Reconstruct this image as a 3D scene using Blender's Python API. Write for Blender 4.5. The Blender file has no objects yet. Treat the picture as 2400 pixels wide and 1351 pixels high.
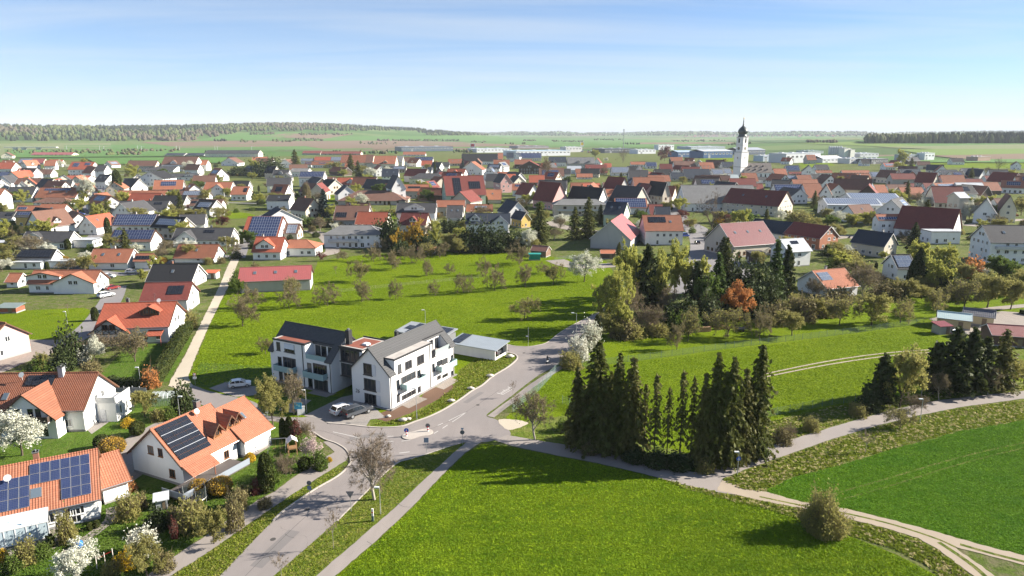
import bpy, math, random
import numpy as np
from mathutils import Vector, Matrix

# ------------------------------------------------------------------ camera, sky, sun, exposure
SC = bpy.context.scene
COL = SC.collection
F, CX, CY, CAMH, HOR = 1600.0, 1200.0, 675.5, 48.0, 313.0      # focal length, centre and horizon of the 2400 x 1351 photograph
PITCH = math.atan((CY - HOR) / F)
cam = bpy.data.cameras.new('camera'); camo = bpy.data.objects.new('camera', cam); COL.objects.link(camo)
cam.sensor_width = 36.0; cam.lens = 36.0 * F / 2400.0
cam.clip_start = 0.5; cam.clip_end = 40000
camo.location = (0, 0, CAMH); camo.rotation_euler = (math.pi / 2 - PITCH, 0, 0)
SC.camera = camo

SUN_ELEV = math.radians(26.5); SUN_AZ = math.radians(81.0)        # azimuth measured from +Y towards +X
SUN_DIR = Vector((math.sin(SUN_AZ) * math.cos(SUN_ELEV), math.cos(SUN_AZ) * math.cos(SUN_ELEV), math.sin(SUN_ELEV)))
sun = bpy.data.lights.new('sun', 'SUN'); suno = bpy.data.objects.new('sun', sun); COL.objects.link(suno)
sun.energy = 5.0; sun.angle = math.radians(0.53); sun.color = (1.0, 0.93, 0.82)
suno.rotation_euler = SUN_DIR.to_track_quat('Z', 'Y').to_euler()
suno.location = (150, 60, 120)

W = bpy.data.worlds.new('World'); SC.world = W; W.use_nodes = True
nt = W.node_tree; nt.nodes.clear()
def _n(t, **k):
    n = nt.nodes.new(t)
    for a, b in k.items(): setattr(n, a, b)
    return n
wo = _n('ShaderNodeOutputWorld'); bg = _n('ShaderNodeBackground'); bg.inputs['Strength'].default_value = 0.06
sky = _n('ShaderNodeTexSky', sky_type='NISHITA', sun_disc=False)
sky.sun_elevation = SUN_ELEV; sky.sun_rotation = SUN_AZ
sky.altitude = 500; sky.air_density = 0.55; sky.dust_density = 0.0; sky.ozone_density = 2.2
hs = _n('ShaderNodeHueSaturation'); hs.inputs['Saturation'].default_value = 1.3; hs.inputs['Value'].default_value = 1.0
nt.links.new(sky.outputs[0], hs.inputs['Color'])
tint = _n('ShaderNodeMixRGB', blend_type='MULTIPLY'); tint.inputs[0].default_value = 1.0; tint.inputs[2].default_value = (0.93, 1.08, 1.08, 1); nt.links.new(hs.outputs[0], tint.inputs[1])
# thin high veil: thicker towards the horizon, where one looks through more of it
vz = _n('ShaderNodeSeparateXYZ'); tcv = _n('ShaderNodeTexCoord'); nt.links.new(tcv.outputs['Generated'], vz.inputs[0])
va = _n('ShaderNodeMath', operation='MAXIMUM'); nt.links.new(vz.outputs[2], va.inputs[0]); va.inputs[1].default_value = 0.0
vb = _n('ShaderNodeMath', operation='ADD'); nt.links.new(va.outputs[0], vb.inputs[0]); vb.inputs[1].default_value = 0.06
vc = _n('ShaderNodeMath', operation='DIVIDE', use_clamp=True); vc.inputs[0].default_value = 0.074; nt.links.new(vb.outputs[0], vc.inputs[1])
veil = _n('ShaderNodeMixRGB'); nt.links.new(vc.outputs[0], veil.inputs[0]); nt.links.new(tint.outputs[0], veil.inputs[1]); veil.inputs[2].default_value = (4.15, 4.55, 4.85, 1)
# thin cirrus: noise on the sky direction projected to a flat layer high above the place
tc = _n('ShaderNodeTexCoord'); sp = _n('ShaderNodeSeparateXYZ'); nt.links.new(tc.outputs['Generated'], sp.inputs[0])
zz = _n('ShaderNodeMath', operation='ADD'); nt.links.new(sp.outputs[2], zz.inputs[0]); zz.inputs[1].default_value = 0.06
dx = _n('ShaderNodeMath', operation='DIVIDE'); dy = _n('ShaderNodeMath', operation='DIVIDE')
nt.links.new(sp.outputs[0], dx.inputs[0]); nt.links.new(zz.outputs[0], dx.inputs[1])
nt.links.new(sp.outputs[1], dy.inputs[0]); nt.links.new(zz.outputs[0], dy.inputs[1])
cb = _n('ShaderNodeCombineXYZ'); nt.links.new(dx.outputs[0], cb.inputs[0]); nt.links.new(dy.outputs[0], cb.inputs[1])
mp = _n('ShaderNodeMapping'); mp.inputs['Rotation'].default_value = (0, 0, math.radians(12)); mp.inputs['Scale'].default_value = (0.15, 0.55, 1)
nt.links.new(cb.outputs[0], mp.inputs[0])
n1 = _n('ShaderNodeTexNoise'); n1.inputs['Scale'].default_value = 1.5; n1.inputs['Detail'].default_value = 10; n1.inputs['Roughness'].default_value = 0.56; n1.inputs['Distortion'].default_value = 0.9
nt.links.new(mp.outputs[0], n1.inputs['Vector'])
rp = _n('ShaderNodeValToRGB'); rp.color_ramp.elements[0].position = 0.40; rp.color_ramp.elements[1].position = 0.80
rp.color_ramp.elements[0].color = (0, 0, 0, 1); rp.color_ramp.elements[1].color = (0.55, 0.55, 0.55, 1)
nt.links.new(n1.outputs[0], rp.inputs[0])
up = _n('ShaderNodeMath', operation='GREATER_THAN'); nt.links.new(sp.outputs[2], up.inputs[0]); up.inputs[1].default_value = -0.02
cm = _n('ShaderNodeMath', operation='MULTIPLY'); nt.links.new(rp.outputs[0], cm.inputs[0]); nt.links.new(up.outputs[0], cm.inputs[1])
mx = _n('ShaderNodeMixRGB'); nt.links.new(cm.outputs[0], mx.inputs[0]); nt.links.new(veil.outputs[0], mx.inputs[1]); mx.inputs[2].default_value = (4.5, 4.85, 5.15, 1)
nt.links.new(mx.outputs[0], bg.inputs['Color']); nt.links.new(bg.outputs[0], wo.inputs[0])

vs = SC.view_settings; vs.view_transform = 'Standard'; vs.look = 'None'; vs.gamma = 1.0; vs.use_curve_mapping = False
vs.exposure = 1.58
SC.render.engine = 'CYCLES'
cy = SC.cycles; cy.use_denoising = True; cy.max_bounces = 6; cy.diffuse_bounces = 1; cy.glossy_bounces = 2; cy.transmission_bounces = 4
cy.transparent_max_bounces = 6; cy.volume_bounces = 0; cy.use_adaptive_sampling = True; cy.adaptive_threshold = 0.01
cy.caustics_reflective = False; cy.caustics_refractive = False
SC.render.film_transparent = False

# ------------------------------------------------------------------ helpers
rnd = random.Random(7)
CP, SP = math.cos(PITCH), math.sin(PITCH)
def ray(x, y):
    r = (x - CX) / F; u = -(y - CY) / F
    return Vector((r, CP + u * SP, -SP + u * CP))
def G(x, y, z=0.0):
    """The point at height z that the photograph shows at pixel x, y."""
    d = ray(x, y); t = (z - CAMH) / d.z
    return Vector((d.x * t, d.y * t, z))
def PX(p):
    """World point -> pixel of the photograph."""
    v = Vector(p) - Vector((0, 0, CAMH))
    z = v.y * CP - v.z * SP; u = v.y * SP + v.z * CP
    return (CX + F * v.x / z, CY - F * u / z)
def ppm(p):
    v = Vector(p) - Vector((0, 0, CAMH)); return F / (v.y * CP - v.z * SP)
def top_z(p, ytop):
    """Height over the foot point p that reaches pixel row ytop."""
    d = ray(CX, ytop); return CAMH + d.z * (p.y / d.y)

def new_obj(name, me, parent=None, loc=None, rot=None, scale=None):
    o = bpy.data.objects.new(name, me); COL.objects.link(o)
    if parent is not None: o.parent = parent
    if loc is not None: o.location = loc
    if rot is not None: o.rotation_euler = rot
    if scale is not None: o.scale = scale
    return o
def empty(name, loc, rz=0.0):
    o = new_obj(name, None, None, loc, (0, 0, rz)); o.empty_display_size = 0.5
    return o
def tag(o, label=None, cat=None, group=None, kind=None):
    if label: o['label'] = label
    if cat: o['category'] = cat
    if group: o['group'] = group
    if kind: o['kind'] = kind
    return o

class MB:
    """Collects boxes, prisms, tubes; build() makes one mesh."""
    def __init__(s): s.v = []; s.f = []; s.m = []
    def add(s, vs, fs, mi=0):
        b = len(s.v); s.v.extend([tuple(p) for p in vs]); s.f.extend([tuple(i + b for i in f) for f in fs]); s.m.extend([mi] * len(fs)); return s
    def box(s, x0, x1, y0, y1, z0, z1, mi=0, M=None):
        vs = [(x0,y0,z0),(x1,y0,z0),(x1,y1,z0),(x0,y1,z0),(x0,y0,z1),(x1,y0,z1),(x1,y1,z1),(x0,y1,z1)]
        if M is not None: vs = [M @ Vector(p) for p in vs]
        return s.add(vs, [(0,3,2,1),(4,5,6,7),(0,1,5,4),(1,2,6,5),(2,3,7,6),(3,0,4,7)], mi)
    def slab(s, quad, th, mi=0):
        """A plate: quad (upper face, counter-clockwise from above), thickness th straight down."""
        q = [Vector(p) for p in quad]; k = len(q)
        vs = q + [p - Vector((0, 0, th)) for p in q]
        fs = [tuple(range(k)), tuple(range(2 * k - 1, k - 1, -1))] + [(i, i + k, (i + 1) % k + k, (i + 1) % k) for i in range(k)]
        return s.add(vs, fs, mi)
    def prism(s, pts, z0, z1, mi=0):
        k = len(pts)
        vs = [(p[0], p[1], z0) for p in pts] + [(p[0], p[1], z1) for p in pts]
        fs = [tuple(range(k - 1, -1, -1)), tuple(range(k, 2 * k))] + [(i, (i + 1) % k, (i + 1) % k + k, i + k) for i in range(k)]
        return s.add(vs, fs, mi)
    def tube(s, a, b, r0, r1=None, n=8, mi=0, caps=True):
        a = Vector(a); b = Vector(b); r1 = r0 if r1 is None else r1
        d = (b - a).normalized(); t = Vector((0, 0, 1)) if abs(d.z) < 0.9 else Vector((1, 0, 0))
        u = d.cross(t).normalized(); w = d.cross(u)
        vs = [a + (u * math.cos(6.28318 * i / n) + w * math.sin(6.28318 * i / n)) * r0 for i in range(n)]
        vs += [b + (u * math.cos(6.28318 * i / n) + w * math.sin(6.28318 * i / n)) * r1 for i in range(n)]
        fs = [(i, i + n, (i + 1) % n + n, (i + 1) % n) for i in range(n)]
        if caps: fs += [tuple(range(n)), tuple(range(2 * n - 1, n - 1, -1))]
        return s.add(vs, fs, mi)
    def lathe(s, prof, n=16, mi=0, cx=0, cy=0, ph=0.0):
        vs = []
        for r, z in prof:
            vs += [(cx + r * math.cos(6.28318 * i / n + ph), cy + r * math.sin(6.28318 * i / n + ph), z) for i in range(n)]
        fs = []
        for k in range(len(prof) - 1):
            fs += [(k*n+i, k*n+(i+1)%n, (k+1)*n+(i+1)%n, (k+1)*n+i) for i in range(n)]
        fs += [tuple(range(n - 1, -1, -1)), tuple(range((len(prof)-1)*n, len(prof)*n))]
        return s.add(vs, fs, mi)
    def mesh(s, name, mats, smooth=False):
        me = bpy.data.meshes.new(name); me.from_pydata([tuple(p) for p in s.v], [], s.f)
        for m in (mats if isinstance(mats, (list, tuple)) else [mats]): me.materials.append(m)
        if any(s.m): me.polygons.foreach_set('material_index', s.m)
        if smooth: me.polygons.foreach_set('use_smooth', [True] * len(me.polygons))
        me.update(); return me
    def build(s, name, mats, parent=None, loc=None, rot=None, smooth=False):
        return new_obj(name, s.mesh(name, mats, smooth), parent, loc, rot)

def mesh_np(name, verts, quads, mats, mi=None, smooth=False):
    """A mesh from numpy arrays of vertices and quads (or triangles)."""
    me = bpy.data.meshes.new(name); k = quads.shape[1]
    me.vertices.add(len(verts)); me.vertices.foreach_set('co', np.ascontiguousarray(verts, dtype=np.float32).ravel())
    me.loops.add(quads.size); me.loops.foreach_set('vertex_index', np.ascontiguousarray(quads, dtype=np.int32).ravel())
    me.polygons.add(len(quads)); me.polygons.foreach_set('loop_start', np.arange(0, quads.size, k, dtype=np.int32))
    me.polygons.foreach_set('loop_total', np.full(len(quads), k, dtype=np.int32))
    for m in (mats if isinstance(mats, (list, tuple)) else [mats]): me.materials.append(m)
    if mi is not None: me.polygons.foreach_set('material_index', np.ascontiguousarray(mi, dtype=np.int32))
    if smooth: me.polygons.foreach_set('use_smooth', np.ones(len(quads), dtype=bool))
    me.update(calc_edges=True); me.validate(); return me

# ------------------------------------------------------------------ materials
MATS = {}
def lin(c):
    """sRGB 0-255 -> linear."""
    return tuple(((v / 255) / 12.92 if v / 255 <= 0.04045 else ((v / 255 + 0.055) / 1.055) ** 2.4) for v in c)
class NT:
    def __init__(s, name):
        s.m = bpy.data.materials.new(name); s.m.use_nodes = True; s.t = s.m.node_tree
        s.b = s.t.nodes['Principled BSDF']; s.out = s.t.nodes['Material Output']
    def n(s, t, ins=None, **k):
        x = s.t.nodes.new(t)
        for a, b in k.items(): setattr(x, a, b)
        for a, b in (ins or {}).items():
            if isinstance(b, bpy.types.NodeSocket): s.t.links.new(b, x.inputs[a])
            else: x.inputs[a].default_value = b
        return x
    def l(s, a, b): s.t.links.new(a, b)
    def noise(s, vec, scale, detail=4, rough=0.55, dist=0.0):
        return s.n('ShaderNodeTexNoise', {'Vector': vec, 'Scale': scale, 'Detail': detail, 'Roughness': rough, 'Distortion': dist}).outputs[0]
    def ramp(s, fac, stops):
        r = s.n('ShaderNodeValToRGB', {0: fac}); e = r.color_ramp.elements
        while len(e) < len(stops): e.new(0.5)
        for k, (p, c) in enumerate(stops):
            e[k].position = p; e[k].color = (*c, 1) if len(c) == 3 else c
        return r.outputs[0]
    def mix(s, fac, a, b, bt='MIX'):
        x = s.n('ShaderNodeMixRGB', {0: fac}, blend_type=bt)
        for i, v in ((1, a), (2, b)):
            if isinstance(v, bpy.types.NodeSocket): s.l(v, x.inputs[i])
            else: x.inputs[i].default_value = (*v, 1) if len(v) == 3 else v
        return x.outputs[0]
    def math(s, op, a, b=0.0):
        x = s.n('ShaderNodeMath', operation=op)
        for i, v in ((0, a), (1, b)):
            if isinstance(v, bpy.types.NodeSocket): s.l(v, x.inputs[i])
            else: x.inputs[i].default_value = v
        return x.outputs[0]
    def pos(s): return s.n('ShaderNodeNewGeometry').outputs['Position']
    def obj(s): return s.n('ShaderNodeTexCoord').outputs['Object']
    def mapping(s, vec, scale=(1,1,1), rot=(0,0,0), loc=(0,0,0)):
        return s.n('ShaderNodeMapping', {'Vector': vec, 'Scale': scale, 'Rotation': rot, 'Location': loc}).outputs[0]
    def bump(s, h, strength=0.3, dist=0.1):
        b = s.n('ShaderNodeBump', {'Height': h, 'Strength': strength, 'Distance': dist}); s.l(b.outputs[0], s.b.inputs['Normal']); return b
    def base(s, c, rough=0.8, spec=0.3, metal=0.0):
        if isinstance(c, bpy.types.NodeSocket): s.l(c, s.b.inputs['Base Color'])
        else: s.b.inputs['Base Color'].default_value = (*c, 1)
        s.b.inputs['Roughness'].default_value = rough; s.b.inputs['Specular IOR Level'].default_value = spec; s.b.inputs['Metallic'].default_value = metal
        return s.m
def cached(fn):
    def w(*a):
        k = (fn.__name__,) + a
        if k not in MATS: MATS[k] = fn(*a)
        return MATS[k]
    return w
@cached
def m_plain(c, rough=0.7, spec=0.3, metal=0.0):
    t = NT('paint'); v = t.noise(t.obj(), 1.7, 5)
    return t.base(t.mix(t.math('MULTIPLY', v, 0.22), c, tuple(x * 0.55 for x in c)), rough, spec, metal)
@cached
def m_wall(c):
    t = NT('plaster'); p = t.obj()
    a = t.noise(t.mapping(p, (0.5, 0.5, 0.15)), 1.3, 6); b = t.noise(p, 9, 3)
    col = t.mix(t.ramp(a, [(0.45, (0, 0, 0)), (0.8, (0.30, 0.30, 0.30))]), c, tuple(x * 0.66 for x in c))
    t.bump(b, 0.12, 0.02)
    return t.base(col, 0.9, 0.15)
@cached
def m_tile(c, w=0.30, weather=0.5):
    """Clay tiles: columns along the ridge, courses down the slope, blotchy weathering."""
    t = NT('roof_tiles'); p = t.obj()
    sx = t.n('ShaderNodeSeparateXYZ', {0: p})
    ux = t.math('MULTIPLY', sx.outputs[0], 6.28318 / w); wave = t.math('SINE', ux)
    uz = t.math('MULTIPLY', t.math('FRACT', t.math('MULTIPLY', sx.outputs[2], 1 / 0.20)), 1.0)
    hgt = t.math('ADD', t.math('MULTIPLY', wave, 0.5), t.math('MULTIPLY', uz, -0.6))
    big = t.noise(p, 0.35, 6, 0.6); mid = t.noise(t.mapping(p, (1, 1, 0.35)), 2.2, 5, 0.65); cell = t.n('ShaderNodeTexWhiteNoise', {0: t.n('ShaderNodeVectorMath', {0: t.mapping(p, (1 / w, 0.001, 5.0))}, operation='FLOOR').outputs[0]}, noise_dimensions='3D').outputs[0]
    dark = tuple(x * 0.5 + 0.012 for x in c)
    c1 = t.mix(t.math('MULTIPLY', t.ramp(big, [(0.35, (0, 0, 0)), (0.75, (1, 1, 1))]), weather), c, dark)
    c2 = t.mix(t.math('MULTIPLY', t.ramp(mid, [(0.45, (0, 0, 0)), (0.8, (1, 1, 1))]), weather * 0.8), c1, (c[0] * 0.8 + 0.03, c[1] * 0.95 + 0.035, c[2] + 0.035))
    c3 = t.mix(t.math('MULTIPLY', cell, 0.38), c2, tuple(x * 0.62 for x in c))
    gap = t.math('GREATER_THAN', uz, 0.86)
    c4 = t.mix(t.math('MULTIPLY', gap, 0.45), c3, tuple(x * 0.3 for x in c))
    t.bump(hgt, 0.8, 0.05)
    return t.base(c4, 0.8, 0.25)
@cached
def m_metal_roof(c, w=0.6):
    t = NT('sheet_roof'); p = t.obj(); sx = t.n('ShaderNodeSeparateXYZ', {0: p})
    fr = t.math('FRACT', t.math('MULTIPLY', sx.outputs[0], 1 / w)); seam = t.math('GREATER_THAN', fr, 0.88)
    a = t.noise(t.mapping(p, (0.6, 0.6, 0.6)), 0.8, 5)
    col = t.mix(t.ramp(a, [(0.4, (0, 0, 0)), (0.8, (0.5, 0.5, 0.5))]), c, tuple(x * 0.7 + 0.02 for x in c))
    col = t.mix(t.math('MULTIPLY', seam, 0.4), col, tuple(x * 0.5 for x in c))
    t.bump(seam, 0.6, 0.04)
    return t.base(col, 0.45, 0.4)
@cached
def m_flat_roof(c):
    t = NT('gravel_roof'); p = t.pos(); a = t.noise(p, 0.5, 5); b = t.noise(p, 14, 2)
    col = t.mix(t.ramp(a, [(0.4, (0, 0, 0)), (0.7, (0.7, 0.7, 0.7))]), c, tuple(x * 0.6 for x in c))
    col = t.mix(t.math('MULTIPLY', b, 0.3), col, tuple(x * 0.4 for x in c))
    return t.base(col, 0.95, 0.1)
@cached
def m_glass(tone=0):
    t = NT('window_glass'); r = t.n('ShaderNodeObjectInfo').outputs['Random']
    col = t.ramp(r, [(0.0, (0.008, 0.010, 0.013)), (0.6, (0.02, 0.024, 0.03)), (0.85, (0.05, 0.055, 0.06)), (1.0, (0.16, 0.16, 0.15))])
    return t.base(col, 0.06, 0.6)
@cached
def m_solar(c=(0.010, 0.016, 0.045), line=0.35):
    """Photovoltaic cells: dark silicon under glass with fine pale contact lines."""
    t = NT('solar_cells'); p = t.obj(); sx = t.n('ShaderNodeSeparateXYZ', {0: p})
    fx = t.math('FRACT', t.math('MULTIPLY', sx.outputs[0], 6.0)); fy = t.math('FRACT', t.math('MULTIPLY', sx.outputs[1], 6.0))
    g = t.math('MAXIMUM', t.math('GREATER_THAN', fx, 0.92), t.math('GREATER_THAN', fy, 0.92))
    r = t.noise(t.pos(), 0.9, 3)
    c2 = t.mix(t.math('MULTIPLY', r, 0.8), c, tuple(x * 1.9 for x in c))
    col = t.mix(t.math('MULTIPLY', g, line), c2, (0.30, 0.33, 0.38))
    m = t.base(col, 0.16, 0.55); t.b.inputs['Coat Weight'].default_value = 0.25; t.b.inputs['Coat Roughness'].default_value = 0.08
    return m
@cached
def m_alu(): return NT('aluminium').base((0.62, 0.64, 0.66), 0.4, 0.5, 0.6)
# ------------------------------------------------------------------ the land
def smooth(a, b, x):
    t = np.clip((x - a) / (b - a), 0, 1); return t * t * (3 - 2 * t)
def land(x, y):
    """Height of the land: flat around the village, wooded hills behind, low ridges on the horizon."""
    x = np.asarray(x, float); y = np.asarray(y, float); d = np.hypot(x, y); a = np.degrees(np.arctan2(x, y))
    wob = 12 * np.sin(x * 0.0011 + 1) * np.sin(y * 0.0009 + 2) + 8 * np.sin(x * 0.0027 + y * 0.0013)
    hill = smooth(2500, 4900, d) * (80 + 1.1 * wob) * (1 - smooth(-26, -4, a)) + smooth(3400, 5400, d) * (74 + 0.6 * wob) * smooth(-26, -12, a) * (1 - smooth(-9, 3, a))
    rgt = smooth(1500, 3000, d) * smooth(14, 27, a) * 24
    far = smooth(6800, 9800, d) * (62 + 0.5 * wob + 8 * np.sin(a * 0.6) + 5 * np.sin(a * 1.7 + 1))
    mid = smooth(4500, 6500, d) * (10 + 0.3 * wob)
    return np.maximum(np.maximum(hill, rgt), np.maximum(far, mid)) - smooth(0, 4000, d) * 1.0

def m_far_land():
    t = NT('far_fields'); p = t.pos()
    v = t.n('ShaderNodeTexVoronoi', {'Vector': t.mapping(p, (0.0011, 0.0030, 0), (0, 0, 0.25)), 'Scale': 1.0, 'Randomness': 0.9}, feature='F1')
    col = t.ramp(t.n('ShaderNodeSeparateColor', {0: v.outputs['Color']}).outputs[0],
                 [(0.0, (0.075, 0.145, 0.03)), (0.3, (0.06, 0.13, 0.022)), (0.5, (0.12, 0.17, 0.05)), (0.66, (0.055, 0.10, 0.022)), (0.80, (0.17, 0.125, 0.085)), (1.0, (0.14, 0.10, 0.07))])
    t.t.nodes[-1].color_ramp.interpolation = 'CONSTANT'
    n = t.noise(p, 0.02, 5)
    col = t.mix(t.math('MULTIPLY', n, 0.25), col, (0.05, 0.08, 0.025))
    return t.base(col, 0.95, 0.1)
def ring_sheet(name, radii, amin, amax, na, mat, hfun, dz=0.0):
    r = np.array(radii); a = np.radians(np.linspace(amin, amax, na))
    R, A = np.meshgrid(r, a, indexing='ij'); X = R * np.sin(A); Y = R * np.cos(A); Z = hfun(X, Y) + dz
    v = np.stack([X, Y, Z], -1).reshape(-1, 3); i = np.arange(len(r) * na).reshape(len(r), na)
    q = np.stack([i[:-1, :-1], i[1:, :-1], i[1:, 1:], i[:-1, 1:]], -1).reshape(-1, 4)[:, ::-1]
    return new_obj(name, mesh_np(name, v, q, mat, smooth=True))
radii = [1.0] + list(np.geomspace(200, 11000, 90))
tag(ring_sheet('ground', radii, -180, 180, 241, m_far_land(), land, -0.12), kind='structure')

# grass kinds ------------------------------------------------------------
def m_grass(name, a, b, c, straw=(0.30, 0.26, 0.11), s_amt=0.0, stripe=0.0, ang=0.0, tuft=1.0, rough_amt=0.5):
    t = NT(name); p = t.pos()
    big = t.noise(p, 0.035, 4, 0.6); mid = t.noise(p, 0.35, 5, 0.65); fin = t.noise(p, 2.3 * tuft, 5, 0.7); vf = t.noise(p, 9.0, 3, 0.7)
    col = t.mix(t.ramp(big, [(0.38, (0, 0, 0)), (0.62, (1, 1, 1))]), a, b)
    col = t.mix(t.math('MULTIPLY', t.ramp(mid, [(0.42, (0, 0, 0)), (0.66, (1, 1, 1))]), 0.6), col, c)
    col = t.mix(t.math('MULTIPLY', t.ramp(fin, [(0.36, (1, 1, 1)), (0.60, (0, 0, 0))]), 0.62), col, tuple(x * 0.26 for x in a))
    col = t.mix(t.math('MULTIPLY', t.ramp(vf, [(0.5, (0, 0, 0)), (0.75, (1, 1, 1))]), 0.35), col, (b[0] * 1.5, b[1] * 1.25, b[2] * 1.3))
    if s_amt:
        sn = t.noise(t.mapping(p, (1, 1, 1), (0, 0, 0.5)), 0.55, 6, 0.7, 0.6)
        col = t.mix(t.math('MULTIPLY', t.ramp(sn, [(0.44, (0, 0, 0)), (0.64, (1, 1, 1))]), s_amt), col, straw)
    if stripe:
        sy = t.n('ShaderNodeSeparateXYZ', {0: t.mapping(p, (1, 1, 1), (0, 0, ang))}).outputs[1]
        w = t.math('SINE', t.math('ADD', t.math('MULTIPLY', sy, 2.1), t.math('MULTIPLY', mid, 5.0)))
        col = t.mix(t.math('MULTIPLY', t.math('MULTIPLY', t.math('ADD', w, 1.0), 0.5), stripe), col, tuple(x * 0.45 for x in a))
    h = t.math('ADD', t.math('MULTIPLY', fin, 1.0), t.math('MULTIPLY', vf, 0.45))
    t.bump(h, rough_amt, 0.55)
    return t.base(col, 0.9, 0.04)
GRASS = {
 'meadow': m_grass('meadow_grass', (0.125, 0.185, 0.006), (0.165, 0.225, 0.008), (0.095, 0.165, 0.006)),
 'lush': m_grass('lush_grass', (0.105, 0.170, 0.006), (0.175, 0.235, 0.008), (0.125, 0.190, 0.006), tuft=0.8, rough_amt=0.9),
 'crop': m_grass('young_crop', (0.058, 0.140, 0.006), (0.090, 0.180, 0.007), (0.048, 0.120, 0.006), stripe=0.25, ang=0.42, rough_amt=0.7),
 'rough': m_grass('rough_grass', (0.10, 0.15, 0.022), (0.14, 0.18, 0.03), (0.07, 0.13, 0.018), s_amt=0.75, tuft=0.7, rough_amt=0.9),
 'verge': m_grass('verge_grass', (0.10, 0.165, 0.016), (0.145, 0.185, 0.026), (0.075, 0.14, 0.014), s_amt=0.32, rough_amt=0.7),
 'lawn': m_grass('garden_lawn', (0.070, 0.140, 0.016), (0.105, 0.165, 0.022), (0.055, 0.115, 0.014), s_amt=0.12),
 'garden': m_grass('garden_ground', (0.085, 0.135, 0.022), (0.14, 0.17, 0.035), (0.06, 0.095, 0.02), straw=(0.20, 0.155, 0.11), s_amt=0.6),
}
def m_paved(name, a, b, crack=0.0, fine=0.5, brick=0.0):
    t = NT(name); p = t.pos()
    big = t.noise(p, 0.06, 5, 0.6); mid = t.noise(t.mapping(p, (1, 0.25, 1), (0, 0, 0.62)), 0.7, 5); fin = t.noise(p, 12, 3)
    col = t.mix(t.ramp(big, [(0.35, (0, 0, 0)), (0.7, (1, 1, 1))]), a, b)
    col = t.mix(t.math('MULTIPLY', t.ramp(mid, [(0.4, (0, 0, 0)), (0.75, (1, 1, 1))]), 0.35), col, tuple(x * 0.72 for x in a))
    col = t.mix(t.math('MULTIPLY', fin, fine * 0.5), col, tuple(x * 0.6 for x in b))
    if brick:
        bt = t.n('ShaderNodeTexBrick', {'Vector': t.mapping(p, (1, 1, 1), (0, 0, 0.5)), 'Color1': (1, 1, 1, 1), 'Color2': (0.8, 0.8, 0.8, 1), 'Mortar': (0.45, 0.45, 0.45, 1), 'Scale': brick})
        col = t.mix(0.6, col, bt.outputs[0], 'MULTIPLY')
    if crack:
        v = t.n('ShaderNodeTexVoronoi', {'Vector': t.n('ShaderNodeVectorMath', {0: p, 1: t.n('ShaderNodeVectorMath', {0: t.n('ShaderNodeTexNoise', {'Vector': p, 'Scale': 0.5}).outputs[1], 3: 2.5}, operation='SCALE').outputs[0]}, operation='ADD').outputs[0], 'Scale': 0.11}, feature='DISTANCE_TO_EDGE').outputs[0]
        g = t.math('LESS_THAN', v, 0.0025)
        col = t.mix(t.math('MULTIPLY', g, crack), col, (0.05, 0.048, 0.045))
    t.bump(fin, 0.15, 0.02)
    return t.base(col, 0.85, 0.2)
PAVE = {
 'asphalt': m_paved('asphalt', (0.272, 0.238, 0.220), (0.222, 0.200, 0.190), 0.22),
 'path': m_paved('path_asphalt', (0.30, 0.262, 0.235), (0.26, 0.232, 0.213), 0.2),
 'dirt': m_paved('dirt_track', (0.40, 0.33, 0.245), (0.33, 0.27, 0.205), 0.0, 0.8),
 'gravel': m_paved('gravel', (0.52, 0.45, 0.35), (0.46, 0.40, 0.31), 0.0, 0.7),
 'slabs': m_paved('paving_slabs', (0.34, 0.31, 0.28), (0.29, 0.265, 0.245), 0.0, 0.4, 1.3),
 'street': m_paved('village_street', (0.24, 0.225, 0.22), (0.20, 0.19, 0.188), 0.3),
 'yard': m_paved('yard_paving', (0.36, 0.31, 0.265), (0.29, 0.255, 0.225), 0.0, 0.6, 0.8),
 'soil': m_paved('bare_soil', (0.16, 0.095, 0.062), (0.125, 0.072, 0.048), 0.0, 1.0),
 'kerb': m_paved('kerb_stone', (0.46, 0.41, 0.36), (0.40, 0.36, 0.32), 0.0, 0.5),
 'paint': m_paved('road_paint', (0.52, 0.50, 0.47), (0.42, 0.40, 0.38), 0.0, 0.4),
}
ROW = [0]
def densify(pts, step):
    out = []
    for i, a in enumerate(pts):
        b = pts[(i + 1) % len(pts)]; n = max(1, int((Vector(b) - Vector(a)).length / step))
        for k in range(n): out.append(tuple(Vector(a).lerp(Vector(b), k / n)))
    return out
def spline(pts, closed=True, n=6):
    """Catmull-Rom through pixel points."""
    P = [np.array(p, float) for p in pts]; k = len(P); out = []
    rng = range(k) if closed else range(k - 1)
    for i in rng:
        p0 = P[(i - 1) % k] if closed or i > 0 else P[i]; p1 = P[i]; p2 = P[(i + 1) % k]; p3 = P[(i + 2) % k] if closed or i + 2 < k else P[i + 1]
        for j in range(n):
            t = j / n
            out.append(tuple(0.5 * (2 * p1 + (p2 - p0) * t + (2 * p0 - 5 * p1 + 4 * p2 - p3) * t * t + (3 * p1 - p0 - 3 * p2 + p3) * t ** 3)))
    if not closed: out.append(tuple(P[-1]))
    return out
def tri_poly(name, pts, mat, z, parent=None, edge_noise=0.0):
    """A flat sheet at height z with outline pts (world x, y)."""
    import bmesh
    bm = bmesh.new()
    r = random.Random(len(pts))
    if edge_noise:
        pts = [(p[0] + r.uniform(-1, 1) * edge_noise, p[1] + r.uniform(-1, 1) * edge_noise) for p in pts]
    vs = [bm.verts.new((p[0], p[1], z)) for p in pts]
    f = bm.faces.new(vs)
    if f.normal.z < 0 or True:
        bm.normal_update()
        if f.normal.z < 0: f.normal_flip()
    bmesh.ops.triangulate(bm, faces=[f])
    me = bpy.data.meshes.new(name); bm.to_mesh(me); bm.free(); me.materials.append(mat)
    return new_obj(name, me, parent)
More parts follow.
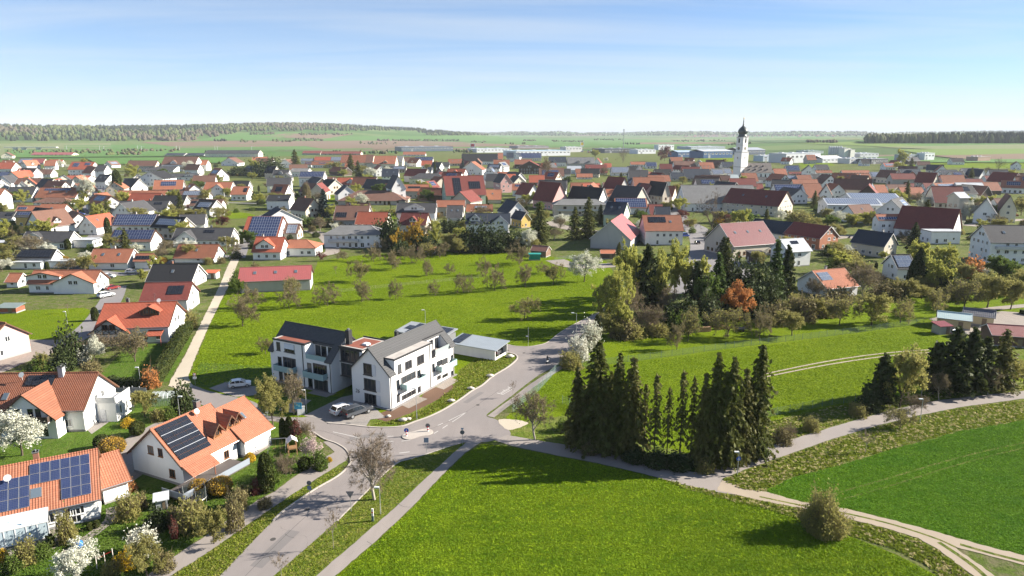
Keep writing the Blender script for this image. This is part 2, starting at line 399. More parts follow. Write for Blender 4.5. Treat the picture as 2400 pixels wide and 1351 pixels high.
def sheet(name, px, mat, z, curve=True, edge=0.0, dens=2.0):
    """A piece of ground whose outline is read off the photograph."""
    p = spline(px) if curve else px
    w = [tuple(G(x, y, 0)[:2]) for x, y in p]
    if edge: w = densify([(a, b, 0) for a, b in w], dens)
    o = tri_poly(name, w, mat, z, None, edge); tag(o, kind='structure'); return o
def ribbon(name, px, width, mat, z, world=False, kind='structure'):
    """A strip along a line of pixels, width in metres."""
    c = [Vector((p[0], p[1], 0)) if world else G(p[0], p[1], 0) for p in (px if world else spline(px, False, 5))]
    L, R = [], []
    for i, p in enumerate(c):
        d = (c[min(i + 1, len(c) - 1)] - c[max(i - 1, 0)]).normalized(); n = Vector((-d.y, d.x, 0))
        L.append(p + n * width / 2); R.append(p - n * width / 2)
    k = len(c); v = [(p.x, p.y, z) for p in L + R]; f = [(i, i + k, i + k + 1, i + 1) for i in range(k - 1)]
    me = bpy.data.meshes.new(name); me.from_pydata(v, [], f); me.materials.append(mat); me.update()
    o = new_obj(name, me); tag(o, kind=kind); return o
# ------------------------------------------------------------------ ground pieces, read off the photograph
sheet('village_ground', [(-900,385),(300,374),(700,366),(1100,354),(1500,354),(1900,366),(2200,388),(3200,400),(3200,1900),(-900,1900)], GRASS['garden'], 0.0, False)
sheet('orchard_meadow', [(436,900),(462,835),(492,762),(522,700),(548,652),(575,640),(735,640),(745,612),(850,598),(1000,590),(1180,588),(1260,600),(1420,612),(1445,650),(1420,715),(1351,760),(1313,781),(1283,804),(1260,811),(1233,814),(1186,812),(1150,850),(1060,960),(900,1006),(700,985),(560,934),(490,919)], GRASS['meadow'], 0.010, False, 0.25, 1.5)
sheet('fenced_meadow', [(1176,992),(1200,966),(1230,937),(1310,866),(1345,838),(1400,792),(1450,772),(1700,748),(1900,722),(2100,700),(2300,690),(2600,700),(2600,890),(2300,915),(2150,945),(2000,978),(1850,1018),(1750,1058),(1660,1100),(1550,1088),(1400,1058),(1250,1029),(1190,1016)], GRASS['meadow'], 0.012, False, 0.3, 1.5)
sheet('grass_field', [(1132,1040),(1200,1048),(1300,1068),(1400,1087),(1500,1110),(1600,1137),(1700,1165),(1800,1190),(1900,1230),(2000,1260),(2100,1300),(2200,1352),(2300,1500),(600,1500),(787,1351),(881,1271),(966,1191),(1041,1111),(1091,1063)], GRASS['lush'], 0.010, False)
sheet('crop_field', [(1780,1155),(1850,1120),(1950,1095),(2100,1050),(2250,1010),(2400,984),(2700,935),(2700,1380),(2400,1302),(2300,1277),(2200,1249),(2100,1221),(1990,1194),(1880,1176)], GRASS['crop'], 0.010, False, 0.15, 1.0)
sheet('rough_verge', [(1540,1118),(1620,1138),(1720,1160),(1870,1191),(1980,1215),(2080,1241),(2150,1264),(2200,1291),(2245,1323),(2290,1365),(2230,1372),(2170,1325),(2100,1290),(2000,1258),(1900,1228),(1800,1195),(1700,1172),(1600,1145)], GRASS['rough'], 0.018, False, 0.35, 0.8)
sheet('rough_verge', [(1690,1126),(1760,1099),(1850,1066),(1950,1031),(2050,1001),(2150,976),(2250,956),(2400,936),(2700,895),(2700,936),(2400,985),(2250,1011),(2100,1051),(1950,1096),(1850,1121),(1790,1156),(1740,1150)], GRASS['rough'], 0.018, False, 0.35, 0.8)
sheet('rough_verge', [(1655,1106),(1700,1084),(1780,1054),(1900,1017),(2000,987),(2100,959),(2200,939),(2400,917),(2700,880),(2700,865),(2300,902),(2100,932),(1950,955),(1800,990),(1770,1025),(1640,1072)], GRASS['rough'], 0.018, False, 0.4, 0.8)
sheet('rough_verge', [(1190,1021),(1180,1005),(1240,985),(1330,975),(1420,1000),(1560,1050),(1660,1075),(1650,1108),(1540,1089),(1350,1047)], GRASS['verge'], 0.020, False, 0.3, 0.8)
sheet('road_verge', [(638,1353),(700,1299),(790,1220),(850,1160),(905,1106),(935,1083),(1000,1064),(1060,1045),(1092,1035),(1057,1069),(996,1124),(926,1191),(836,1269),(737,1355),(650,1430),(560,1430)], GRASS['verge'], 0.016, False)
sheet('road_verge', [(820,1090),(792,1121),(737,1153),(670,1199),(602,1265),(517,1354),(460,1420),(330,1420),(398,1353),(478,1302),(558,1247),(638,1192),(698,1152),(768,1107),(812,1082)], GRASS['verge'], 0.016, False)
sheet('garden_lawn', [(762,1046),(741,1082),(681,1122),(641,1152),(541,1212),(481,1255),(431,1287),(351,1342),(280,1430),(-500,1430),(-500,900),(150,880),(300,925),(420,935),(560,965),(700,1006)], GRASS['lawn'], 0.008, False)
sheet('left_meadow', [(-300,735),(0,731),(195,721),(212,728),(198,760),(138,792),(30,802),(-300,835)], GRASS['meadow'], 0.010, False, 0.3)
sheet('garden_lawn', [(235,880),(270,840),(330,790),(440,760),(450,800),(395,895),(300,905)], GRASS['lawn'], 0.014, False)
sheet('house_bank', [(858,997),(900,999),(942,996),(973,985),(1004,974),(1040,957),(1080,932),(1105,914),(1130,900),(1155,879),(1191,857),(1212,839),(1190,831),(1120,838),(1076,868),(1060,905),(985,948),(900,975),(868,983)], GRASS['verge'], 0.020, False, 0.15, 0.6)
sheet('flower_bed', [(908,962),(870,978),(905,990),(960,970),(1012,945),(1062,915),(1070,905),(1045,900),(1000,915),(985,935)], PAVE['soil'], 0.026, False, 0.12, 0.5)
sheet('garden_lawn', [(440,900),(470,850),(640,860),(700,930),(800,930),(820,900),(905,940),(880,975),(815,960),(700,975),(620,965),(600,925),(500,912)], GRASS['lawn'], 0.022, False, 0.1, 0.6)
# paved places
sheet('road', [(440,1425),(515,1351),(600,1262),(668,1196),(735,1150),(790,1118),(815,1095),(822,1078),(812,1057),(790,1042),(760,1031),(735,1015),(700,1002),(660,990),(610,985),(560,975),(500,960),(455,940),(438,918),(425,905),(450,903),(490,917),(545,930),(600,945),(625,974),(697,979),(726,978),(755,983),(767,992),(814,995),(857,1000),(900,1002),(942,999),(973,988),(1004,977),(1040,960),(1080,935),(1105,917),(1130,903),(1155,882),(1191,860),(1214,840),(1208,832),(1190,828),(1120,822),(1120,800),(1182,806),(1207,811),(1238,812),(1260,809),(1283,802),(1313,779),(1351,757),(1396,736),(1430,715),(1500,672),(1512,680),(1440,728),(1400,760),(1360,790),(1340,830),(1308,855),(1263,880),(1225,908),(1200,928),(1164,955),(1140,975),(1165,985),(1190,1005),(1195,1022),(1160,1032),(1135,1037),(1095,1037),(1060,1046),(1000,1065),(960,1076),(935,1083),(905,1106),(850,1161),(790,1221),(700,1301),(640,1352),(560,1425)], PAVE['asphalt'], 0.034)
sheet('foot_path', [(740,1351),(840,1265),(930,1187),(1000,1120),(1060,1065),(1095,1036),(1130,1036),(1090,1062),(1040,1110),(965,1190),(880,1270),(785,1351),(690,1440),(630,1440)], PAVE['path'], 0.042, False, 0.06, 0.7)
sheet('foot_path', [(1188,1020),(1250,1031),(1350,1047),(1450,1069),(1540,1089),(1620,1107),(1655,1109),(1700,1084),(1780,1054),(1900,1017),(2000,987),(2100,959),(2200,939),(2400,917),(2700,878),(2700,896),(2400,935),(2250,955),(2150,975),(2050,1000),(1950,1030),(1850,1065),(1750,1100),(1695,1122),(1690,1130),(1720,1160),(1680,1154),(1600,1136),(1500,1109),(1400,1086),(1300,1067),(1200,1046),(1160,1033)], PAVE['path'], 0.042, False, 0.06, 0.7)
sheet('dirt_track', [(1695,1124),(1730,1142),(1800,1155),(1880,1178),(1990,1195),(2100,1222),(2200,1250),(2300,1278),(2400,1303),(2650,1372),(2650,1402),(2400,1325),(2320,1304),(2235,1283),(2290,1320),(2345,1360),(2420,1430),(2360,1430),(2285,1351),(2240,1320),(2200,1290),(2150,1262),(2080,1240),(1980,1215),(1870,1190),(1800,1178),(1715,1158),(1680,1150)], PAVE['dirt'], 0.050, False, 0.12, 0.6)
ribbon('grass_strip', [(1780,1165),(1870,1184),(1980,1204),(2090,1230),(2190,1262),(2240,1284)], 0.35, GRASS['rough'], 0.056)
ribbon('grass_strip', [(2200,1272),(2250,1305),(2290,1335),(2330,1372)], 0.55, GRASS['rough'], 0.056)
ribbon('grass_strip', [(2250,1277),(2330,1300),(2450,1330)], 0.5, GRASS['rough'], 0.056)
sheet('gravel_lane', [(395,905),(402,888),(430,840),(460,780),(490,720),(515,670),(530,632),(545,603),(562,603),(545,652),(520,702),(490,763),(460,833),(440,885),(452,905),(440,918),(420,915)], PAVE['gravel'], 0.042, False, 0.1, 0.8)
sheet('side_path', [(758,1036),(785,1060),(745,1083),(682,1124),(642,1154),(602,1174),(542,1214),(482,1257),(432,1289),(352,1344),(270,1420),(330,1420),(400,1351),(480,1300),(560,1245),(640,1190),(700,1150),(770,1105),(812,1080),(818,1066),(800,1046),(775,1034)], PAVE['path'], 0.030, False, 0.08, 0.7)
ribbon('sidewalk', [(1150,978),(1176,958),(1212,932),(1240,910),(1275,886),(1318,860),(1345,842)], 1.35, PAVE['path'], 0.060)
sheet('gravel_patch', [(1168,986),(1200,984),(1238,992),(1215,1004),(1188,1008)], PAVE['gravel'], 0.046, True, 0.1, 0.5)
sheet('parking_pad', [(490,911),(532,895),(612,909),(600,927),(552,931)], PAVE['slabs'], 0.046, False)
sheet('driveway', [(712,975),(800,932),(845,922),(870,950),(905,980),(868,984),(858,1000),(814,996),(768,993),(755,984),(727,979)], PAVE['slabs'], 0.046, False)
sheet('parking_pad', [(652,962),(700,934),(730,939),(690,969)], PAVE['slabs'], 0.046, False)
sheet('terrace_paving', [(720,922),(748,912),(790,922),(765,932)], PAVE['slabs'], 0.046, False)
sheet('terrace_paving', [(940,950),(975,928),(1002,936),(958,958)], PAVE['yard'], 0.046, False)
sheet('terrace_paving', [(1022,908),(1058,886),(1075,893),(1040,914)], PAVE['yard'], 0.046, False)
# village streets and yards
SZ = [0.020]
def street(px, w, m='street', z=0):
    SZ[0] += 0.004; return ribbon('street', px, w, PAVE[m], SZ[0])
street([(556,606),(566,580),(580,548),(596,520),(640,500),(720,492)], 6.0)
street([(272,672),(262,700),(232,745),(190,785),(140,810)], 6.0)
street([(200,475),(215,500),(232,540),(215,560),(180,570)], 7.0)
street([(232,460),(240,430),(262,412),(262,400)], 7.0)
street([(200,475),(232,460),(300,470),(420,560),(560,575)], 5.0)
street([(0,610),(120,618),(250,640),(330,640),(420,610),(556,600)], 5.0)
street([(1595,520),(1640,545),(1655,590),(1640,640),(1600,690)], 13.0)
street([(1560,470),(1580,490),(1600,520)], 9.0)
street([(1120,440),(1140,420),(1150,405),(1130,395)], 9.0)
street([(1640,560),(1700,600),(1760,660)], 7.0)
street([(2270,530),(2330,520),(2420,515)], 7.0, 'yard')
street([(1930,560),(1990,555),(2060,570)], 10.0, 'yard')
street([(400,470),(620,478),(850,480),(1000,470)], 4.5)
street([(720,540),(760,555),(780,590),(740,600)], 6.0, 'yard')
street([(0,460),(60,440),(180,425),(262,412),(420,405),(700,400)], 5.0)
sheet('yard', [(2185,752),(2250,740),(2350,730),(2460,738),(2460,815),(2360,802),(2300,792),(2245,778)], PAVE['yard'], 0.030, False)
street([(2190,752),(2300,728),(2420,716)], 3.0, 'yard')
street([(1300,610),(1350,625),(1440,622)], 8.0, 'yard')
street([(1280,520),(1330,535),(1400,545)], 9.0, 'yard')
street([(2300,600),(2360,610),(2450,620)], 8.0, 'yard')
sheet('driveway', [(-60,790),(0,770),(60,795),(140,800),(120,830),(60,850),(0,875),(-60,880)], PAVE['yard'], 0.030)
sheet('meadow_patch', [(420,490),(580,500),(575,512),(400,512)], GRASS['meadow'], 0.014)
sheet('meadow_patch', [(620,458),(760,455),(800,470),(720,485),(620,480)], GRASS['meadow'], 0.014)
sheet('meadow_patch', [(860,425),(960,420),(1000,430),(980,450),(870,440)], GRASS['meadow'], 0.014)
sheet('meadow_patch', [(870,505),(920,500),(925,525),(872,522)], GRASS['meadow'], 0.014)
sheet('meadow_patch', [(1010,455),(1060,455),(1055,475),(1000,470)], GRASS['meadow'], 0.014)
sheet('meadow_patch', [(1640,372),(1730,370),(1740,384),(1640,384)], GRASS['meadow'], 0.014, False)
sheet('meadow_patch', [(1870,383),(1940,380),(1960,388),(1880,394)], GRASS['meadow'], 0.014, False)
sheet('meadow_patch', [(2130,383),(2400,378),(2600,380),(2600,398),(2300,394),(2130,392)], GRASS['meadow'], 0.014, False)
sheet('meadow_patch', [(2200,760),(2330,790),(2500,800),(2500,840),(2250,845)], GRASS['verge'], 0.014, False)
ribbon('wheel_track', [(1790,878),(1900,855),(2000,838),(2100,826),(2190,820)], 0.5, PAVE['dirt'], 0.06)
ribbon('wheel_track', [(1790,885),(1900,863),(2000,846),(2100,833),(2190,826)], 0.5, PAVE['dirt'], 0.06)
ribbon('tractor_track', [(1940,1162),(2060,1128),(2180,1092),(2290,1062),(2400,1038),(2600,995)], 0.35, GRASS['rough'], 0.016)
ribbon('tractor_track', [(1970,1172),(2090,1138),(2210,1100),(2310,1072),(2420,1046),(2600,1008)], 0.35, GRASS['rough'], 0.016)

# kerbs: real steps along the road edge
def kerb(px, w=0.22, h=0.13):
    c = [G(x, y, 0) for x, y in spline(px, False, 5)]; m = MB(); k = len(c); vs = []
    for i, p in enumerate(c):
        d = (c[min(i + 1, k - 1)] - c[max(i - 1, 0)]).normalized(); n = Vector((-d.y, d.x, 0)) * w / 2
        vs += [(p.x + n.x, p.y + n.y, 0), (p.x + n.x, p.y + n.y, h), (p.x - n.x, p.y - n.y, h), (p.x - n.x, p.y - n.y, 0)]
    fs = [(4*i+j, 4*i+4+j, 4*i+4+(j+1)%4, 4*i+(j+1)%4) for i in range(k - 1) for j in range(3)] + [(0,1,2,3), (4*k-1,4*k-2,4*k-3,4*k-4)]
    m.add(vs, fs); return tag(m.build('kerb', PAVE['kerb']), kind='structure')
kerb([(735,1014),(760,1030),(790,1041),(812,1056),(822,1078),(815,1095),(790,1118),(735,1150),(668,1196),(640,1222)])
kerb([(769,993),(814,996),(857,1001),(900,1003),(942,1000),(973,989),(1004,978),(1040,961),(1080,936),(1105,918),(1130,904),(1155,883),(1191,861),(1212,842),(1208,832),(1190,827)], 0.3)
kerb([(1056,1046),(1000,1065),(960,1077),(935,1084),(905,1107),(850,1162),(790,1222)], 0.2, 0.08)
kerb([(1186,807),(1207,812),(1238,813),(1260,810),(1283,803),(1313,780),(1351,758),(1396,737)], 0.2, 0.08)

# painted markings
def paint(px, w): return tag(ribbon('road_marking', px, w, PAVE['paint'], 0.042), kind='structure')
paint([(1093,967),(1075,980),(1060,990)], 0.16); paint([(1093,967),(1072,977),(1052,987)], 0.16)
paint([(1049,997),(1037,1005)], 0.16); paint([(1038,993),(1026,998)], 0.16)
paint([(1027,1011),(1017,1017)], 0.16)
paint([(936,1063),(960,1060)], 0.2); paint([(908,1067),(920,1065)], 0.2)
paint([(780,1013),(812,1020),(845,1028)], 0.16)
paint([(908,1024),(922,1023)], 0.16); paint([(910,1036),(922,1035)], 0.16); paint([(941,1035),(962,1032)], 0.16)
paint([(822,1055),(828,1058)], 0.2)
def thirty():
    """The 30 painted on the road, read by drivers heading for the village."""
    o = G(1185, 916, 0.043); up = (G(1200, 908, 0) - G(1172, 924, 0)); up.z = 0; Lh = up.length; up.normalize(); rt = Vector((up.y, -up.x, 0))
    h, w, s = Lh * 0.95, 0.62, 0.13; m = MB()
    def bar(x0, x1, y0, y1):
        q = [(x0, y0), (x1, y0), (x1, y1), (x0, y1)]; m.add([o + rt * a + up * b for a, b in q], [(0, 1, 2, 3)])
    x = -0.72
    for y0 in (-h/2, -s, h/2 - 2*s): bar(x + (0.15 if y0 == -s else 0), x + w - s, y0, y0 + 2 * s)
    bar(x + w - s, x + w, -h/2, h/2)
    x = 0.08
    bar(x + s, x + w - s, -h/2, -h/2 + 2*s); bar(x + s, x + w - s, h/2 - 2*s, h/2); bar(x, x + s, -h/2, h/2); bar(x + w - s, x + w, -h/2, h/2)
    tag(m.build('road_marking', PAVE['paint']), kind='structure')
thirty()

# ------------------------------------------------------------------ fields beyond the village, draped over the land
def hits(xs, ys, dz=0.3):
    """Where the pixels' rays meet the land."""
    D = np.array([tuple(ray(x, y)) for x, y in zip(xs, ys)]); t = np.full(len(D), 300.0); live = np.ones(len(D), bool)
    while live.any() and t.max() < 10900:
        q = D * t[:, None]; live &= (CAMH + q[:, 2]) > land(q[:, 0], q[:, 1]); t[live] *= 1.006
    q = D * t[:, None]
    return [(a, b, float(c) + dz) for (a, b, _), c in zip(q, land(q[:, 0], q[:, 1]))]
def m_field(a, b, name):
    t = NT(name); p = t.pos(); n = t.noise(p, 0.012, 6, 0.6); w = t.noise(t.mapping(p, (0.02, 0.3, 1), (0, 0, 0.2)), 1.0, 3)
    col = t.mix(n, a, b); col = t.mix(t.math('MULTIPLY', w, 0.3), col, tuple(x * 0.6 for x in a)); return t.base(col, 0.95, 0.1)
FIELD = {'g': m_field((0.075, 0.165, 0.035), (0.11, 0.20, 0.05), 'wheat_field'), 'b': m_field((0.20, 0.135, 0.09), (0.165, 0.12, 0.08), 'ploughed_field'),
         'p': m_field((0.19, 0.20, 0.10), (0.15, 0.19, 0.07), 'pale_field'), 'd': m_field((0.055, 0.11, 0.03), (0.07, 0.13, 0.035), 'dark_field'), 'y': m_field((0.15, 0.21, 0.04), (0.12, 0.19, 0.04), 'young_field')}
def field(kind, quad, dz):
    (x0, y0), (x1, y1), (x2, y2), (x3, y3) = quad; nx, ny = 14, 5; xs, ys = [], []
    for j in range(ny + 1):
        for i in range(nx + 1):
            u, w = i / nx, j / ny
            x = (x0*(1-u)+x1*u)*(1-w) + (x3*(1-u)+x2*u)*w; y = (y0*(1-u)+y1*u)*(1-w) + (y3*(1-u)+y2*u)*w
            xs.append(x); ys.append(y)
    v = hits(xs, ys, dz)
    f = [(j*(nx+1)+i, (j+1)*(nx+1)+i, (j+1)*(nx+1)+i+1, j*(nx+1)+i+1) for j in range(ny) for i in range(nx)]
    me = bpy.data.meshes.new('field'); me.from_pydata(v, [], f); me.materials.append(FIELD[kind]); me.update()
    tag(new_obj('field', me), kind='structure')
for k, (kd, q) in enumerate([
 ('g', [(150,341),(1200,334),(1500,341),(150,362)]), ('p', [(-100,338),(260,336),(260,350),(-100,352)]),
 ('b', [(330,334),(640,331),(1010,340),(420,347)]), ('b', [(640,332),(930,330),(1290,342),(760,350)]),
 ('g', [(760,321),(1270,319),(1300,331),(680,330)]), ('g', [(560,313),(720,310),(640,329),(440,332)]), ('b', [(670,314),(830,316),(760,326),(610,322)]),
 ('g', [(950,329),(1420,324),(1620,331),(1330,337)]), ('b', [(800,336),(930,334),(1060,343),(880,351)]),
 ('g', [(1330,336),(1640,330),(1720,338),(1500,347)]), ('p', [(1480,326),(1960,322),(2060,328),(1600,331)]),
 ('g', [(1600,324),(1860,320),(2000,325),(1750,329)]), ('b', [(1500,335),(1720,334),(1720,338),(1500,339)]),
 ('d', [(1750,330),(1980,328),(2020,333),(1800,336)]), ('y', [(1860,337),(2050,332),(2400,346),(2250,352)]),
 ('g', [(2080,337),(2500,335),(2500,346),(2200,346)]), ('p', [(2050,346),(2500,338),(2500,352),(2300,356)]),
 ('y', [(2100,352),(2500,350),(2500,366),(2180,366)]), ('b', [(2180,367),(2500,360),(2500,373),(2300,378)]),
 ('g', [(0,352),(560,352),(620,366),(0,372)]), ('g', [(2130,377),(2600,374),(2600,384),(2140,383)]),
 ('g', [(200,372),(560,372),(540,384),(230,388)]), ('p', [(-200,352),(10,352),(20,368),(-200,372)]),
]): field(kd, q, 0.35 + 0.06 * k)

# joints, patches and manhole covers in the asphalt
TAR = m_paved('tar_joint', (0.07, 0.066, 0.062), (0.10, 0.094, 0.088), 0.0, 0.6); PATCH = m_paved('asphalt_patch', (0.205, 0.187, 0.178), (0.18, 0.166, 0.16), 0.0, 0.6)
for px, w, mt, z in (([(575,1351),(640,1285),(705,1222),(760,1178)], 0.05, TAR, 0.040), ([(668,1252),(676,1258),(690,1262)], 0.05, TAR, 0.041), ([(930,1180),(945,1188),(962,1190)], 0.05, TAR, 0.048), ([(1000,1010),(1060,985),(1110,955),(1170,915)], 0.05, TAR, 0.039), ([(700,1008),(760,1012),(840,1040)], 0.05, TAR, 0.040), ([(860,1270),(880,1282)], 0.05, TAR, 0.048), ([(600,1330),(650,1282),(690,1245)], 1.6, PATCH, 0.037), ([(820,1030),(870,1022),(905,1020)], 1.4, PATCH, 0.037), ([(1235,850),(1275,825),(1300,812)], 1.2, PATCH, 0.037), ([(1090,945),(1130,920)], 1.0, PATCH, 0.038)):
    ribbon('road_repair', px, w, mt, z)
for x, y in ((1228,828),(1190,822),(652,985),(885,1045),(720,1195),(1120,950),(640,1265)):
    m = MB(); m.lathe([(0.34, 0.035), (0.34, 0.046)], 14); p = G(x, y, 0); o = m.build('manhole_cover', TAR, None, p); tag(o, kind='structure')

sheet('terrace_paving', [(-40,1275),(0,1262),(120,1222),(165,1232),(182,1258),(150,1275),(100,1300),(0,1325),(-60,1330)], PAVE['yard'], 0.024, False)
ribbon('garden_path', [(150,1300),(195,1268),(255,1222),(262,1190)], 1.3, PAVE['yard'], 0.027)
sheet('terrace_paving', [(195,1000),(262,948),(306,925),(318,938),(262,985),(215,1018)], PAVE['slabs'], 0.024, False)
ribbon('garden_path', [(448,958),(395,985),(335,1018),(292,1046),(288,1085)], 2.6, PAVE['path'], 0.026)
sheet('terrace_paving', [(290,1085),(330,1075),(345,1105),(310,1130),(285,1125)], PAVE['yard'], 0.028, False)
sheet('terrace_paving', [(560,1062),(612,1035),(640,1042),(585,1078)], PAVE['yard'], 0.028, False)
# ------------------------------------------------------------------ houses
ROOF = {'o': ((0.40,0.150,0.085),'orange tiled'), 'r': ((0.41,0.105,0.058),'red tiled'), 'R': ((0.20,0.050,0.040),'dark red tiled'), 'b': ((0.185,0.095,0.068),'brown tiled'),
        'd': ((0.070,0.068,0.072),'dark grey tiled'), 'k': ((0.026,0.026,0.029),'black tiled'), 'g': ((0.21,0.205,0.20),'grey tiled'), 'n': ((0.032,0.042,0.062),'navy tiled'),
        'u': ((0.30,0.115,0.065),'rusty brown tiled'), 'l': ((0.48,0.50,0.52),'pale grey sheet'), 'm': ((0.34,0.095,0.090),'red sheet metal'), 'M': ((0.19,0.072,0.070),'maroon'), 't': ((0.42,0.47,0.46),'pale green')}
WALL = {'w': ((0.80,0.79,0.76),'white'), 'c': ((0.72,0.66,0.52),'cream'), 'y': ((0.72,0.48,0.16),'yellow'), 'g': ((0.42,0.41,0.39),'grey'), 'b': ((0.55,0.49,0.40),'beige'), 'p': ((0.60,0.36,0.33),'pink'),
        'n': ((0.42,0.52,0.40),'pale green'), 'k': ((0.36,0.16,0.10),'brick'), 'T': ((0.10,0.075,0.06),'dark timber'), 'l': ((0.60,0.65,0.70),'pale blue')}
def roof_mat(k):
    c = ROOF[k][0]
    if k in 'lmMt': return m_metal_roof(c)
    return m_tile(c, 0.30, 0.35 if k in 'kn' else 0.55)
TRIM = {'w': m_plain((0.62,0.60,0.57)), 'b': m_plain((0.12,0.06,0.035)), 'g': m_plain((0.16,0.165,0.17), 0.4, 0.5, 0.5)}
FRAME_W = m_plain((0.80,0.80,0.78), 0.4); FRAME_B = m_plain((0.20,0.085,0.03), 0.5); FRAME_D = m_plain((0.06,0.055,0.055), 0.5)
ZINC = m_plain((0.30,0.30,0.30), 0.4, 0.5, 0.6)

def _frame(mb, mull, sill=True, fm=0):
    t = 0.09
    mb.box(-0.5, -0.5 + t, -0.05, 0.02, 0, 1, fm); mb.box(0.5 - t, 0.5, -0.05, 0.02, 0, 1, fm)
    mb.box(-0.5 + t, 0.5 - t, -0.05, 0.02, 0, t * 0.8, fm); mb.box(-0.5 + t, 0.5 - t, -0.05, 0.02, 1 - t * 0.8, 1, fm)
    for i in range(1, mull):
        x = -0.5 + i / mull; mb.box(x - t / 3, x + t / 3, -0.045, 0.02, t * 0.8, 1 - t * 0.8, fm)
    if sill: mb.box(-0.56, 0.56, -0.13, 0.02, -0.07, 0, fm)
def _pane(mb, mi=0):
    mb.box(-0.45, 0.45, -0.015, 0.01, 0.05, 0.95, mi)
WM = {}
def window_mesh(kind, fr, near):
    k = (kind, fr, near)
    if k not in WM:
        fm = {'w': FRAME_W, 'b': FRAME_B, 'd': FRAME_D}[fr]; m = MB(); _frame(m, kind)
        if near:
            p = MB(); _pane(p); WM[k] = (m.mesh('window', fm), p.mesh('pane', m_glass()))
        else:
            _pane(m, 1); WM[k] = (m.mesh('window', [fm, m_glass()]), None)
    return WM[k]
def put_window(parent, x, y, z, w, h, rot=0.0, fr='w', near=True, kind=2, name='window'):
    a, b = window_mesh(kind, fr, near)
    o = new_obj(name, a, parent, (x, y, z), (0, 0, rot), (w, 1, h))
    if b is not None: new_obj('pane', b, o)
    return o
DOOR = {}
def put_door(parent, x, y, z, w, h, rot=0.0, c=(0.10,0.06,0.04), name='door'):
    if c not in DOOR:
        m = MB(); m.box(-0.5, 0.5, -0.04, 0.02, 0, 1); 
        for i in range(4): m.box(-0.42, 0.42, -0.055, -0.03, 0.06 + i * 0.23, 0.24 + i * 0.23)
        DOOR[c] = m.mesh('door', m_plain(c, 0.6))
    return new_obj(name, DOOR[c], parent, (x, y, z), (0, 0, rot), (w, 1, h))
PANEL = {}
def panel_mesh(kind='blue'):
    if kind not in PANEL:
        m = MB(); m.box(-0.5, 0.5, -0.5, 0.5, 0, 0.035, 1); m.box(-0.475, 0.475, -0.485, 0.485, 0.035, 0.042, 0)
        c = {'blue': (0.014, 0.022, 0.062), 'black': (0.009, 0.010, 0.014), 'pale': (0.10, 0.12, 0.16)}[kind]  # pale: the sky's reflection is put into the cell colour
        fr = m_alu() if kind != 'black' else m_plain((0.03, 0.03, 0.03), 0.4)
        PANEL[kind] = m.mesh('solar_panel', [m_solar(c, 0.30 if kind == 'blue' else 0.12), fr])
    return PANEL[kind]
def put_panels(root, org, ux, uy, nrm, cols, rows, pw, ph, kind='blue', single=True, skip=(), gap=0.05):
    """Rows of solar panels on a slope: org is the lower left corner, ux / uy run along and up the slope."""
    if single:
        M3 = Matrix((ux, uy, nrm)).transposed().to_euler()
        for r in range(rows):
            for c in range(cols):
                if (c, r) in skip: continue
                p = org + ux * (c + 0.5) * pw + uy * (r + 0.5) * ph + nrm * 0.10
                new_obj('solar_panel', panel_mesh(kind), root, p, M3, (pw - gap, ph - gap, 1))
    else:
        m = MB()
        for r in range(rows):
            for c in range(cols):
                if (c, r) in skip: continue
                for (i0, j0, i1, j1, h, mi) in ((gap/2, gap/2, pw-gap/2, ph-gap/2, 0.13, 1), (gap/2+0.05, gap/2+0.05, pw-gap/2-0.05, ph-gap/2-0.05, 0.14, 0)):
                    q = [org + ux * (c*pw + a) + uy * (r*ph + b) + nrm * h for a, b in ((i0,j0),(i1,j0),(i1,j1),(i0,j1))]
                    lo = [p - nrm * (0.1 if mi else 0.005) for p in q]
                    m.add(q + lo, [(0,1,2,3),(0,4,5,1),(1,5,6,2),(2,6,7,3),(3,7,4,0)], mi)
        c = {'blue': (0.020, 0.030, 0.075), 'black': (0.009, 0.010, 0.014), 'pale': (0.13, 0.15, 0.19)}[kind]  # pale again carries reflected sky in its colour
        m.build('solar_array', [m_solar(c, 0.12), m_alu() if kind != 'black' else m_plain((0.03,0.03,0.03),0.4)], root)

def gable_roof(root, L, W, he, hr, mat, oe=0.55, og=0.45, th=0.22, trim='b', name='roof', x0=None, x1=None, yc=0.0):
    """Two sloping plates, fascia boards at the gables, gutters, ridge tiles: one mesh."""
    x0 = -L/2 if x0 is None else x0; x1 = L/2 if x1 is None else x1
    m = MB(); s = (hr - he) / (W / 2); ye = W / 2 + oe; ze = he - s * oe; a, b = x0 - og, x1 + og
    m.slab([(a, yc - ye, ze), (b, yc - ye, ze), (b, yc, hr), (a, yc, hr)], th); m.slab([(a, yc, hr), (b, yc, hr), (b, yc + ye, ze), (a, yc + ye, ze)], th)
    for x in (a - 0.02, b - 0.02):
        for sg in (-1, 1):
            m.add([(x, yc + sg*ye, ze+0.03), (x, yc, hr+0.03), (x, yc, hr-th-0.06), (x, yc + sg*ye, ze-th-0.06), (x+0.05, yc + sg*ye, ze+0.03), (x+0.05, yc, hr+0.03), (x+0.05, yc, hr-th-0.06), (x+0.05, yc + sg*ye, ze-th-0.06)],
                  [(0,1,2,3),(7,6,5,4),(0,4,5,1),(3,2,6,7),(0,3,7,4)], 1)
    for sg in (-1, 1): m.tube((a, yc + sg*(ye+0.06), ze-0.04), (b, yc + sg*(ye+0.06), ze-0.04), 0.075, n=6, mi=2)
    m.tube((a, yc, hr+0.02), (b, yc, hr+0.02), 0.12, n=6, mi=0)
    return m.build(name, [mat, TRIM[trim], ZINC], root)
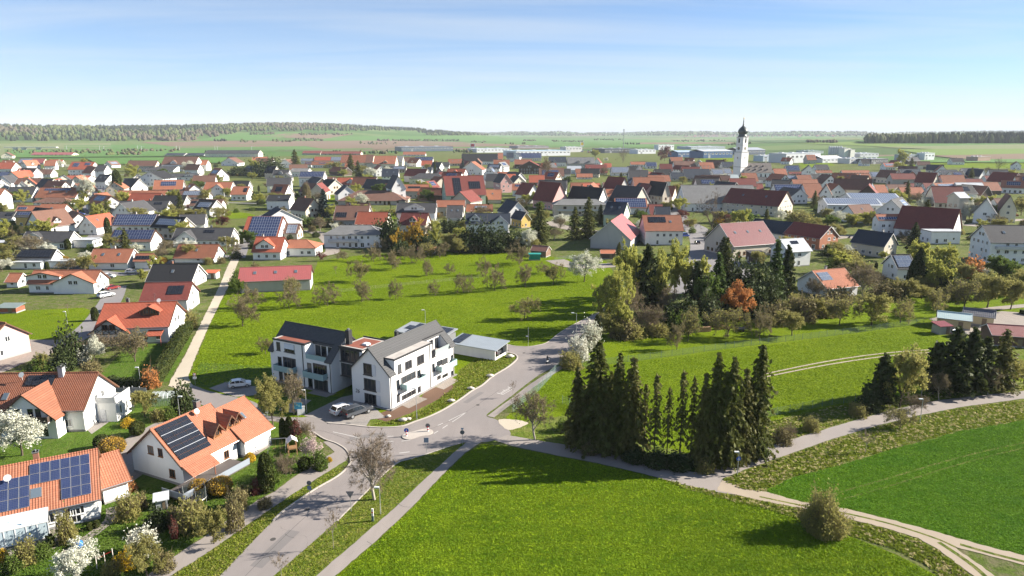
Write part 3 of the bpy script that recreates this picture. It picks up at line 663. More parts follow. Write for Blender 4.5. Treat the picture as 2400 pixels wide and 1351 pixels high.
def hip_roof(root, L, W, he, hr, mat, oe=0.6, th=0.2, name='roof', hipx=None):
    m = MB(); s = (hr - he) / (W / 2); ye = W/2 + oe; ze = he - s*oe; xe = L/2 + oe; hx = L/2 - (hipx if hipx is not None else W/2 * 0.9)
    A, B, C, D = (-xe,-ye,ze), (xe,-ye,ze), (xe,ye,ze), (-xe,ye,ze); R0, R1 = (-hx,0,hr), (hx,0,hr)
    m.slab([A, B, R1, R0], th); m.slab([C, D, R0, R1], th); m.slab([B, C, R1], th); m.slab([D, A, R0], th)
    m.tube(R0, R1, 0.12, n=6)
    for p, q in ((A, R0), (B, R1), (C, R1), (D, R0)): m.tube(p, q, 0.10, n=5)
    m.tube((-xe,-ye-0.05,ze-0.05), (xe,-ye-0.05,ze-0.05), 0.075, n=6, mi=1)
    return m.build(name, [mat, ZINC], root)
def wall_body(root, L, W, he, hr, mat, gable=True, name='wall', base=None):
    m = MB(); t = 0.20; x, y = L/2, W/2
    if gable:
        prof = [(-y, 0), (y, 0), (y, he - t), (0, hr - t - 0.02), (-y, he - t)]
    else: prof = [(-y, 0), (y, 0), (y, he - t), (-y, he - t)]
    k = len(prof); vs = [(-x, a, b) for a, b in prof] + [(x, a, b) for a, b in prof]
    m.add(vs, [tuple(range(k)), tuple(range(2*k-1, k-1, -1))] + [(i, i+k, (i+1)%k+k, (i+1)%k) for i in range(k)])
    o = m.build(name, mat, root)
    b = MB(); b.box(-x-0.03, x+0.03, -y-0.03, y+0.03, -0.3, 0.35); b.build('plinth', m_wall((0.30,0.29,0.28)), root)
    return o
def chimney(root, roofo, x, y, z0, z1, c=(0.26,0.12,0.08), w=0.55):
    m = MB(); m.box(x-w/2, x+w/2, y-w/2, y+w/2, z0, z1, 0); m.box(x-w/2-0.07, x+w/2+0.07, y-w/2-0.07, y+w/2+0.07, z1-0.14, z1, 1); m.tube((x, y, z1), (x, y, z1+0.25), 0.12, n=6, mi=1)
    return m.build('chimney', [m_plain(c), ZINC], roofo)
def skylight(parent, org, ux, uy, nrm, w=0.9, h=1.3):
    m = MB(); M = Matrix((ux, uy, nrm)).transposed().to_4x4(); M.translation = org
    m.box(-w/2, w/2, -h/2, h/2, -0.1, 0.10, 0, M); m.box(-w/2+0.09, w/2-0.09, -h/2+0.09, h/2-0.09, 0.10, 0.11, 1, M)
    return m.build('skylight', [ZINC, m_skylight()], parent)
@cached
def m_skylight(): return NT('skylight_glass').base((0.10, 0.13, 0.16), 0.05, 0.8)
def balcony(parent, x0, x1, y, z, depth=1.3, rail=(0.16,0.08,0.045), solid=True):
    m = MB(); m.box(x0, x1, y - depth, y, z - 0.18, z); b = m.build('balcony', m_wall((0.62,0.60,0.57)), parent)
    r = MB()
    if solid:
        r.box(x0, x1, y-depth-0.03, y-depth+0.02, z-0.1, z+0.95); r.box(x0, x0+0.05, y-depth, y, z, z+0.95); r.box(x1-0.05, x1, y-depth, y, z, z+0.95)
    else:
        n = max(3, int((x1-x0)/0.35))
        for i in range(n+1):
            x = x0 + (x1-x0)*i/n; r.box(x-0.02, x+0.02, y-depth, y-depth+0.04, z, z+0.95)
        r.box(x0, x1, y-depth-0.01, y-depth+0.05, z+0.92, z+1.0)
    r.build('railing', m_plain(rail), b); return b
def dormer(root, u, wd, L, W, he, hr, rmat, wmat, front=None, zeave=None, rise=None, fr='w', near=True, full=False, trim='b'):
    """A cross gable standing on the front slope, or a full-height bay (full)."""
    s = (hr - he) / (W / 2); x = -L/2 + u * L; yf = -W/2 + (front if front is not None else 1.0); zr = hr + (yf) * s
    zev = zeave if zeave is not None else min(zr + 1.3, hr - 1.2); zap = min(zev + (rise if rise is not None else wd/2 * 0.75), hr - 0.1)
    yb = -(hr - zap) / s + 0.3; ybe = -(hr - zev) / s + 0.3
    m = MB(); z0 = 0 if full else max(he - 0.3, zr - 1.0); h = wd/2 - 0.25
    m.add([(x-h, yf, z0), (x+h, yf, z0), (x+h, yf, zev), (x, yf, zap-0.18), (x-h, yf, zev), (x-h, ybe, z0), (x+h, ybe, z0), (x+h, ybe, zev), (x, ybe, zap-0.18), (x-h, ybe, zev)],
          [(0,1,2,3,4), (1,6,7,2), (0,4,9,5), (3,2,7,8), (4,3,8,9)])
    d = m.build('dormer', wmat, root)
    r = MB(); sd = (zap - zev) / (wd/2 - 0.25); e = 0.35
    A = lambda sg, y: (x + sg*(wd/2 + e - 0.25), y, zev - sd*e)
    r.slab([A(-1, yf-0.5), (x, yf-0.5, zap), (x, yb, zap), A(-1, ybe)][::-1] if False else [A(-1, ybe), A(-1, yf-0.5), (x, yf-0.5, zap), (x, yb, zap)], 0.16)
    r.slab([(x, yb, zap), (x, yf-0.5, zap), A(1, yf-0.5), A(1, ybe)], 0.16)
    for sg in (-1, 1):
        p = Vector(A(sg, yf-0.53)); q = Vector((x, yf-0.53, zap)); dn = Vector((0,0,-0.26)); up = Vector((0,0,0.03)); bk = Vector((0,0.05,0))
        vv = [p+up, q+up, q+dn, p+dn, p+up+bk, q+up+bk, q+dn+bk, p+dn+bk]; r.add(vv, [(0,1,2,3),(7,6,5,4),(0,4,5,1),(3,2,6,7),(0,3,7,4)], 1)
    r.build('dormer_roof', [rmat, TRIM[trim]], d)
    ww = min(1.3, wd*0.33); zz = max(zr + 0.35, zev - 1.35)
    for xx in ((x - ww*0.62, x + ww*0.62) if wd > 3.4 else (x,)):
        put_window(d, xx, yf, zz, ww, 1.25, 0, fr, near)
        if full and zz > 3.4: put_window(d, xx, yf, 0.9, ww, 1.3, 0, fr, near)
    return d

HOUSES = []
def make_house(name, c, yaw, L, W, he, hr, rk, wk, opts='', near=True, sc=1.0, kind='g', seed=0, hide_front=False, fr=None, trim=None):
    """A gabled (g), hipped (h) or flat (f) house with its windows, chimney and extras."""
    r = random.Random(seed); root = empty(name, (c.x, c.y, 0), yaw); wm = m_wall(WALL[wk][0]); rm = roof_mat(rk); o = opts.split()
    trim = trim or ('w' if rk in 'dkngl' else r.choice('bbw')); fr = fr or ('w' if wk not in 'bc' else r.choice('wwb'))
    if kind == 'f':
        wall_body(root, L, W, he + 0.2, hr, wm, False); m = MB(); m.box(-L/2-0.25, L/2+0.25, -W/2-0.25, W/2+0.25, he, he+0.28, 1); m.box(-L/2-0.02, L/2+0.02, -W/2-0.02, W/2+0.02, he+0.28, he+0.30, 0)
        roofo = m.build('roof', [m_flat_roof(ROOF[rk][0]), TRIM['g']], root); hr = he + 0.3
    elif kind == 'h':
        wall_body(root, L, W, he, hr, wm, False); roofo = hip_roof(root, L, W, he, hr, rm)
    else:
        wall_body(root, L, W, he, hr, wm, True); roofo = gable_roof(root, L, W, he, hr, rm, 0.5*sc, 0.45*sc, trim=trim)
    # windows on the sides that the lane sees
    R = Matrix.Rotation(yaw, 3, 'Z'); tocam = Vector((-c.x, -c.y, 0)).normalized()
    fh = 2.75 * sc; nf = max(1, int((he + 0.4) / fh)); ww, wh = 1.15 * sc, 1.25 * sc
    for nx, ny, rot, span, off in ((0, -1, 0, L, W/2), (0, 1, math.pi, L, W/2), (1, 0, math.pi/2, W, L/2), (-1, 0, -math.pi/2, W, L/2)):
        if (R @ Vector((nx, ny, 0))).dot(tocam) < 0.05 or 'nw' in o: continue
        n = max(1, int((span - 1.2) / (2.7 * sc))); floors = list(range(nf)); row = [(f, n) for f in floors]
        if nx and kind == 'g':
            rise = (hr - he)
            if rise > 3.0 * sc and span > 6: row.append((nf, 2 if rise > 3.6 * sc and span > 8.5 * sc else 1))
        for f, k in row:
            for i in range(k):
                if r.random() < (0.18 if f < nf else 0.0): continue
                u = (i - (k - 1) / 2) * (span / max(k, 1) * 0.86 if f < nf else 2.0 * sc); z = f * fh + 0.95 * sc
                if f == nf: z = min(z, hr - (hr-he) * (abs(u) + ww*0.6) / (W/2) - wh - 0.45 * sc) if True else z
                if z < 0.3: continue
                w_ = ww * r.choice((0.8, 1.0, 1.0, 1.35)); h_ = wh
                if f == 0 and ny == -1 and r.random() < 0.3: h_, z = wh * 1.6, 0.25
                p = (u, -off) if ny == -1 else (u, off) if ny == 1 else (off, u) if nx == 1 else (-off, u)
                put_window(root, p[0], p[1], z, w_, h_, rot, fr, near, 2 if w_ > 0.9*sc else 1)
    slope = math.atan2(hr - he, W/2); ux = Vector((1,0,0)); uy = Vector((0, math.cos(slope), math.sin(slope))); nr = Vector((0, -math.sin(slope), math.cos(slope))); SL = (W/2 + 0.4) / math.cos(slope)
    e0 = Vector((-L/2, -W/2 - 0.4, he - 0.4 * math.tan(slope)))
    for t in o:
        if t[0] == 'c':
            k = float(t[1:] or r.uniform(0.3, 0.75)); chimney(root, roofo, -L/2 + L*k, 0.6, hr - 1.2, hr + 1.0*sc, r.choice(((0.26,0.12,0.08), (0.10,0.10,0.10), (0.45,0.42,0.38))), 0.6*sc)
        elif t[0] in 'SPZ' and kind == 'g':       # S blue, P pale with sky reflection in the colour, Z black panels: u0-u1,v0-v1 in tenths of the front slope
            u0, u1, v0, v1 = [int(q) / 10 for q in (t[1:] or '0,10,0,10').split(',')]; pw, ph = 1.05 * sc, 1.68 * sc
            nc = max(1, int((u1-u0) * L / pw)); nrw = max(1, int((v1-v0) * SL / ph))
            put_panels(root, e0 + ux*(u0*L + ((u1-u0)*L - nc*pw)/2) + uy*(v0*SL + ((v1-v0)*SL - nrw*ph)/2), ux, uy, nr, nc, nrw, pw, ph, {'S': 'blue', 'P': 'pale', 'Z': 'black'}[t[0]], near and nc*nrw < 70)
        elif t[0] == 'k' and kind == 'g':
            n = int(t[1:] or 2)
            for i in range(n): skylight(root, e0 + ux*(L*(i+0.7)/(n+0.4)) + uy*SL*0.58 + nr*0.02, ux, uy, nr, 0.9*sc, 1.25*sc)
        elif t[0] == 'D':                          # D u,width  small dormer;  E u,width full-height bay
            u, wd = [float(q) for q in t[1:].split(',')]; dormer(root, u, wd, L, W, he, hr, rm, wm, front=0.9, fr=fr, near=near, trim=trim)
        elif t[0] == 'E':
            u, wd = [float(q) for q in t[1:].split(',')]; dormer(root, u, wd, L, W, he, hr, rm, wm, front=-1.0, zeave=he+0.2, fr=fr, near=near, full=True, trim=trim)
        elif t[0] == 'B': balcony(root, -L*0.42, L*(0.42 if r.random() < 0.5 else 0.1), -W/2, fh * max(1, nf-1), 1.2*sc, (0.16,0.08,0.045) if trim == 'b' else (0.5,0.5,0.5), True)
        elif t[0] == 'A':
            m = MB(); m.tube((L*0.2, 0.3, hr-0.5), (L*0.2, 0.3, hr+2.2), 0.03, n=5)
            for q in range(4): m.tube((L*0.2-0.5, 0.3, hr+1.2+q*0.25), (L*0.2+0.5, 0.3, hr+1.2+q*0.25), 0.015, n=4)
            m.build('antenna', ZINC, roofo)
        elif t[0] == 'g': put_door(root, L*0.3, -W/2, 0.05, 2.6*sc, 2.2*sc, 0, (0.42,0.42,0.42), 'garage_door')
    return root
HOUSE_LIST = '''
A 0 205 150 200 e262 b300 r w c
A 172 258 285 255 e298 b318 r w S3,8,4,8
A 345 270 500 265 e312 b345 b w c
A 670 200 885 195 e268 b335 r w S1,4,3,9 S6,9,5,9
A 905 235 1000 225 e282 b372 d w c
A 1200 190 1470 182 e235 b292 b b c0.05
A 1535 152 1850 146 e222 b288 b w D0.35,9
A 1765 182 1940 177 e225 b282 o w c
A G 2130 160 175 78 L14 h4 H9.5 b w B
A 1395 242 1660 236 e278 b296 d w p18
A G 1388 290 262 84 L16 h8 H12.5 k w
A 1560 312 1870 300 e338 b372 d w p16 D0.75,10
A 0 290 112 292 e335 b362 d w S
A G 22 328 130 100 L12 h5 H9.5 d w
A 165 352 405 347 e405 b475 b w c0.6 A
A 480 360 700 350 F b402 l w
A 628 332 850 318 e360 b398 r w p20
A G 190 390 120 122 L14 h4 H9 d w
A 380 437 755 437 e530 b575 u w S1,8,6,10 c k2
A 430 532 600 530 e578 b612 b w S2,6,4,9 h
A 385 592 625 587 e685 b772 o w k1
A 172 607 380 603 e655 b700 o w S0,5,2,8
A 160 660 402 655 e708 b872 d y S0,10,1,10
A 0 665 152 660 e725 b810 d w Z4,10,3,9
A 0 447 30 445 e520 b650 o w
A 1105 468 1558 460 e552 b600 o w D0.28,4 D0.76,4 c
A 1120 565 1580 558 e640 b685 d w Z7,9,5,9 k1 c0.6
A 1680 467 1950 463 e525 b562 b w P1,10,2,10
A 1785 548 2080 542 e605 b685 b w D0.7,9 Z0,3,3,8
A 1920 388 2170 382 e455 b525 o w E0.55,10
A 2170 428 2325 424 e500 b560 o w Z7,10,2,9
A 1080 690 1482 682 e788 b855 b w S0,10,0,10 c0.45
A 1062 834 1452 832 e938 b1030 b w S0,10,2,10
A 245 848 690 840 e942 b1012 d w D0.25,6 c
A 0 935 200 930 F b1010 l w
A 665 912 950 905 F b1000 l w
A 150 1014 530 1012 e1092 b1182 k w Z0,10,0,10
A 60 1150 345 1145 F b1200 l w
A 405 1132 705 1122 F b1190 l w
A 872 1012 1250 1003 e1132 b1205 o w k2 c0.5
A 1230 1064 1392 1062 e1120 b1200 o w Z0,10,0,9
A 1642 820 2182 805 e922 b992 d w E0.25,9 c0.6 Z5,7,5,9
A 1662 970 2042 962 e1100 b1142 u w k1
A 1422 1152 1850 1148 e1308 b1375 k w c0.4 k1
A 315 1215 940 1198 e1330 b1420 o w E0.72,13 D0.2,11
A 0 1265 92 1260 e1330 b1372 o w
A 320 112 700 106 e132 b142 m c p20
A 190 170 425 165 e212 b222 m c P0,5,0,10
A G 55 110 90 110 L14 h4 H9 b c
A 1580 117 1760 113 e138 b146 n g p16
A 1790 116 1960 112 e138 b146 n g p16
A G 2045 95 175 80 L22 h5 H9 d T
B -215 75 280 75 e122 b152 d c p25
B 450 97 620 95 e118 b132 R b p18
B 720 92 1090 86 e122 b136 R b p18
B 800 136 1030 130 e205 b240 u c c
B 1032 132 1100 130 e205 b240 b c
B 1105 143 1310 140 e216 b282 o c D0.55,6
B 1312 143 1372 140 e200 b250 g c
B G 1075 203 190 85 L12 h5 H8 o c
B 1370 156 1480 152 e195 b230 b w c
B 1480 154 1650 150 e205 b230 d w S
B 548 152 700 149 e185 b215 r w
B 700 152 800 150 e188 b215 b w P
B 420 168 545 165 e190 b215 g w P
B G 272 176 120 78 L13 h5 H9.5 b w
B 460 198 525 196 e222 b250 b w S0,10,2,9
B 525 196 722 192 e225 b255 u w S3,7,3,7
B 340 260 500 256 e290 b335 g w p20
B 412 288 642 284 e347 b432 g w S0,10,1,10 B
B 645 338 745 336 e372 b402 b b
B 762 348 985 342 e408 b440 r w D0.6,8
B G 850 425 175 112 L14 h4.5 H9 n w
B 955 468 1255 462 e560 b600 b b Z1,6,5,9 P5,8,1,9 h
B G 1325 330 128 112 L15 h8.5 H15 d w
B 1010 398 1132 394 e428 b468 d w
B 120 510 330 502 e560 b645 k w k1 p24
B 745 608 1062 602 e738 b812 b g Z0,4,1,6 Z6,10,1,6 c
B 790 788 1065 788 e875 b1000 g w h B
B G 240 640 330 120 L13 h4 H9 n w
B 272 775 412 772 e862 b925 b b P1,10,0,9
B 0 900 272 895 e1035 b1115 r w D0.42,7.5 c0.2
B 320 925 470 918 e1000 b1080 o w h k1
B -75 708 258 706 e890 b950 r w S1,10,0,10
B 1315 584 1682 578 e668 b802 d w D0.45,11 B
B 1682 558 1948 552 e616 b702 o b
B 1780 605 1930 602 e715 b792 d w k2 B
B 1960 594 2205 590 e660 b690 u w P3,8,3,9
B 1952 685 2370 668 e772 b910 n w E0.78,8 D0.2,5
B 2012 460 2287 450 e548 b585 o b S0,4,6,9 k2
B G 1900 475 210 62 L12 h5 H10 R b
B 1748 335 2112 318 a14 W17 h6 H15.5 R n Z2,4,0,9 Z6,9,3,7
B G 2005 198 215 80 L16 h5 H12 u w
B 1917 124 2252 118 e192 b225 k w
B 2252 116 2300 114 e170 b215 o c
B 1642 204 1802 198 e240 b285 d w c
B 1542 188 1642 183 e230 b265 r w
B 1252 238 1402 234 e272 b300 d b P2,9,2,9
B 1392 280 1560 276 e305 b352 b w
B 1525 305 1680 302 e355 b402 d c h
B G 1500 368 110 78 L8 h2.6 H4.5 g c
B 1372 106 1582 102 e130 b145 o w
B 2212 182 2362 174 e255 b288 u w c
B 2332 112 2400 110 e160 b200 n w
B 2252 292 2420 287 e318 b345 o b
B G 2330 312 110 112 L13 h7 H12 d p
B 1220 392 1290 390 e410 b470 r w
B 1600 248 1640 246 e290 b320 n w
B 0 166 165 162 e215 b262 b w
C 75 118 275 115 e162 b190 g c S0,10,0,10
C G 25 115 95 60 L14 h6 H11 n w
C 342 152 505 148 e202 b242 n w D0.3,3 k2
C 515 158 765 152 e212 b275 g g k5 D0.4,4 D0.8,4
C G 790 165 75 75 L12 h5 H10 R w
C 22 178 185 172 e220 b262 u T
C G 165 192 215 86 L18 h7 H12 R T
C 268 212 412 207 e262 b290 r c D0.4,4 D0.75,4
C 250 256 482 252 e330 b368 b w S1,8,0,8
C 512 238 645 233 e272 b310 l w
C 680 224 882 222 e298 b318 R c
C 858 212 925 210 e250 b268 r w
C 590 264 690 260 e300 b335 u w
C 600 308 750 306 e340 b360 o w
C 920 248 1087 243 e300 b330 g w P
C 1072 238 1212 236 e275 b300 k w
C G 1175 238 70 72 L12 h5 H10 k w
C 1087 293 1300 288 e335 b362 o w D0.2,3 D0.8,3
C 1322 268 1482 264 e332 b362 k c
C 1472 298 1650 296 e355 b372 n c c
C 1102 198 1252 196 e222 b248 o w
C 1242 203 1345 200 e240 b262 g w S
C 1382 224 1490 220 e258 b282 g w P
C 1500 243 1590 240 e285 b308 g w S
C 1502 192 1702 190 e242 b262 b w c
C 1740 203 1872 200 e258 b280 o w c
C 1592 264 1835 264 e352 b372 n c
C 1852 264 1962 258 e330 b362 g w P0,10,2,9
C 1964 260 2035 256 e320 b352 g w P0,10,2,9
C 1948 198 2060 196 e246 b262 n w
C 2048 284 2185 280 e320 b345 o w
C 2132 303 2272 298 e378 b402 u w
C 2010 318 2105 312 e385 b410 t w
C 2292 345 2400 342 e362 b398 d w
C 158 324 302 320 e388 b420 r T
C 0 402 165 398 e460 b520 o w S1,7,5,9 k2
C G 205 402 130 118 L14 h5 H11 R w
C 240 398 352 395 e440 b492 r w
C G 450 395 160 128 L16 h5 H14 R p
C 545 394 685 388 e470 b500 u w
C 680 390 772 388 e430 b470 u w
C G 850 440 130 138 L20 h4.5 H12 k w
C 842 394 982 390 e440 b470 g b
C 872 452 992 450 e525 b545 o b
C G 1050 345 110 125 L14 h6 H12 R g
C 1125 344 1417 338 e465 b500 u p
C G 1290 412 150 98 L14 h6 H11 R p
C G 1440 390 75 115 L14 h7 H13 k b
C G 1215 432 190 128 L18 h4.5 H12.5 d b
C 1572 420 2242 408 e582 b662 g w
C 890 565 1070 580 a-25 W12 h6 H11 n n k2
C 952 540 1252 534 e622 b690 o w S0,10,0,10
C 470 545 782 542 e600 b702 g b h B
C 785 548 922 546 F b640 l w
C 1212 695 1572 692 e838 b975 u w Z1,6,5,9 k2
C 1270 592 1400 594 e690 b720 R w
C 1330 610 1470 620 a-6 W11 h6 H11 n w
C G 55 572 190 112 L14 h6 H11 n w
C G 130 668 90 118 L10 h4.5 H7.5 n y
C 2260 402 2330 398 e450 b480 R w
D 45 264 162 258 e318 b345 o w
D 160 232 282 230 e280 b310 d w S
D G 385 232 110 70 L14 h5 H10 d w
D 432 224 555 222 e268 b292 d w
D 190 292 402 288 e312 b330 R w
D 442 278 592 274 e300 b332 u w
D 602 308 942 302 e368 b392 u w
D 682 280 940 272 e298 b320 o w
D 945 294 1142 288 e350 b378 g w P0,10,0,10
D G 1205 278 100 115 L14 h5 H10 b c
D 1222 268 1412 264 e310 b345 n k
D G 1345 282 150 80 L12 h5 H10 n k
D 1420 300 1570 295 e345 b378 R w
D G 1575 300 90 120 L12 h6 H12 R b
D 1602 274 1760 270 e325 b350 n w
D 1802 258 1960 256 e300 b330 n w
D G 2010 268 90 112 L12 h5 H10 n w
D 1620 305 1800 300 e345 b365 n w k3
D 1582 350 1902 348 e412 b440 n b
D 1742 396 1992 386 e492 b525 l w
D 1532 416 1792 432 a-12 W15 h6 H13 R b
D 1217 436 1432 430 e520 b548 o g c0.8
D 1457 470 1662 468 e540 b580 n w
D 652 386 962 376 e480 b520 l w
D 985 412 1087 408 e482 b512 o w
D 48 406 312 402 e520 b560 d w S0,10,1,10
D 320 402 485 398 e530 b568 u w
D G 545 410 100 66 L12 h6 H11 b w
D 742 480 1172 500 a-8 W26 h6 H9.5 l w P0,10,0,10
D 525 525 1000 548 a-8 W16 h6 H8.5 l w P0,10,1,10
D G 1150 548 210 48 L18 h5.5 H11.5 d w P5,9,4,9
D 1000 695 1342 675 e738 b885 o w S0,10,0,6
D 1425 830 1690 825 F b965 l w
D 2100 540 2232 530 e600 b680 b w
D G 2260 512 120 62 L14 h6 H12 b c B
D G 2040 545 150 55 L12 h5 H11 d w
D 1142 1068 1325 1050 e1190 b1312 k w P0,10,1,9
D 680 330 830 326 e362 b385 g b
D 830 340 1030 336 e360 b390 d b
D 1060 350 1220 346 e372 b395 b b
D 1230 358 1500 352 e392 b412 g b
D 1440 395 1530 392 e455 b480 R w
D 1280 400 1440 395 e428 b450 R w
D 1105 410 1285 404 e450 b500 b w
D 2010 330 2140 322 e360 b410 R w
D 2190 335 2330 330 e370 b402 l w
D 1800 325 1940 322 e362 b385 R w
D 1920 268 2000 262 e300 b320 n w
D 0 345 140 342 e378 b402 d w
D 400 312 480 308 e345 b372 d w
D 140 328 270 322 e358 b385 g w P
D 262 320 395 318 e372 b388 u w
C 2100 435 2490 478 a-45 W17 h5.5 H12 R b k2
C 920 750 1025 680 Q W17 h4.6 H12 m g nw
C 1930 775 2340 750 Q W18 h5 H12.5 M b k3
D 742 600 945 592 Q e915,688 h5 H9.5 b w k1
D 1250 605 1793 640 Q W20 h4.6 H14 R w
D 840 825 1168 865 Q e920,962 h5.2 H9.6 n b c0.7
D 240 755 590 800 Q e410,903 h5.4 H9.8 R k
D -60 735 240 757 a-50 W11 h4.2 H8.5 n w
D 110 920 330 908 Q W10 h6 H9.6 l w Z3,7,5,9
D 410 1212 715 1187 Q e640,1375 h3.4 H7.4 o w P0,4,4,9 c0.45
D 2010 780 2540 797 a-6 W13 h8 H13 d w k2 B
D 1725 480 1835 480 a10 W7 h11 H13 l b
C 2180 1030 2310 1026 F b1150 d T
'''
CROP = {'A': (0, 330), 'B': (600, 330), 'C': (1200, 330), 'D': (1800, 330)}
def S_of(d): return 1 + 0.28 * float(smooth(200, 620, d))
DEBUG = False
def place_houses():
    for li, line in enumerate(HOUSE_LIST.strip().splitlines()):
        t = line.split(); ox, oy = CROP[t[0]]; K = 600 / 2384; q = lambda x, y: (ox + float(x) * K, oy + float(y) * K)
        nums = {}; gable = t[1] == 'G'; kind = 'g'; i0 = 6 if gable else 5
        if gable: ap = q(t[2], t[3]); wpx = float(t[4]) * K; ang = float(t[5])
        else: a = q(t[1], t[2]); b = q(t[3], t[4]); ang = 0.0
        keys = []; opts = []
        for s in t[i0:]:
            if s == 'F': kind = 'f'
            elif s == 'h': kind = 'h'
            elif s == 'Q': nums['Q'] = 1
            elif s[0] == 'e' and ',' in s: ept = q(*s[1:].split(','))
            elif len(keys) < 2 and s[0] in 'ebapWhHL' and len(s) > 1: nums[s[0]] = float(s[1:])
            elif len(keys) < 2: keys.append(s)
            elif s[0] == 'p' and len(s) > 1: nums['p'] = float(s[1:])
            else: opts.append(s)
        rk, wk = keys; pitch = math.radians(nums.get('p', 24 if kind == 'h' else 38)); yaw = math.radians(nums.get('a', ang))
        if gable:
            g0 = G(*ap, 0); he, hr = nums['h'], nums['H']
            sc = S_of(G(*ap, hr).length); he *= sc; hr *= sc; p = G(*ap, hr); Wd = wpx / ppm(p) / math.sin(math.radians(ang)) * 0.94; L = nums['L'] * sc
            c = p + Vector((math.cos(yaw), math.sin(yaw), 0)) * L / 2
        elif 'Q' in nums:
            he, hr = nums['h'], nums['H']; P1, P2 = G(*a, hr), G(*b, hr); dv = P2 - P1; yaw = math.atan2(dv.y, dv.x); L = dv.length - 0.9; c = (P1 + P2) / 2; sc = S_of(c.length) ** 0.5
            nv = Vector((math.sin(yaw), -math.cos(yaw), 0)); Wd = nums['W'] if 'W' in nums else 2 * ((G(*ept, he - 0.3) - P1).dot(nv) - 0.5)
            if DEBUG: print('Q', line, 'W %.1f L %.1f yaw %.0f base row %.0f d %.0f' % (Wd, L, math.degrees(yaw), PX(Vector((c.x, c.y, 0)) + nv * Wd / 2)[1], c.length))
        elif 'W' in nums:
            mid = ((a[0]+b[0])/2, (a[1]+b[1])/2); hr = nums['H']; sc = S_of(G(*mid, hr).length); hr *= sc; he = nums['h'] * sc; Wd = nums['W'] * sc; c = G(*mid, hr)
            L = abs(b[0]-a[0]) / ppm(c) / math.cos(yaw) - 0.9
        else:
            mid = ((a[0]+b[0])/2, (a[1]+b[1])/2); fb = G(mid[0], oy + nums['b']*K, 0); sc = S_of(fb.length)
            if kind == 'f':
                h0 = top_z(fb, mid[1] + 6); he = max(2.4, min(8, h0)); c0 = G(*mid, he); Wd = max(5.0, min(16.0, c0.y - fb.y)); hr = he; L = abs(b[0]-a[0]) / ppm(c0); c = Vector((c0.x, fb.y + Wd/2, 0))
            else:
                he = top_z(fb, oy + nums['e']*K) + 0.25; lo, hi = 2.0, 16.0
                he = max(2.3, min(8.5 * sc, he))
                for _ in range(30):
                    h = (lo + hi) / 2; yy = PX((fb.x, fb.y + h, he + h * math.tan(pitch)))[1]
                    if yy > mid[1]: lo = h
                    else: hi = h
                h = max(2.6, min(11.0 * sc, (lo + hi) / 2)); Wd = 2 * h; hr = he + h * math.tan(pitch)
                c = G(mid[0], mid[1], hr); c = Vector((c.x, fb.y + h, 0)); L = abs(b[0]-a[0]) / ppm(Vector((c.x, c.y, hr))) - (0 if kind == 'h' else 0.9)
                if kind == 'h': L += Wd * 0.9
                if 'a' not in nums and abs(mid[0] - 1200) > 0: pass
        L = max(L, 3.5); c.z = 0
        dist = c.length; near = dist < 330
        big = L > 24 or (rk in 'lmM')
        name = 'barn' if (big and rk in 'lmMR') else ('garage' if kind == 'f' and he < 3.6 else 'house')
        root = make_house(name, c, yaw, L, Wd, he, hr, rk, wk, ' '.join(opts), near, sc, kind, 1000 + li)
        feats = []
        if any(x[0] in 'SPZ' for x in opts): feats.append('solar panels')
        if any(x[0] in 'DE' for x in opts): feats.append('a cross gable' if any(x[0] == 'E' for x in opts) else 'dormers' if sum(x[0] == 'D' for x in opts) > 1 else 'a dormer')
        if any(x[0] == 'k' for x in opts): feats.append('skylights')
        if any(x[0] == 'B' for x in opts): feats.append('a balcony')
        if any(x[0] == 'c' for x in opts) and len(feats) < 2: feats.append('a chimney')
        shape = {'f': 'flat', 'h': 'hipped'}.get(kind, '')
        rn = ROOF[rk][1] if kind != 'f' else ROOF[rk][1].split()[0]
        base = f"{WALL[wk][1]} {name} with {(shape + ' ') if shape else ''}{rn} roof" + ((' and ' if len(feats) == 1 else ', ') + ' and '.join(feats[:2]) if feats else '')
        px = PX(c + Vector((0, 0, hr * 0.6)))
        HOUSES.append((root, base, px, name, dist))
place_houses()
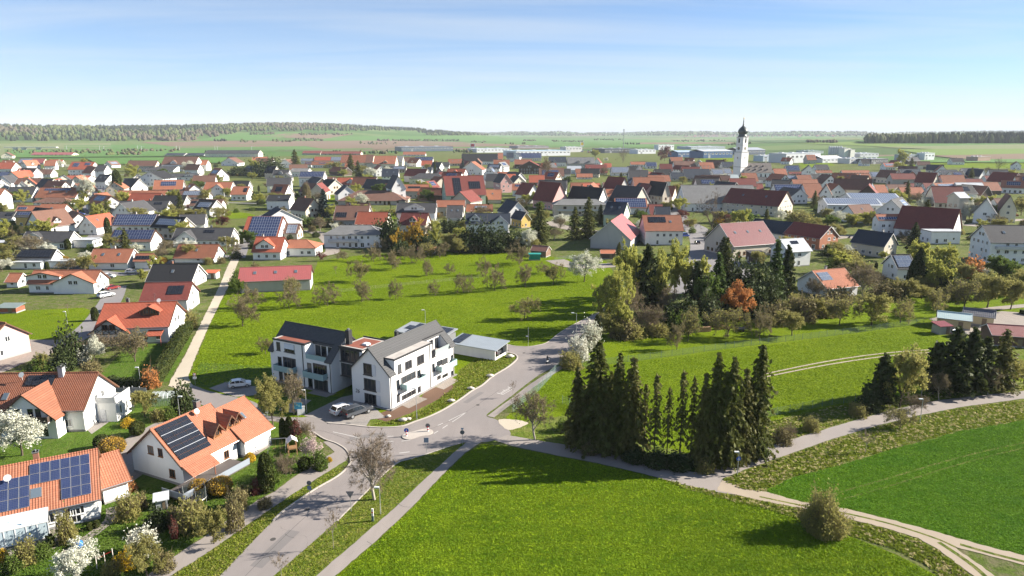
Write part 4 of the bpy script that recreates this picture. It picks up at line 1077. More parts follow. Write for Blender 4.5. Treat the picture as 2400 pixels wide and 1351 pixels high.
def fill_village():
    """The small roofs that show between the larger ones."""
    r = random.Random(5); spots = [(o.location.copy(), 7.5) for o, *_ in HOUSES]; n = t = 0
    while n < 165 and t < 20000:
        t += 1; x = r.uniform(-10, 2410); y = r.uniform(384, 478) if r.random() < 0.62 else r.uniform(440, 560)
        if y > 478 and (x > 1000 or 560 < x < 700): continue
        if x < 900 and y < 440 and r.random() < 0.3: continue
        if 1560 < x < 1640 and y > 440: continue
        p = G(x, y, 0); s = S_of(p.length)
        if 1690 < x < 1815 and y < 432: continue
        if any((p - q).length < (k + (6.0 if x > 900 else 6.8)) * s for q, k in spots): continue
        L = r.uniform(9, 17) * s; Wd = r.uniform(8, 11) * s; he = r.uniform(3.2, 5.6) * s; hr = he + Wd / 2 * math.tan(math.radians(r.uniform(36, 48)))
        yaw = math.radians(r.choice((r.uniform(-20, 20), r.uniform(-20, 20), r.uniform(60, 120), r.uniform(-60, -20))))
        rk = r.choice('oorruubbRRddgnkk' if x > 900 else 'oorubbdk'); wk = r.choice('wwwwwcbg')
        op = r.choice(('', '', 'c', 'c', 'k2', 'P1,9,2,8', 'S2,8,3,9', 'D0.5,4', 'Z2,7,3,8'))
        if x > 700 and r.random() < 0.42:
            rk = r.choice('uuRbbd'); wk = r.choice('gbTTc'); L *= 1.25; o = make_house('barn', p, yaw, L, Wd, he, hr, rk, wk, 'nw', False, s, 'g', 5000 + n); put_door(o, L * 0.1, -Wd / 2, 0, 3.4 * s, 3.0 * s, 0, (0.12, 0.08, 0.05), 'barn_door'); put_door(o, -L / 2, 0, 0, 3.0 * s, 3.0 * s, -math.pi / 2, (0.12, 0.08, 0.05), 'barn_door'); spots.append((p, 7.5)); n += 1
            HOUSES.append((o, f'{WALL[wk][1]} windowless barn with {ROOF[rk][1]} roof', PX(p + Vector((0, 0, hr * 0.6))), 'barn', p.length)); continue
        o = make_house('house', p, yaw, L, Wd, he, hr, rk, wk, op, False, s, 'g', 5000 + n); spots.append((p, 7.5)); n += 1
        f = {'P': 'solar panels', 'S': 'solar panels', 'Z': 'solar panels', 'k': 'skylights', 'D': 'a dormer', 'c': 'a chimney'}.get(op[:1])
        HOUSES.append((o, f'small {WALL[wk][1]} house with {ROOF[rk][1]} roof' + (f' and {f}' if f else ''), PX(p + Vector((0, 0, hr * 0.6))), 'house', p.length))
fill_village()
# ------------------------------------------------------------------ near houses
def by_ridge(r1, r2, H):
    a, b = G(*r1, H), G(*r2, H); d = b - a
    c = (a + b) / 2; c.z = 0
    return c, math.atan2(d.y, d.x), d.length - 0.9
def near_house(label, r1, r2, H, h, Wd, rk, wk, opts='', seed=1, name='house', cat='house', fr='w', trim='b', **kw):
    c, yaw, L = by_ridge(r1, r2, H)
    root = make_house(name, c, yaw, L, Wd, h, H, rk, wk, opts, True, 1.0, 'g', seed, fr=fr, trim=trim)
    tag(root, label, cat); return root, L
def annex(root, r1, r2, H, h, Wd, rk, wk, opts='', seed=2, name='annex', fr='w', trim='b'):
    c, yaw, L = by_ridge(r1, r2, H)
    a = make_house(name, c, yaw, L, Wd, h, H, rk, wk, opts, False, 1.0, 'g', seed, fr=fr, trim=trim)
    M = Matrix.LocRotScale(root.location, root.rotation_euler, None)
    a.parent = root; a.matrix_parent_inverse = M.inverted(); return a
DISH = {}
def dish(parent, x, y, z, r=0.42):
    m = MB(); m.tube((x, y, z - 0.9), (x, y, z), 0.03, n=6)
    M = Matrix.Translation((x, y, z)) @ Matrix.Rotation(math.radians(60), 4, 'X')
    prof = [(0.02, 0.0), (r*0.5, 0.03), (r*0.85, 0.09), (r, 0.14)]
    k = len(m.v); m2 = MB(); m2.lathe(prof, 14); m.add([M @ Vector(p) for p in m2.v], m2.f)
    return m.build('satellite_dish', m_plain((0.62, 0.62, 0.60), 0.5), parent)

# half-timbered house by the lane
h1, L1 = near_house('white house with half-timbered cross gable and red tiled roof beside gravel lane', (244,712), (415,707), 8.5, 4.4, 12.4, 'r', 'w', 'c0.3 A', 11)
rm, wmm = roof_mat('r'), m_wall(WALL['w'][0])
dg = dormer(h1, 0.20, 9.0, L1, 12.4, 4.4, 8.5, rm, m_wall((0.55,0.54,0.52)), front=-1.2, zeave=3.4, rise=3.1, full=True, fr='b')
tm = MB(); yy = -12.4/2 - 1.2 - 0.05; x0 = -L1/2 + 0.20*L1
for i in range(5):
    xx = x0 - 2.8 + i*1.4; tm.box(xx-0.08, xx+0.08, yy-0.05, yy+0.03, 3.0, 5.0 - abs(i-2)*0.55)
    if i < 4:
        for s in (0, 1):
            M = Matrix.Translation((xx+0.7, yy, 3.75)) @ Matrix.Rotation(math.radians(38 if s else -38), 4, 'Y'); tm.box(-0.9, 0.9, -0.045, 0.02, -0.06, 0.06, 0, M)
tm.box(x0-3.6, x0+3.6, yy-0.05, yy+0.03, 2.9, 3.1); tm.build('timber_frame', m_plain((0.05,0.035,0.025)), dg)
dormer(h1, 0.70, 4.6, L1, 12.4, 4.4, 8.5, rm, m_plain((0.06,0.045,0.035)), front=2.6, rise=1.6, fr='b')
dish(h1, L1*0.28, -0.6, 9.0, 0.5)
m = MB(); m.slab([(L1*0.22,-8.6,2.5),(L1*0.44,-8.6,2.5),(L1*0.44,-6.3,3.3),(L1*0.22,-6.3,3.3)], 0.15); m.tube((L1*0.23,-8.5,0),(L1*0.23,-8.5,2.4),0.07,n=6); m.tube((L1*0.43,-8.5,0),(L1*0.43,-8.5,2.4),0.07,n=6); m.build('porch', [rm], h1)

# house with the tall cross gable, at the frame's edge
h2, L2 = near_house('white house with brown-red roof, tall cross gable and roof collectors behind blossoming cherry', (-40,876), (231,873), 8.5, 4.3, 10.0, 'u', 'w', '', 12)
rm2 = roof_mat('u')
u2 = 0.60; dg2 = dormer(h2, u2, 9.4, L2, 10.0, 4.3, 8.5, rm2, wmm, front=-2.6, zeave=3.7, rise=4.0, full=True)
x2 = -L2/2 + u2*L2; balcony(h2, x2-3.9, x2+3.9, -5.0-2.6+0.02, 3.2, 1.1, (0.07,0.05,0.04))
for dx in (-1.9, 1.6): put_window(h2, x2+dx+0.6, -7.6, 0.25, 2.1, 2.1, 0, 'w', True, 2)
for dx in (-1.3, 0.7, 1.9): put_window(h2, x2+dx, -7.6, 3.4, 1.1, 1.9, 0, 'w', True, 1)
sl2 = math.atan2(4.2, 5.0); ux = Vector((1,0,0)); uy = Vector((0,math.cos(sl2),math.sin(sl2))); nr = Vector((0,-math.sin(sl2),math.cos(sl2)))
put_panels(h2, Vector((-L2*0.10,-1.9,8.5-1.9*0.84)) , ux, uy, nr, 4, 1, 1.15, 2.0, 'black', True)
for dx in (-0.22, -0.02): skylight(h2, Vector((L2*dx, -3.4, 8.5-3.4*0.84)) + nr*0.02, ux, uy, nr, 0.9, 1.3)
chimney(h2, [o for o in h2.children if o.name.startswith('roof')][0], L2*0.20, -0.3, 7.4, 9.7, (0.40,0.42,0.43), 0.8)
dish(h2, -L2*0.13, -1.2, 8.6, 0.45)
m = MB(); m.box(L2/2-0.1, L2/2+3.2, -1.2, 3.6, 0, 3.4); an = m.build('side_bay', wmm, h2)
m = MB()
for a in ((L2/2+0.1, -1.25, L2/2+3.25, -1.2), (L2/2+3.2, -1.2, L2/2+3.25, 3.65)):
    m.box(a[0], a[2], a[1], a[3], 3.4, 4.45)
m.build('railing', m_plain((0.55,0.55,0.54)), an); put_door(an, L2/2+0.9, -1.2, 0.1, 1.0, 2.1, 0, (0.75,0.75,0.75))
for yv in (0.2, 2.2): put_window(an, L2/2+3.2, yv, 1.0, 0.5, 1.5, math.pi/2, 'w', False, 1)
m = MB(); m.slab([(-L2/2-1,-9.0,2.4),(-L2*0.16,-9.0,2.4),(-L2*0.16,-5.0,3.4),(-L2/2-1,-5.0,3.4)], 0.08)
m.build('terrace_roof', m_plain((0.05,0.05,0.055), 0.3), h2)

# orange house with black panels and three dormers
h3, L3 = near_house('white house with orange roof, black solar panels and three dormers above garden', (351,1007), (494,946), 7.8, 3.5, 10.4, 'o', 'w', '', 13, fr='b')
rm3 = roof_mat('o'); sl3 = math.atan2(4.3, 5.2); uy3 = Vector((0,math.cos(sl3),math.sin(sl3))); nr3 = Vector((0,-math.sin(sl3),math.cos(sl3)))
put_panels(h3, Vector((-L3/2+0.1, -5.2, 3.5)) + uy3*0.55, ux, uy3, nr3, 3, 8, 1.75, 0.75, 'black', True, (), 0.03)
m = MB(); 
for k in (2, 4, 6):
    q = Vector((-L3/2+0.1,-5.2,3.5)) + uy3*(0.55+0.75*k-0.03) + nr3*0.15; m.add([q, q+ux*5.25, q+ux*5.25+uy3*0.06, q+uy3*0.06], [(0,1,2,3)])
m.build('mounting_rail', m_alu(), h3)
chimney(h3, [o for o in h3.children if o.name.startswith('roof')][0], L3*0.33, 0.5, 6.6, 9.0, (0.16,0.11,0.10), 0.75); dish(h3, L3*0.20, -0.8, 7.9, 0.4)
a3 = annex(h3, (500,962), (573.5,929), 7.0, 3.1, 10.6, 'o', 'w', 'k1', 14, fr='b')
for k, (uu, fr_) in enumerate(((0.74, 0.9), (1.02, 1.2), (1.16, 1.2))):
    d = dormer(h3, uu, 2.0, L3, 10.4, 3.5, 7.8, rm3, m_plain((0.28,0.13,0.06)), front=fr_, rise=1.0, fr='b')
m = MB(); m.box(-L3/2-3.4, L3/2-1.5, -9.2, -5.2, 0.55, 0.70); dk = m.build('sun_deck', m_plain((0.10,0.085,0.08)), h3)
m = MB()
for a, b, c_, d_ in ((-L3/2-3.4, L3/2-1.5, -9.25, -9.2), (-L3/2-3.45, -L3/2-3.4, -9.2, -5.2)):
    m.box(a, b, c_, d_, 0.75, 1.65)
m.build('railing', m_plain((0.24,0.27,0.31), 0.4), dk)
m = MB()
for xx in (-L3/2+0.2, -L3/2+3.6): m.tube((xx,-7.2,0.7),(xx,-7.2,2.6),0.07,n=6)
m.slab([(-L3/2-0.4,-7.6,2.35),(-L3/2+4.2,-7.6,2.35),(-L3/2+4.2,-5.6,3.35),(-L3/2-0.4,-5.6,3.35)], 0.18); m.build('roof_extension', rm3, h3)

# solar house in the corner
h4, L4 = near_house('white house with orange roof almost covered by large blue solar panels', (-150,1123), (230,1052), 7.4, 3.3, 10.2, 'o', 'w', 'c0.60', 15)
sl4 = math.atan2(4.1, 5.1); uy4 = Vector((0,math.cos(sl4),math.sin(sl4))); nr4 = Vector((0,-math.sin(sl4),math.cos(sl4)))
pw, ph = 1.08, 1.42; cols = int((L4 - 0.9) / pw); x4 = L4/2 - 0.55 - cols*pw
skip = {(cols-6+i, r) for i in range(3) for r in (0, 1)} | {(cols-7-i, 3) for i in range(3)} | {(cols-7-i, 3) for i in range(0, 3)}
put_panels(h4, Vector((x4, -5.1, 3.3)) + uy4*0.35, ux, uy4, nr4, cols, 4, pw, ph, 'blue', True, skip)
skylight(h4, Vector((x4 + (cols-5.4)*pw, -5.1, 3.3)) + uy4*2.0 + nr4*0.02, ux, uy4, nr4, 1.2, 1.3); dish(h4, x4+(cols-8)*pw, -2.0, 6.6, 0.42)
m = MB()
for i in range(9):
    xx = L4/2 - 14.0 + i*1.1; m.box(xx-0.04, xx+0.04, -7.1, -7.04, 0.1, 2.2); m.add([(xx-0.04,-7.1,2.2),(xx+0.04,-7.1,2.2),(xx+0.04,-5.2,3.2),(xx-0.04,-5.2,3.2)], [(0,1,2,3)])
m.box(L4/2-14.05, L4/2-5.1, -7.1, -7.04, 2.15, 2.3); m.box(L4/2-14.05, L4/2-5.1, -7.1, -7.04, 0.1, 0.25)
cs = m.build('conservatory', FRAME_W, h4)
m = MB(); m.add([(L4/2-14,-7.06,0.2),(L4/2-5.2,-7.06,0.2),(L4/2-5.2,-7.06,2.2),(L4/2-14,-7.06,2.2)], [(0,1,2,3)]); m.add([(L4/2-14,-7.06,2.24),(L4/2-5.2,-7.06,2.24),(L4/2-5.2,-5.2,3.22),(L4/2-14,-5.2,3.22)], [(0,1,2,3)])
m.build('glazing', NT('conservatory_glass').base((0.45,0.54,0.58), 0.08, 0.6), cs)
a4 = annex(h4, (205,1076), (279,1055), 5.2, 2.8, 8.6, 'o', 'w', 'nw', 16)
put_window(h4, L4/2-3.2, -5.1, 1.3, 1.0, 1.1, 0, 'w', True, 1); put_window(h4, L4/2-2.0, -5.1, 1.3, 1.0, 1.1, 0, 'w', True, 1)

# brick-orange house cut by the frame, red barn
near_house('orange house at the edge beside the left paved yard', (-110,738), (14,757), 8.0, 4.6, 9.0, 'o', 'p', '', 17)
near_house('long grey wooden barn with red sheet metal roof at the top of the gravel lane', (562,628), (731,622), 7.0, 3.9, 10.2, 'm', 'g', 'nw k3', 18, name='barn', cat='barn')
r45, _ = near_house('white house with dark red tiled roof and four solar collectors beside gravel lane', (340,664), (452,661), 7.5, 4.0, 10.5, 'R', 'w', 'Z5,9,3,8', 19)

# ------------------------------------------------------------------ apartment house: two gabled wings, flat-roofed link
AP = empty('apartment_building', (-21.57, 113.73, 0), math.radians(-28.5))
tag(AP, 'modern white two-winged apartment building with anthracite gable roofs and glass balconies', 'building')
AM = Matrix.LocRotScale(AP.location, AP.rotation_euler, None).inverted()
@cached
def m_lapwall():
    t = NT('white_render'); p = t.obj(); z = t.n('ShaderNodeSeparateXYZ', {0: p}).outputs[2]
    g = t.math('GREATER_THAN', t.math('FRACT', t.math('MULTIPLY', z, 3.2)), 0.93); n = t.noise(p, 2.0, 5)
    c = t.mix(t.math('MULTIPLY', n, 0.12), (0.80,0.78,0.75), (0.62,0.60,0.58)); c = t.mix(t.math('MULTIPLY', g, 0.16), c, (0.5,0.49,0.48)); t.bump(g, 0.3, 0.01); return t.base(c, 0.9, 0.15)
AW = m_lapwall(); AR = m_tile((0.088,0.087,0.088), 0.33, 0.18); DK = m_plain((0.035,0.035,0.038), 0.5); GRAV = m_flat_roof((0.50,0.46,0.42)); SEDUM = m_flat_roof((0.28,0.105,0.075))
@cached
def m_balcony_glass():
    t = NT('frosted_glass'); m = t.base((0.40, 0.55, 0.54), 0.25, 0.5); t.b.inputs['Transmission Weight'].default_value = 0.25; t.b.inputs['IOR'].default_value = 1.1; return m
MS = 0.9655
# right wing: x -8.7..0, y 0..20.5, ridge along y
m = MB(); m.box(-8.7, 0, 0, 20.5, 0, 6.1)
def prof(pts, y0, y1):
    k = len(pts); vs = [(a, y0, b) for a, b in pts] + [(a, y1, b) for a, b in pts]
    m.add(vs, [tuple(range(k)), tuple(range(2*k-1, k-1, -1))] + [(i, (i+1) % k, (i+1) % k + k, i+k)[::-1] for i in range(k)])
prof([(-8.7,6.1),(-2.3,6.1),(-2.3,8.72),(-4.35,10.66),(-8.7,6.46)], 0, 20.5)
for y0, y1 in ((0, 0.4), (19.0, 20.5)): prof([(-2.3,6.1),(0,6.1),(0,6.46),(-2.3,8.68)], y0, y1)
m.box(-2.4, 0, 1.5, 13.1, 6.1, 8.75)
wr = m.build('wing_wall', AW, AP)
m = MB()
sl = lambda x: 6.7 + MS * (-x) if x > -4.35 else 10.9 - MS * (-4.35 - x)
th = 0.2
m.slab([(-4.35,-0.35,10.9),(-2.15,-0.35,8.78),(-2.15,20.85,8.78),(-4.35,20.85,10.9)], th)
m.slab([(-9.1,-0.35,6.31),(-4.35,-0.35,10.9),(-4.35,20.85,10.9),(-9.1,20.85,6.31)], th)
for y0, y1 in ((-0.35, 1.5), (18.9, 20.85)): m.slab([(-2.15,y0,8.78),(0.35,y0,6.36),(0.35,y1,6.36),(-2.15,y1,8.78)], th)
rr = m.build('roof', AR, AP); 
m = MB(); m.tube((-4.35,-0.35,10.92),(-4.35,20.85,10.92),0.09,n=6)
for y in (-0.37, 20.8):
    for xa, za, xb, zb in ((-9.1,6.31,-4.35,10.9),(-4.35,10.9,0.35,6.36)):
        m.add([(xa,y,za+0.04),(xb,y,zb+0.04),(xb,y,zb-0.26),(xa,y,za-0.26),(xa,y+0.06,za+0.04),(xb,y+0.06,zb+0.04),(xb,y+0.06,zb-0.26),(xa,y+0.06,za-0.26)], [(0,1,2,3),(7,6,5,4),(0,4,5,1),(3,2,6,7)])
m.build('verge_trim', DK, rr)
for y0, y1, x_ in ((1.2, 19, -2.2),):
    s_ = MB()
    for i in range(34):
        y = 13.3 + i*0.22
        if y < 20.4: s_.box(-2.45, -2.3, y, y+0.1, 8.98, 9.12)
    s_.build('snow_guard', DK, rr)
m = MB(); m.box(-2.3, 0.12, 1.38, 13.2, 8.75, 8.95, 1); m.box(-2.2, -0.1, 1.6, 13.0, 8.95, 8.97, 0); m.box(-0.02, 0.14, 1.36, 13.22, 8.7, 9.02, 1); m.build('dormer_roof', [GRAV, DK], AP)
m = MB(); m.box(-2.3, -0.1, 13.1, 19.0, 6.1, 6.14); m.build('roof_terrace', m_plain((0.42,0.36,0.31)), AP)
# left wing: facade y 0.9, x -30.4..-14.5, ridge along x at y 5.6
ms2 = (10.9 - 6.5) / 4.7
m = MB(); m.box(-30.4, -14.5, 0.9, 10.3, 0, 6.0)
def profx(pts, x0, x1):
    k = len(pts); vs = [(x0, a, b) for a, b in pts] + [(x1, a, b) for a, b in pts]
    m.add(vs, [tuple(range(k)), tuple(range(2*k-1, k-1, -1))] + [(i, (i+1) % k, (i+1) % k + k, i+k) for i in range(k)])
profx([(3.2,6.0),(10.3,6.0),(10.3,6.3),(5.6,10.66),(3.2,8.4)], -30.4, -14.5)
for x0, x1 in ((-30.4, -29.4), (-15.7, -14.5)): profx([(0.9,6.0),(3.2,6.0),(3.2,8.38),(0.9,6.26)], x0, x1)
m.box(-29.3, -20.9, 0.9, 3.3, 6.0, 8.6); m.build('wing_wall', AW, AP)
m = MB()
m.slab([(-30.75,3.05,8.51),(-14.15,3.05,8.51),(-14.15,5.6,10.9),(-30.75,5.6,10.9)], th); m.slab([(-30.75,5.6,10.9),(-14.15,5.6,10.9),(-14.15,10.7,6.1),(-30.75,10.7,6.1)], th)
for x0, x1 in ((-30.75, -29.3), (-15.9, -14.15)): m.slab([(x0,0.55,6.17),(x1,0.55,6.17),(x1,3.05,8.51),(x0,3.05,8.51)], th)
rl = m.build('roof', AR, AP)
m = MB(); m.tube((-30.75,5.6,10.92),(-14.15,5.6,10.92),0.09,n=6)
for x in (-30.77, -14.2):
    for ya, za, yb, zb in ((0.55,6.17,5.6,10.9),(5.6,10.9,10.7,6.1)):
        if x > -20 and ya < 1: continue
        m.add([(x,ya,za+0.04),(x,yb,zb+0.04),(x,yb,zb-0.26),(x,ya,za-0.26),(x+0.06,ya,za+0.04),(x+0.06,yb,zb+0.04),(x+0.06,yb,zb-0.26),(x+0.06,ya,za-0.26)], [(0,1,2,3),(7,6,5,4),(0,4,5,1),(3,2,6,7)])
for i in range(20): m.box(-20.6+i*0.25, -20.5+i*0.25, 3.2, 3.35, 8.72, 8.86)
m.build('verge_trim', DK, rl)
m = MB(); m.box(-29.4, -20.8, 0.78, 3.2, 8.6, 8.8, 1); m.box(-28.6, -21.4, 1.3, 3.0, 8.8, 8.82, 0); m.box(-29.42, -20.78, 0.76, 0.92, 8.55, 8.87, 1); m.box(-29.2,-28.7,1.0,3.1,8.8,8.83,2); m.build('dormer_roof', [SEDUM, DK, GRAV], AP)
m = MB(); m.box(-20.9, -15.7, 1.0, 3.2, 6.0, 6.04); m.build('roof_terrace', m_plain((0.42,0.36,0.31)), AP)
# link with passage below
m = MB(); m.box(-14.5, -8.7, 3.2, 10.2, 2.9, 8.6); m.box(-14.5, -8.7, 9.6, 10.2, 0, 2.9); m.build('link_wall', AW, AP)
m = MB(); m.box(-14.45, -8.75, 3.05, 10.35, 8.6, 8.78, 1); m.box(-14.2, -8.9, 3.5, 9.9, 8.78, 8.80, 2); m.box(-13.6, -9.3, 4.0, 9.4, 8.80, 8.83, 0); m.box(-14.45, -8.75, 3.0, 3.2, 8.5, 8.95, 1); m.box(-14.45, -8.75, 10.2, 10.4, 8.5, 8.95, 1)
lk = m.build('link_roof', [SEDUM, DK, GRAV], AP)
m = MB(); m.box(-10.9, -9.7, 5.6, 6.8, 8.83, 9.05, 1); m.box(-10.8, -9.8, 5.7, 6.7, 9.05, 9.18, 0); m.build('roof_light', [m_plain((0.75,0.80,0.82), 0.2), FRAME_W], lk)
m = MB(); m.box(-14.0, -13.1, 4.6, 5.5, 8.5, 11.6); m.tube((-13.55,5.05,11.6),(-13.55,5.05,11.9),0.25,n=8,mi=1); m.build('chimney', [DK, ZINC], lk)
m = MB(); m.box(-5.3, -4.7, 8.4, 9.0, 9.6, 11.6); m.tube((-5,8.7,11.6),(-5,8.7,11.9),0.22,n=8,mi=1); m.build('chimney', [DK, ZINC], rr)
# windows, read off the facades
def on_facade(px, py, axis, const):
    """Pixel -> local coordinates on a vertical facade plane of the building."""
    o = AM @ Vector((0, 0, CAMH)); d = (AM.to_3x3() @ ray(px, py)); i = 0 if axis == 'x' else 1; t = (const - o[i]) / d[i]; return o + d * t
AG = MB(); AG.box(-0.5, 0.5, -0.015, 0.01, 0, 1)
def apt_window(x0, y0, x1, y1, face, const, mull=2, name='window', shutter=None):
    """Window between two pixels (lower left, upper right) on a facade."""
    a = on_facade(x0, y0, face, const); b = on_facade(x1, y1, face, const); j = 1 if face == 'x' else 0
    s0, s1 = sorted((a[j], b[j])); z0 = a.z; z1 = b.z; w = s1 - s0; hgt = max(0.6, z1 - z0)
    loc = (const, (s0+s1)/2, z0) if face == 'x' else ((s0+s1)/2, const, z0); rot = math.pi/2 if face == 'x' else 0
    return put_window(AP, *loc, w, hgt, rot, 'd', True, mull, name)
# gable end of the right wing (y = 0): three windows with sliding shutters
for (yb, yt, x0, x1, x2) in ((878, 851, 852.5, 872, 881), (913, 886, 854, 881.5, 891.5), (945, 921, 855.5, 882.5, 892.5)):
    a = on_facade(x0, yb - 1, 'y', 0); b = on_facade(x1, yb, 'y', 0); c_ = on_facade(x2, yb, 'y', 0); t_ = on_facade(x0, yt, 'y', 0); hh = t_.z - a.z
    put_window(AP, (a.x+b.x)/2, 0, a.z, b.x-a.x, hh, 0, 'd', True, 3)
    m = MB(); m.box(b.x+0.05, c_.x, -0.07, -0.02, a.z+0.02, a.z+hh); m.build('sliding_shutter', m_plain((0.66,0.67,0.70)), AP)
# long facade of the right wing (x = 0)
F0 = 'x'
for r in ((932.5,877,940.5,852,1), (949.5,868,965,842,2), (977.5,857,993.5,829,2), (1011.5,840,1020,818,1), (929.5,914,936,889,1), (978,886,985.5,866,1), (1013,872,1018.5,851,1), (930,944,936.5,922,1), (979,921,986,904,1), (1056.5,848,1061.5,831,1), (1057,882,1061.5,868,1)):
    apt_window(*r[:4], F0, 0.0, r[4])
for r in ((940.5,901,974,869), (1023.5,860,1036,842), (1036.5,856,1049,837), (941.5,939,974.5,911), (1024.5,891,1033,878), (1036.5,887,1049.5,875)):  # no recess: dark door glass also stands in for the loggia shade
    apt_window(*r, F0, 0.0, 3, 'balcony_door')
for (xa, xb, yz) in ((939.5, 988, 917), (1022, 1068, 874)):
    a = on_facade(xa, yz, F0, 0.0); b = on_facade(xb, yz - 20, F0, 0.0); z = 2.95; y0, y1 = a.y, min(b.y, 19.6)
    m = MB(); m.box(0, 1.35, y0, y1, z-0.2, z); bal = m.build('balcony', m_plain((0.70,0.68,0.65)), AP)
    m = MB(); m.box(1.33, 1.37, y0, y1, z-0.25, z+0.95); m.box(0.02, 1.33, y0, y0+0.04, z-0.25, z+0.95); m.box(0.02, 1.33, y1-0.04, y1, z-0.25, z+0.95); m.build('glass_railing', m_balcony_glass(), bal)
m = MB(); m.box(-0.06, -0.02, 13.1, 19.0, 6.1, 7.05); m.build('glass_railing', m_plain((0.30,0.34,0.34), 0.15, 0.6), AP)
for yy in (13.8, 15.4, 17.2): put_window(AP, -2.3, yy+0.6, 6.2, 1.3, 2.1, math.pi/2, 'd', True, 1, 'terrace_door')
m = MB(); m.tube((0.07,12.2,0.1),(0.07,12.2,8.6),0.07,n=6); m.tube((0.07,0.25,0.1),(0.07,0.25,6.3),0.06,n=6); m.tube((0.07,20.2,0.1),(0.07,20.2,6.3),0.06,n=6); m.build('downpipe', DK, AP)
# facade of the left wing (y = 0.9)
for x0, x1, z0, z1, mu in ((-28.5,-27.5,6.5,8.2,1), (-26.4,-23.7,6.5,8.2,3), (-28.4,-27.4,3.4,5.2,1), (-20.6,-19.5,3.4,5.2,1), (-28.4,-27.4,0.3,2.3,1), (-20.6,-19.5,0.3,2.3,1)):
    put_window(AP, (x0+x1)/2, 0.9, z0, x1-x0, z1-z0, 0, 'd', True, mu)
m = MB(); m.box(-26.35, -23.75, 0.80, 0.86, 7.2, 8.2); m.build('roller_shutter', m_plain((0.66,0.70,0.76)), AP)
for x0, x1, z0 in ((-27.0,-23.6,3.15), (-19.1,-15.6,3.15), (-27.0,-23.6,0.15), (-19.1,-15.6,0.15)): put_window(AP, (x0+x1)/2, 0.9, z0, x1-x0, 2.25, 0, 'd', True, 3, 'balcony_door')  # flush doors, their dark glass also standing in for shaded loggias
for x0, x1 in ((-28.5, -23.4), (-20.7, -15.5)):
    z = 2.95; m = MB(); m.box(x0, x1, -0.3, 0.9, z-0.2, z); bal = m.build('balcony', m_plain((0.70,0.68,0.65)), AP)
    m = MB(); m.box(x0, x1, -0.34, -0.30, z-0.25, z+0.95); m.box(x0, x0+0.04, -0.3, 0.88, z-0.25, z+0.95); m.box(x1-0.04, x1, -0.3, 0.88, z-0.25, z+0.95); m.build('glass_railing', m_balcony_glass(), bal)
m = MB(); m.box(-20.85, -15.75, 0.92, 0.96, 6.0, 6.95); m.build('glass_railing', m_balcony_glass(), AP)
for xx in (-19.8, -18.3, -16.6): put_window(AP, xx, 3.2, 6.1, 1.3, 2.1, 0, 'd', True, 1, 'terrace_door')
m = MB(); m.tube((-21.6,0.83,0.1),(-21.6,0.83,8.6),0.08,n=6); m.tube((-14.75,0.83,0.1),(-14.75,0.83,6.0),0.07,n=6); m.build('downpipe', DK, AP)
put_window(AP, -11.8, 3.2, 5.95, 4.6, 2.5, 0, 'd', True, 4); put_window(AP, -11.8, 3.2, 3.1, 4.6, 2.5, 0, 'd', True, 4)
# house number on the gable wall
fc = bpy.data.curves.new('house_number', 'FONT'); fc.body = '26'; fc.size = 1.0; fc.extrude = 0.02; fc.align_x = 'CENTER'; fc.shear = 0.2
fo = bpy.data.objects.new('house_number', fc); COL.objects.link(fo); dgp = bpy.context.evaluated_depsgraph_get(); me = bpy.data.meshes.new_from_object(fo.evaluated_get(dgp)); bpy.data.objects.remove(fo)
me.materials.clear(); me.materials.append(DK); q = on_facade(838, 919, 'y', 0); new_obj('house_number', me, AP, (q.x, -0.03, q.z - 0.1), (math.pi/2, 0, 0))
m = MB(); m.box(-9.3, 0.5, -0.55, 0.0, 0, 0.12); m.box(0.0, 0.55, -0.5, 20.9, 0, 0.12); m.box(-31, -14, 0.3, 0.88, 0, 0.1); m.build('gravel_strip', m_flat_roof((0.30,0.28,0.27)), AP)
# garage row with sheet roof and panels behind
GR = empty('garage_row', AP.matrix_world @ Vector((0, 0, 0)) if False else (AM.inverted() @ Vector((2.9, 32.2, 0))), math.radians(-28.5))
tag(GR, 'long low white garage row with sheet metal roof and black solar panels behind apartment building', 'garage')
m = MB(); m.box(-11.5, 0, 0, 0.2, 0, 2.35); m.box(-11.5, -11.3, 0.2, 5.4, 0, 2.7); m.box(-11.3, 0, 5.2, 5.4, 0, 2.9); m.box(-0.2, 0, 0.2, 5.2, 0, 0.55); m.build('wall', m_wall((0.66,0.65,0.63)), GR)
m = MB(); m.slab([(-12,-0.4,2.42),(0.5,-0.4,2.42),(0.5,5.8,3.05),(-12,5.8,3.05)], 0.14); m.build('roof', m_metal_roof((0.30,0.335,0.36), 0.5), GR)
m = MB(); m.tube((0.1,5.0,0),(0.1,5.0,2.8),0.06,n=6); m.build('post', ZINC, GR)
m = MB(); m.box(-27, -14.4, 0.6, 6.6, 0, 2.7); m.build('wall', m_plain((0.16,0.165,0.17)), GR)
m = MB(); m.slab([(-27.4,0.2,2.8),(-14.0,0.2,2.8),(-14.0,7.0,3.5),(-27.4,7.0,3.5)], 0.16); m.build('roof', m_metal_roof((0.34,0.355,0.37), 0.5), GR)
sg = math.atan2(0.7, 6.8); put_panels(GR, Vector((-26.0,0.9,2.95)), ux, Vector((0,math.cos(sg),math.sin(sg))), Vector((0,-math.sin(sg),math.cos(sg))), 7, 3, 1.65, 1.8, 'black', True, {(0,0),(0,2)}, 0.06)
put_panels(GR, Vector((-11.4,0.4,2.52)), ux, Vector((0,math.cos(sg),math.sin(sg))), Vector((0,-math.sin(sg),math.cos(sg))), 2, 3, 1.15, 1.7, 'black', True, (), 0.05)
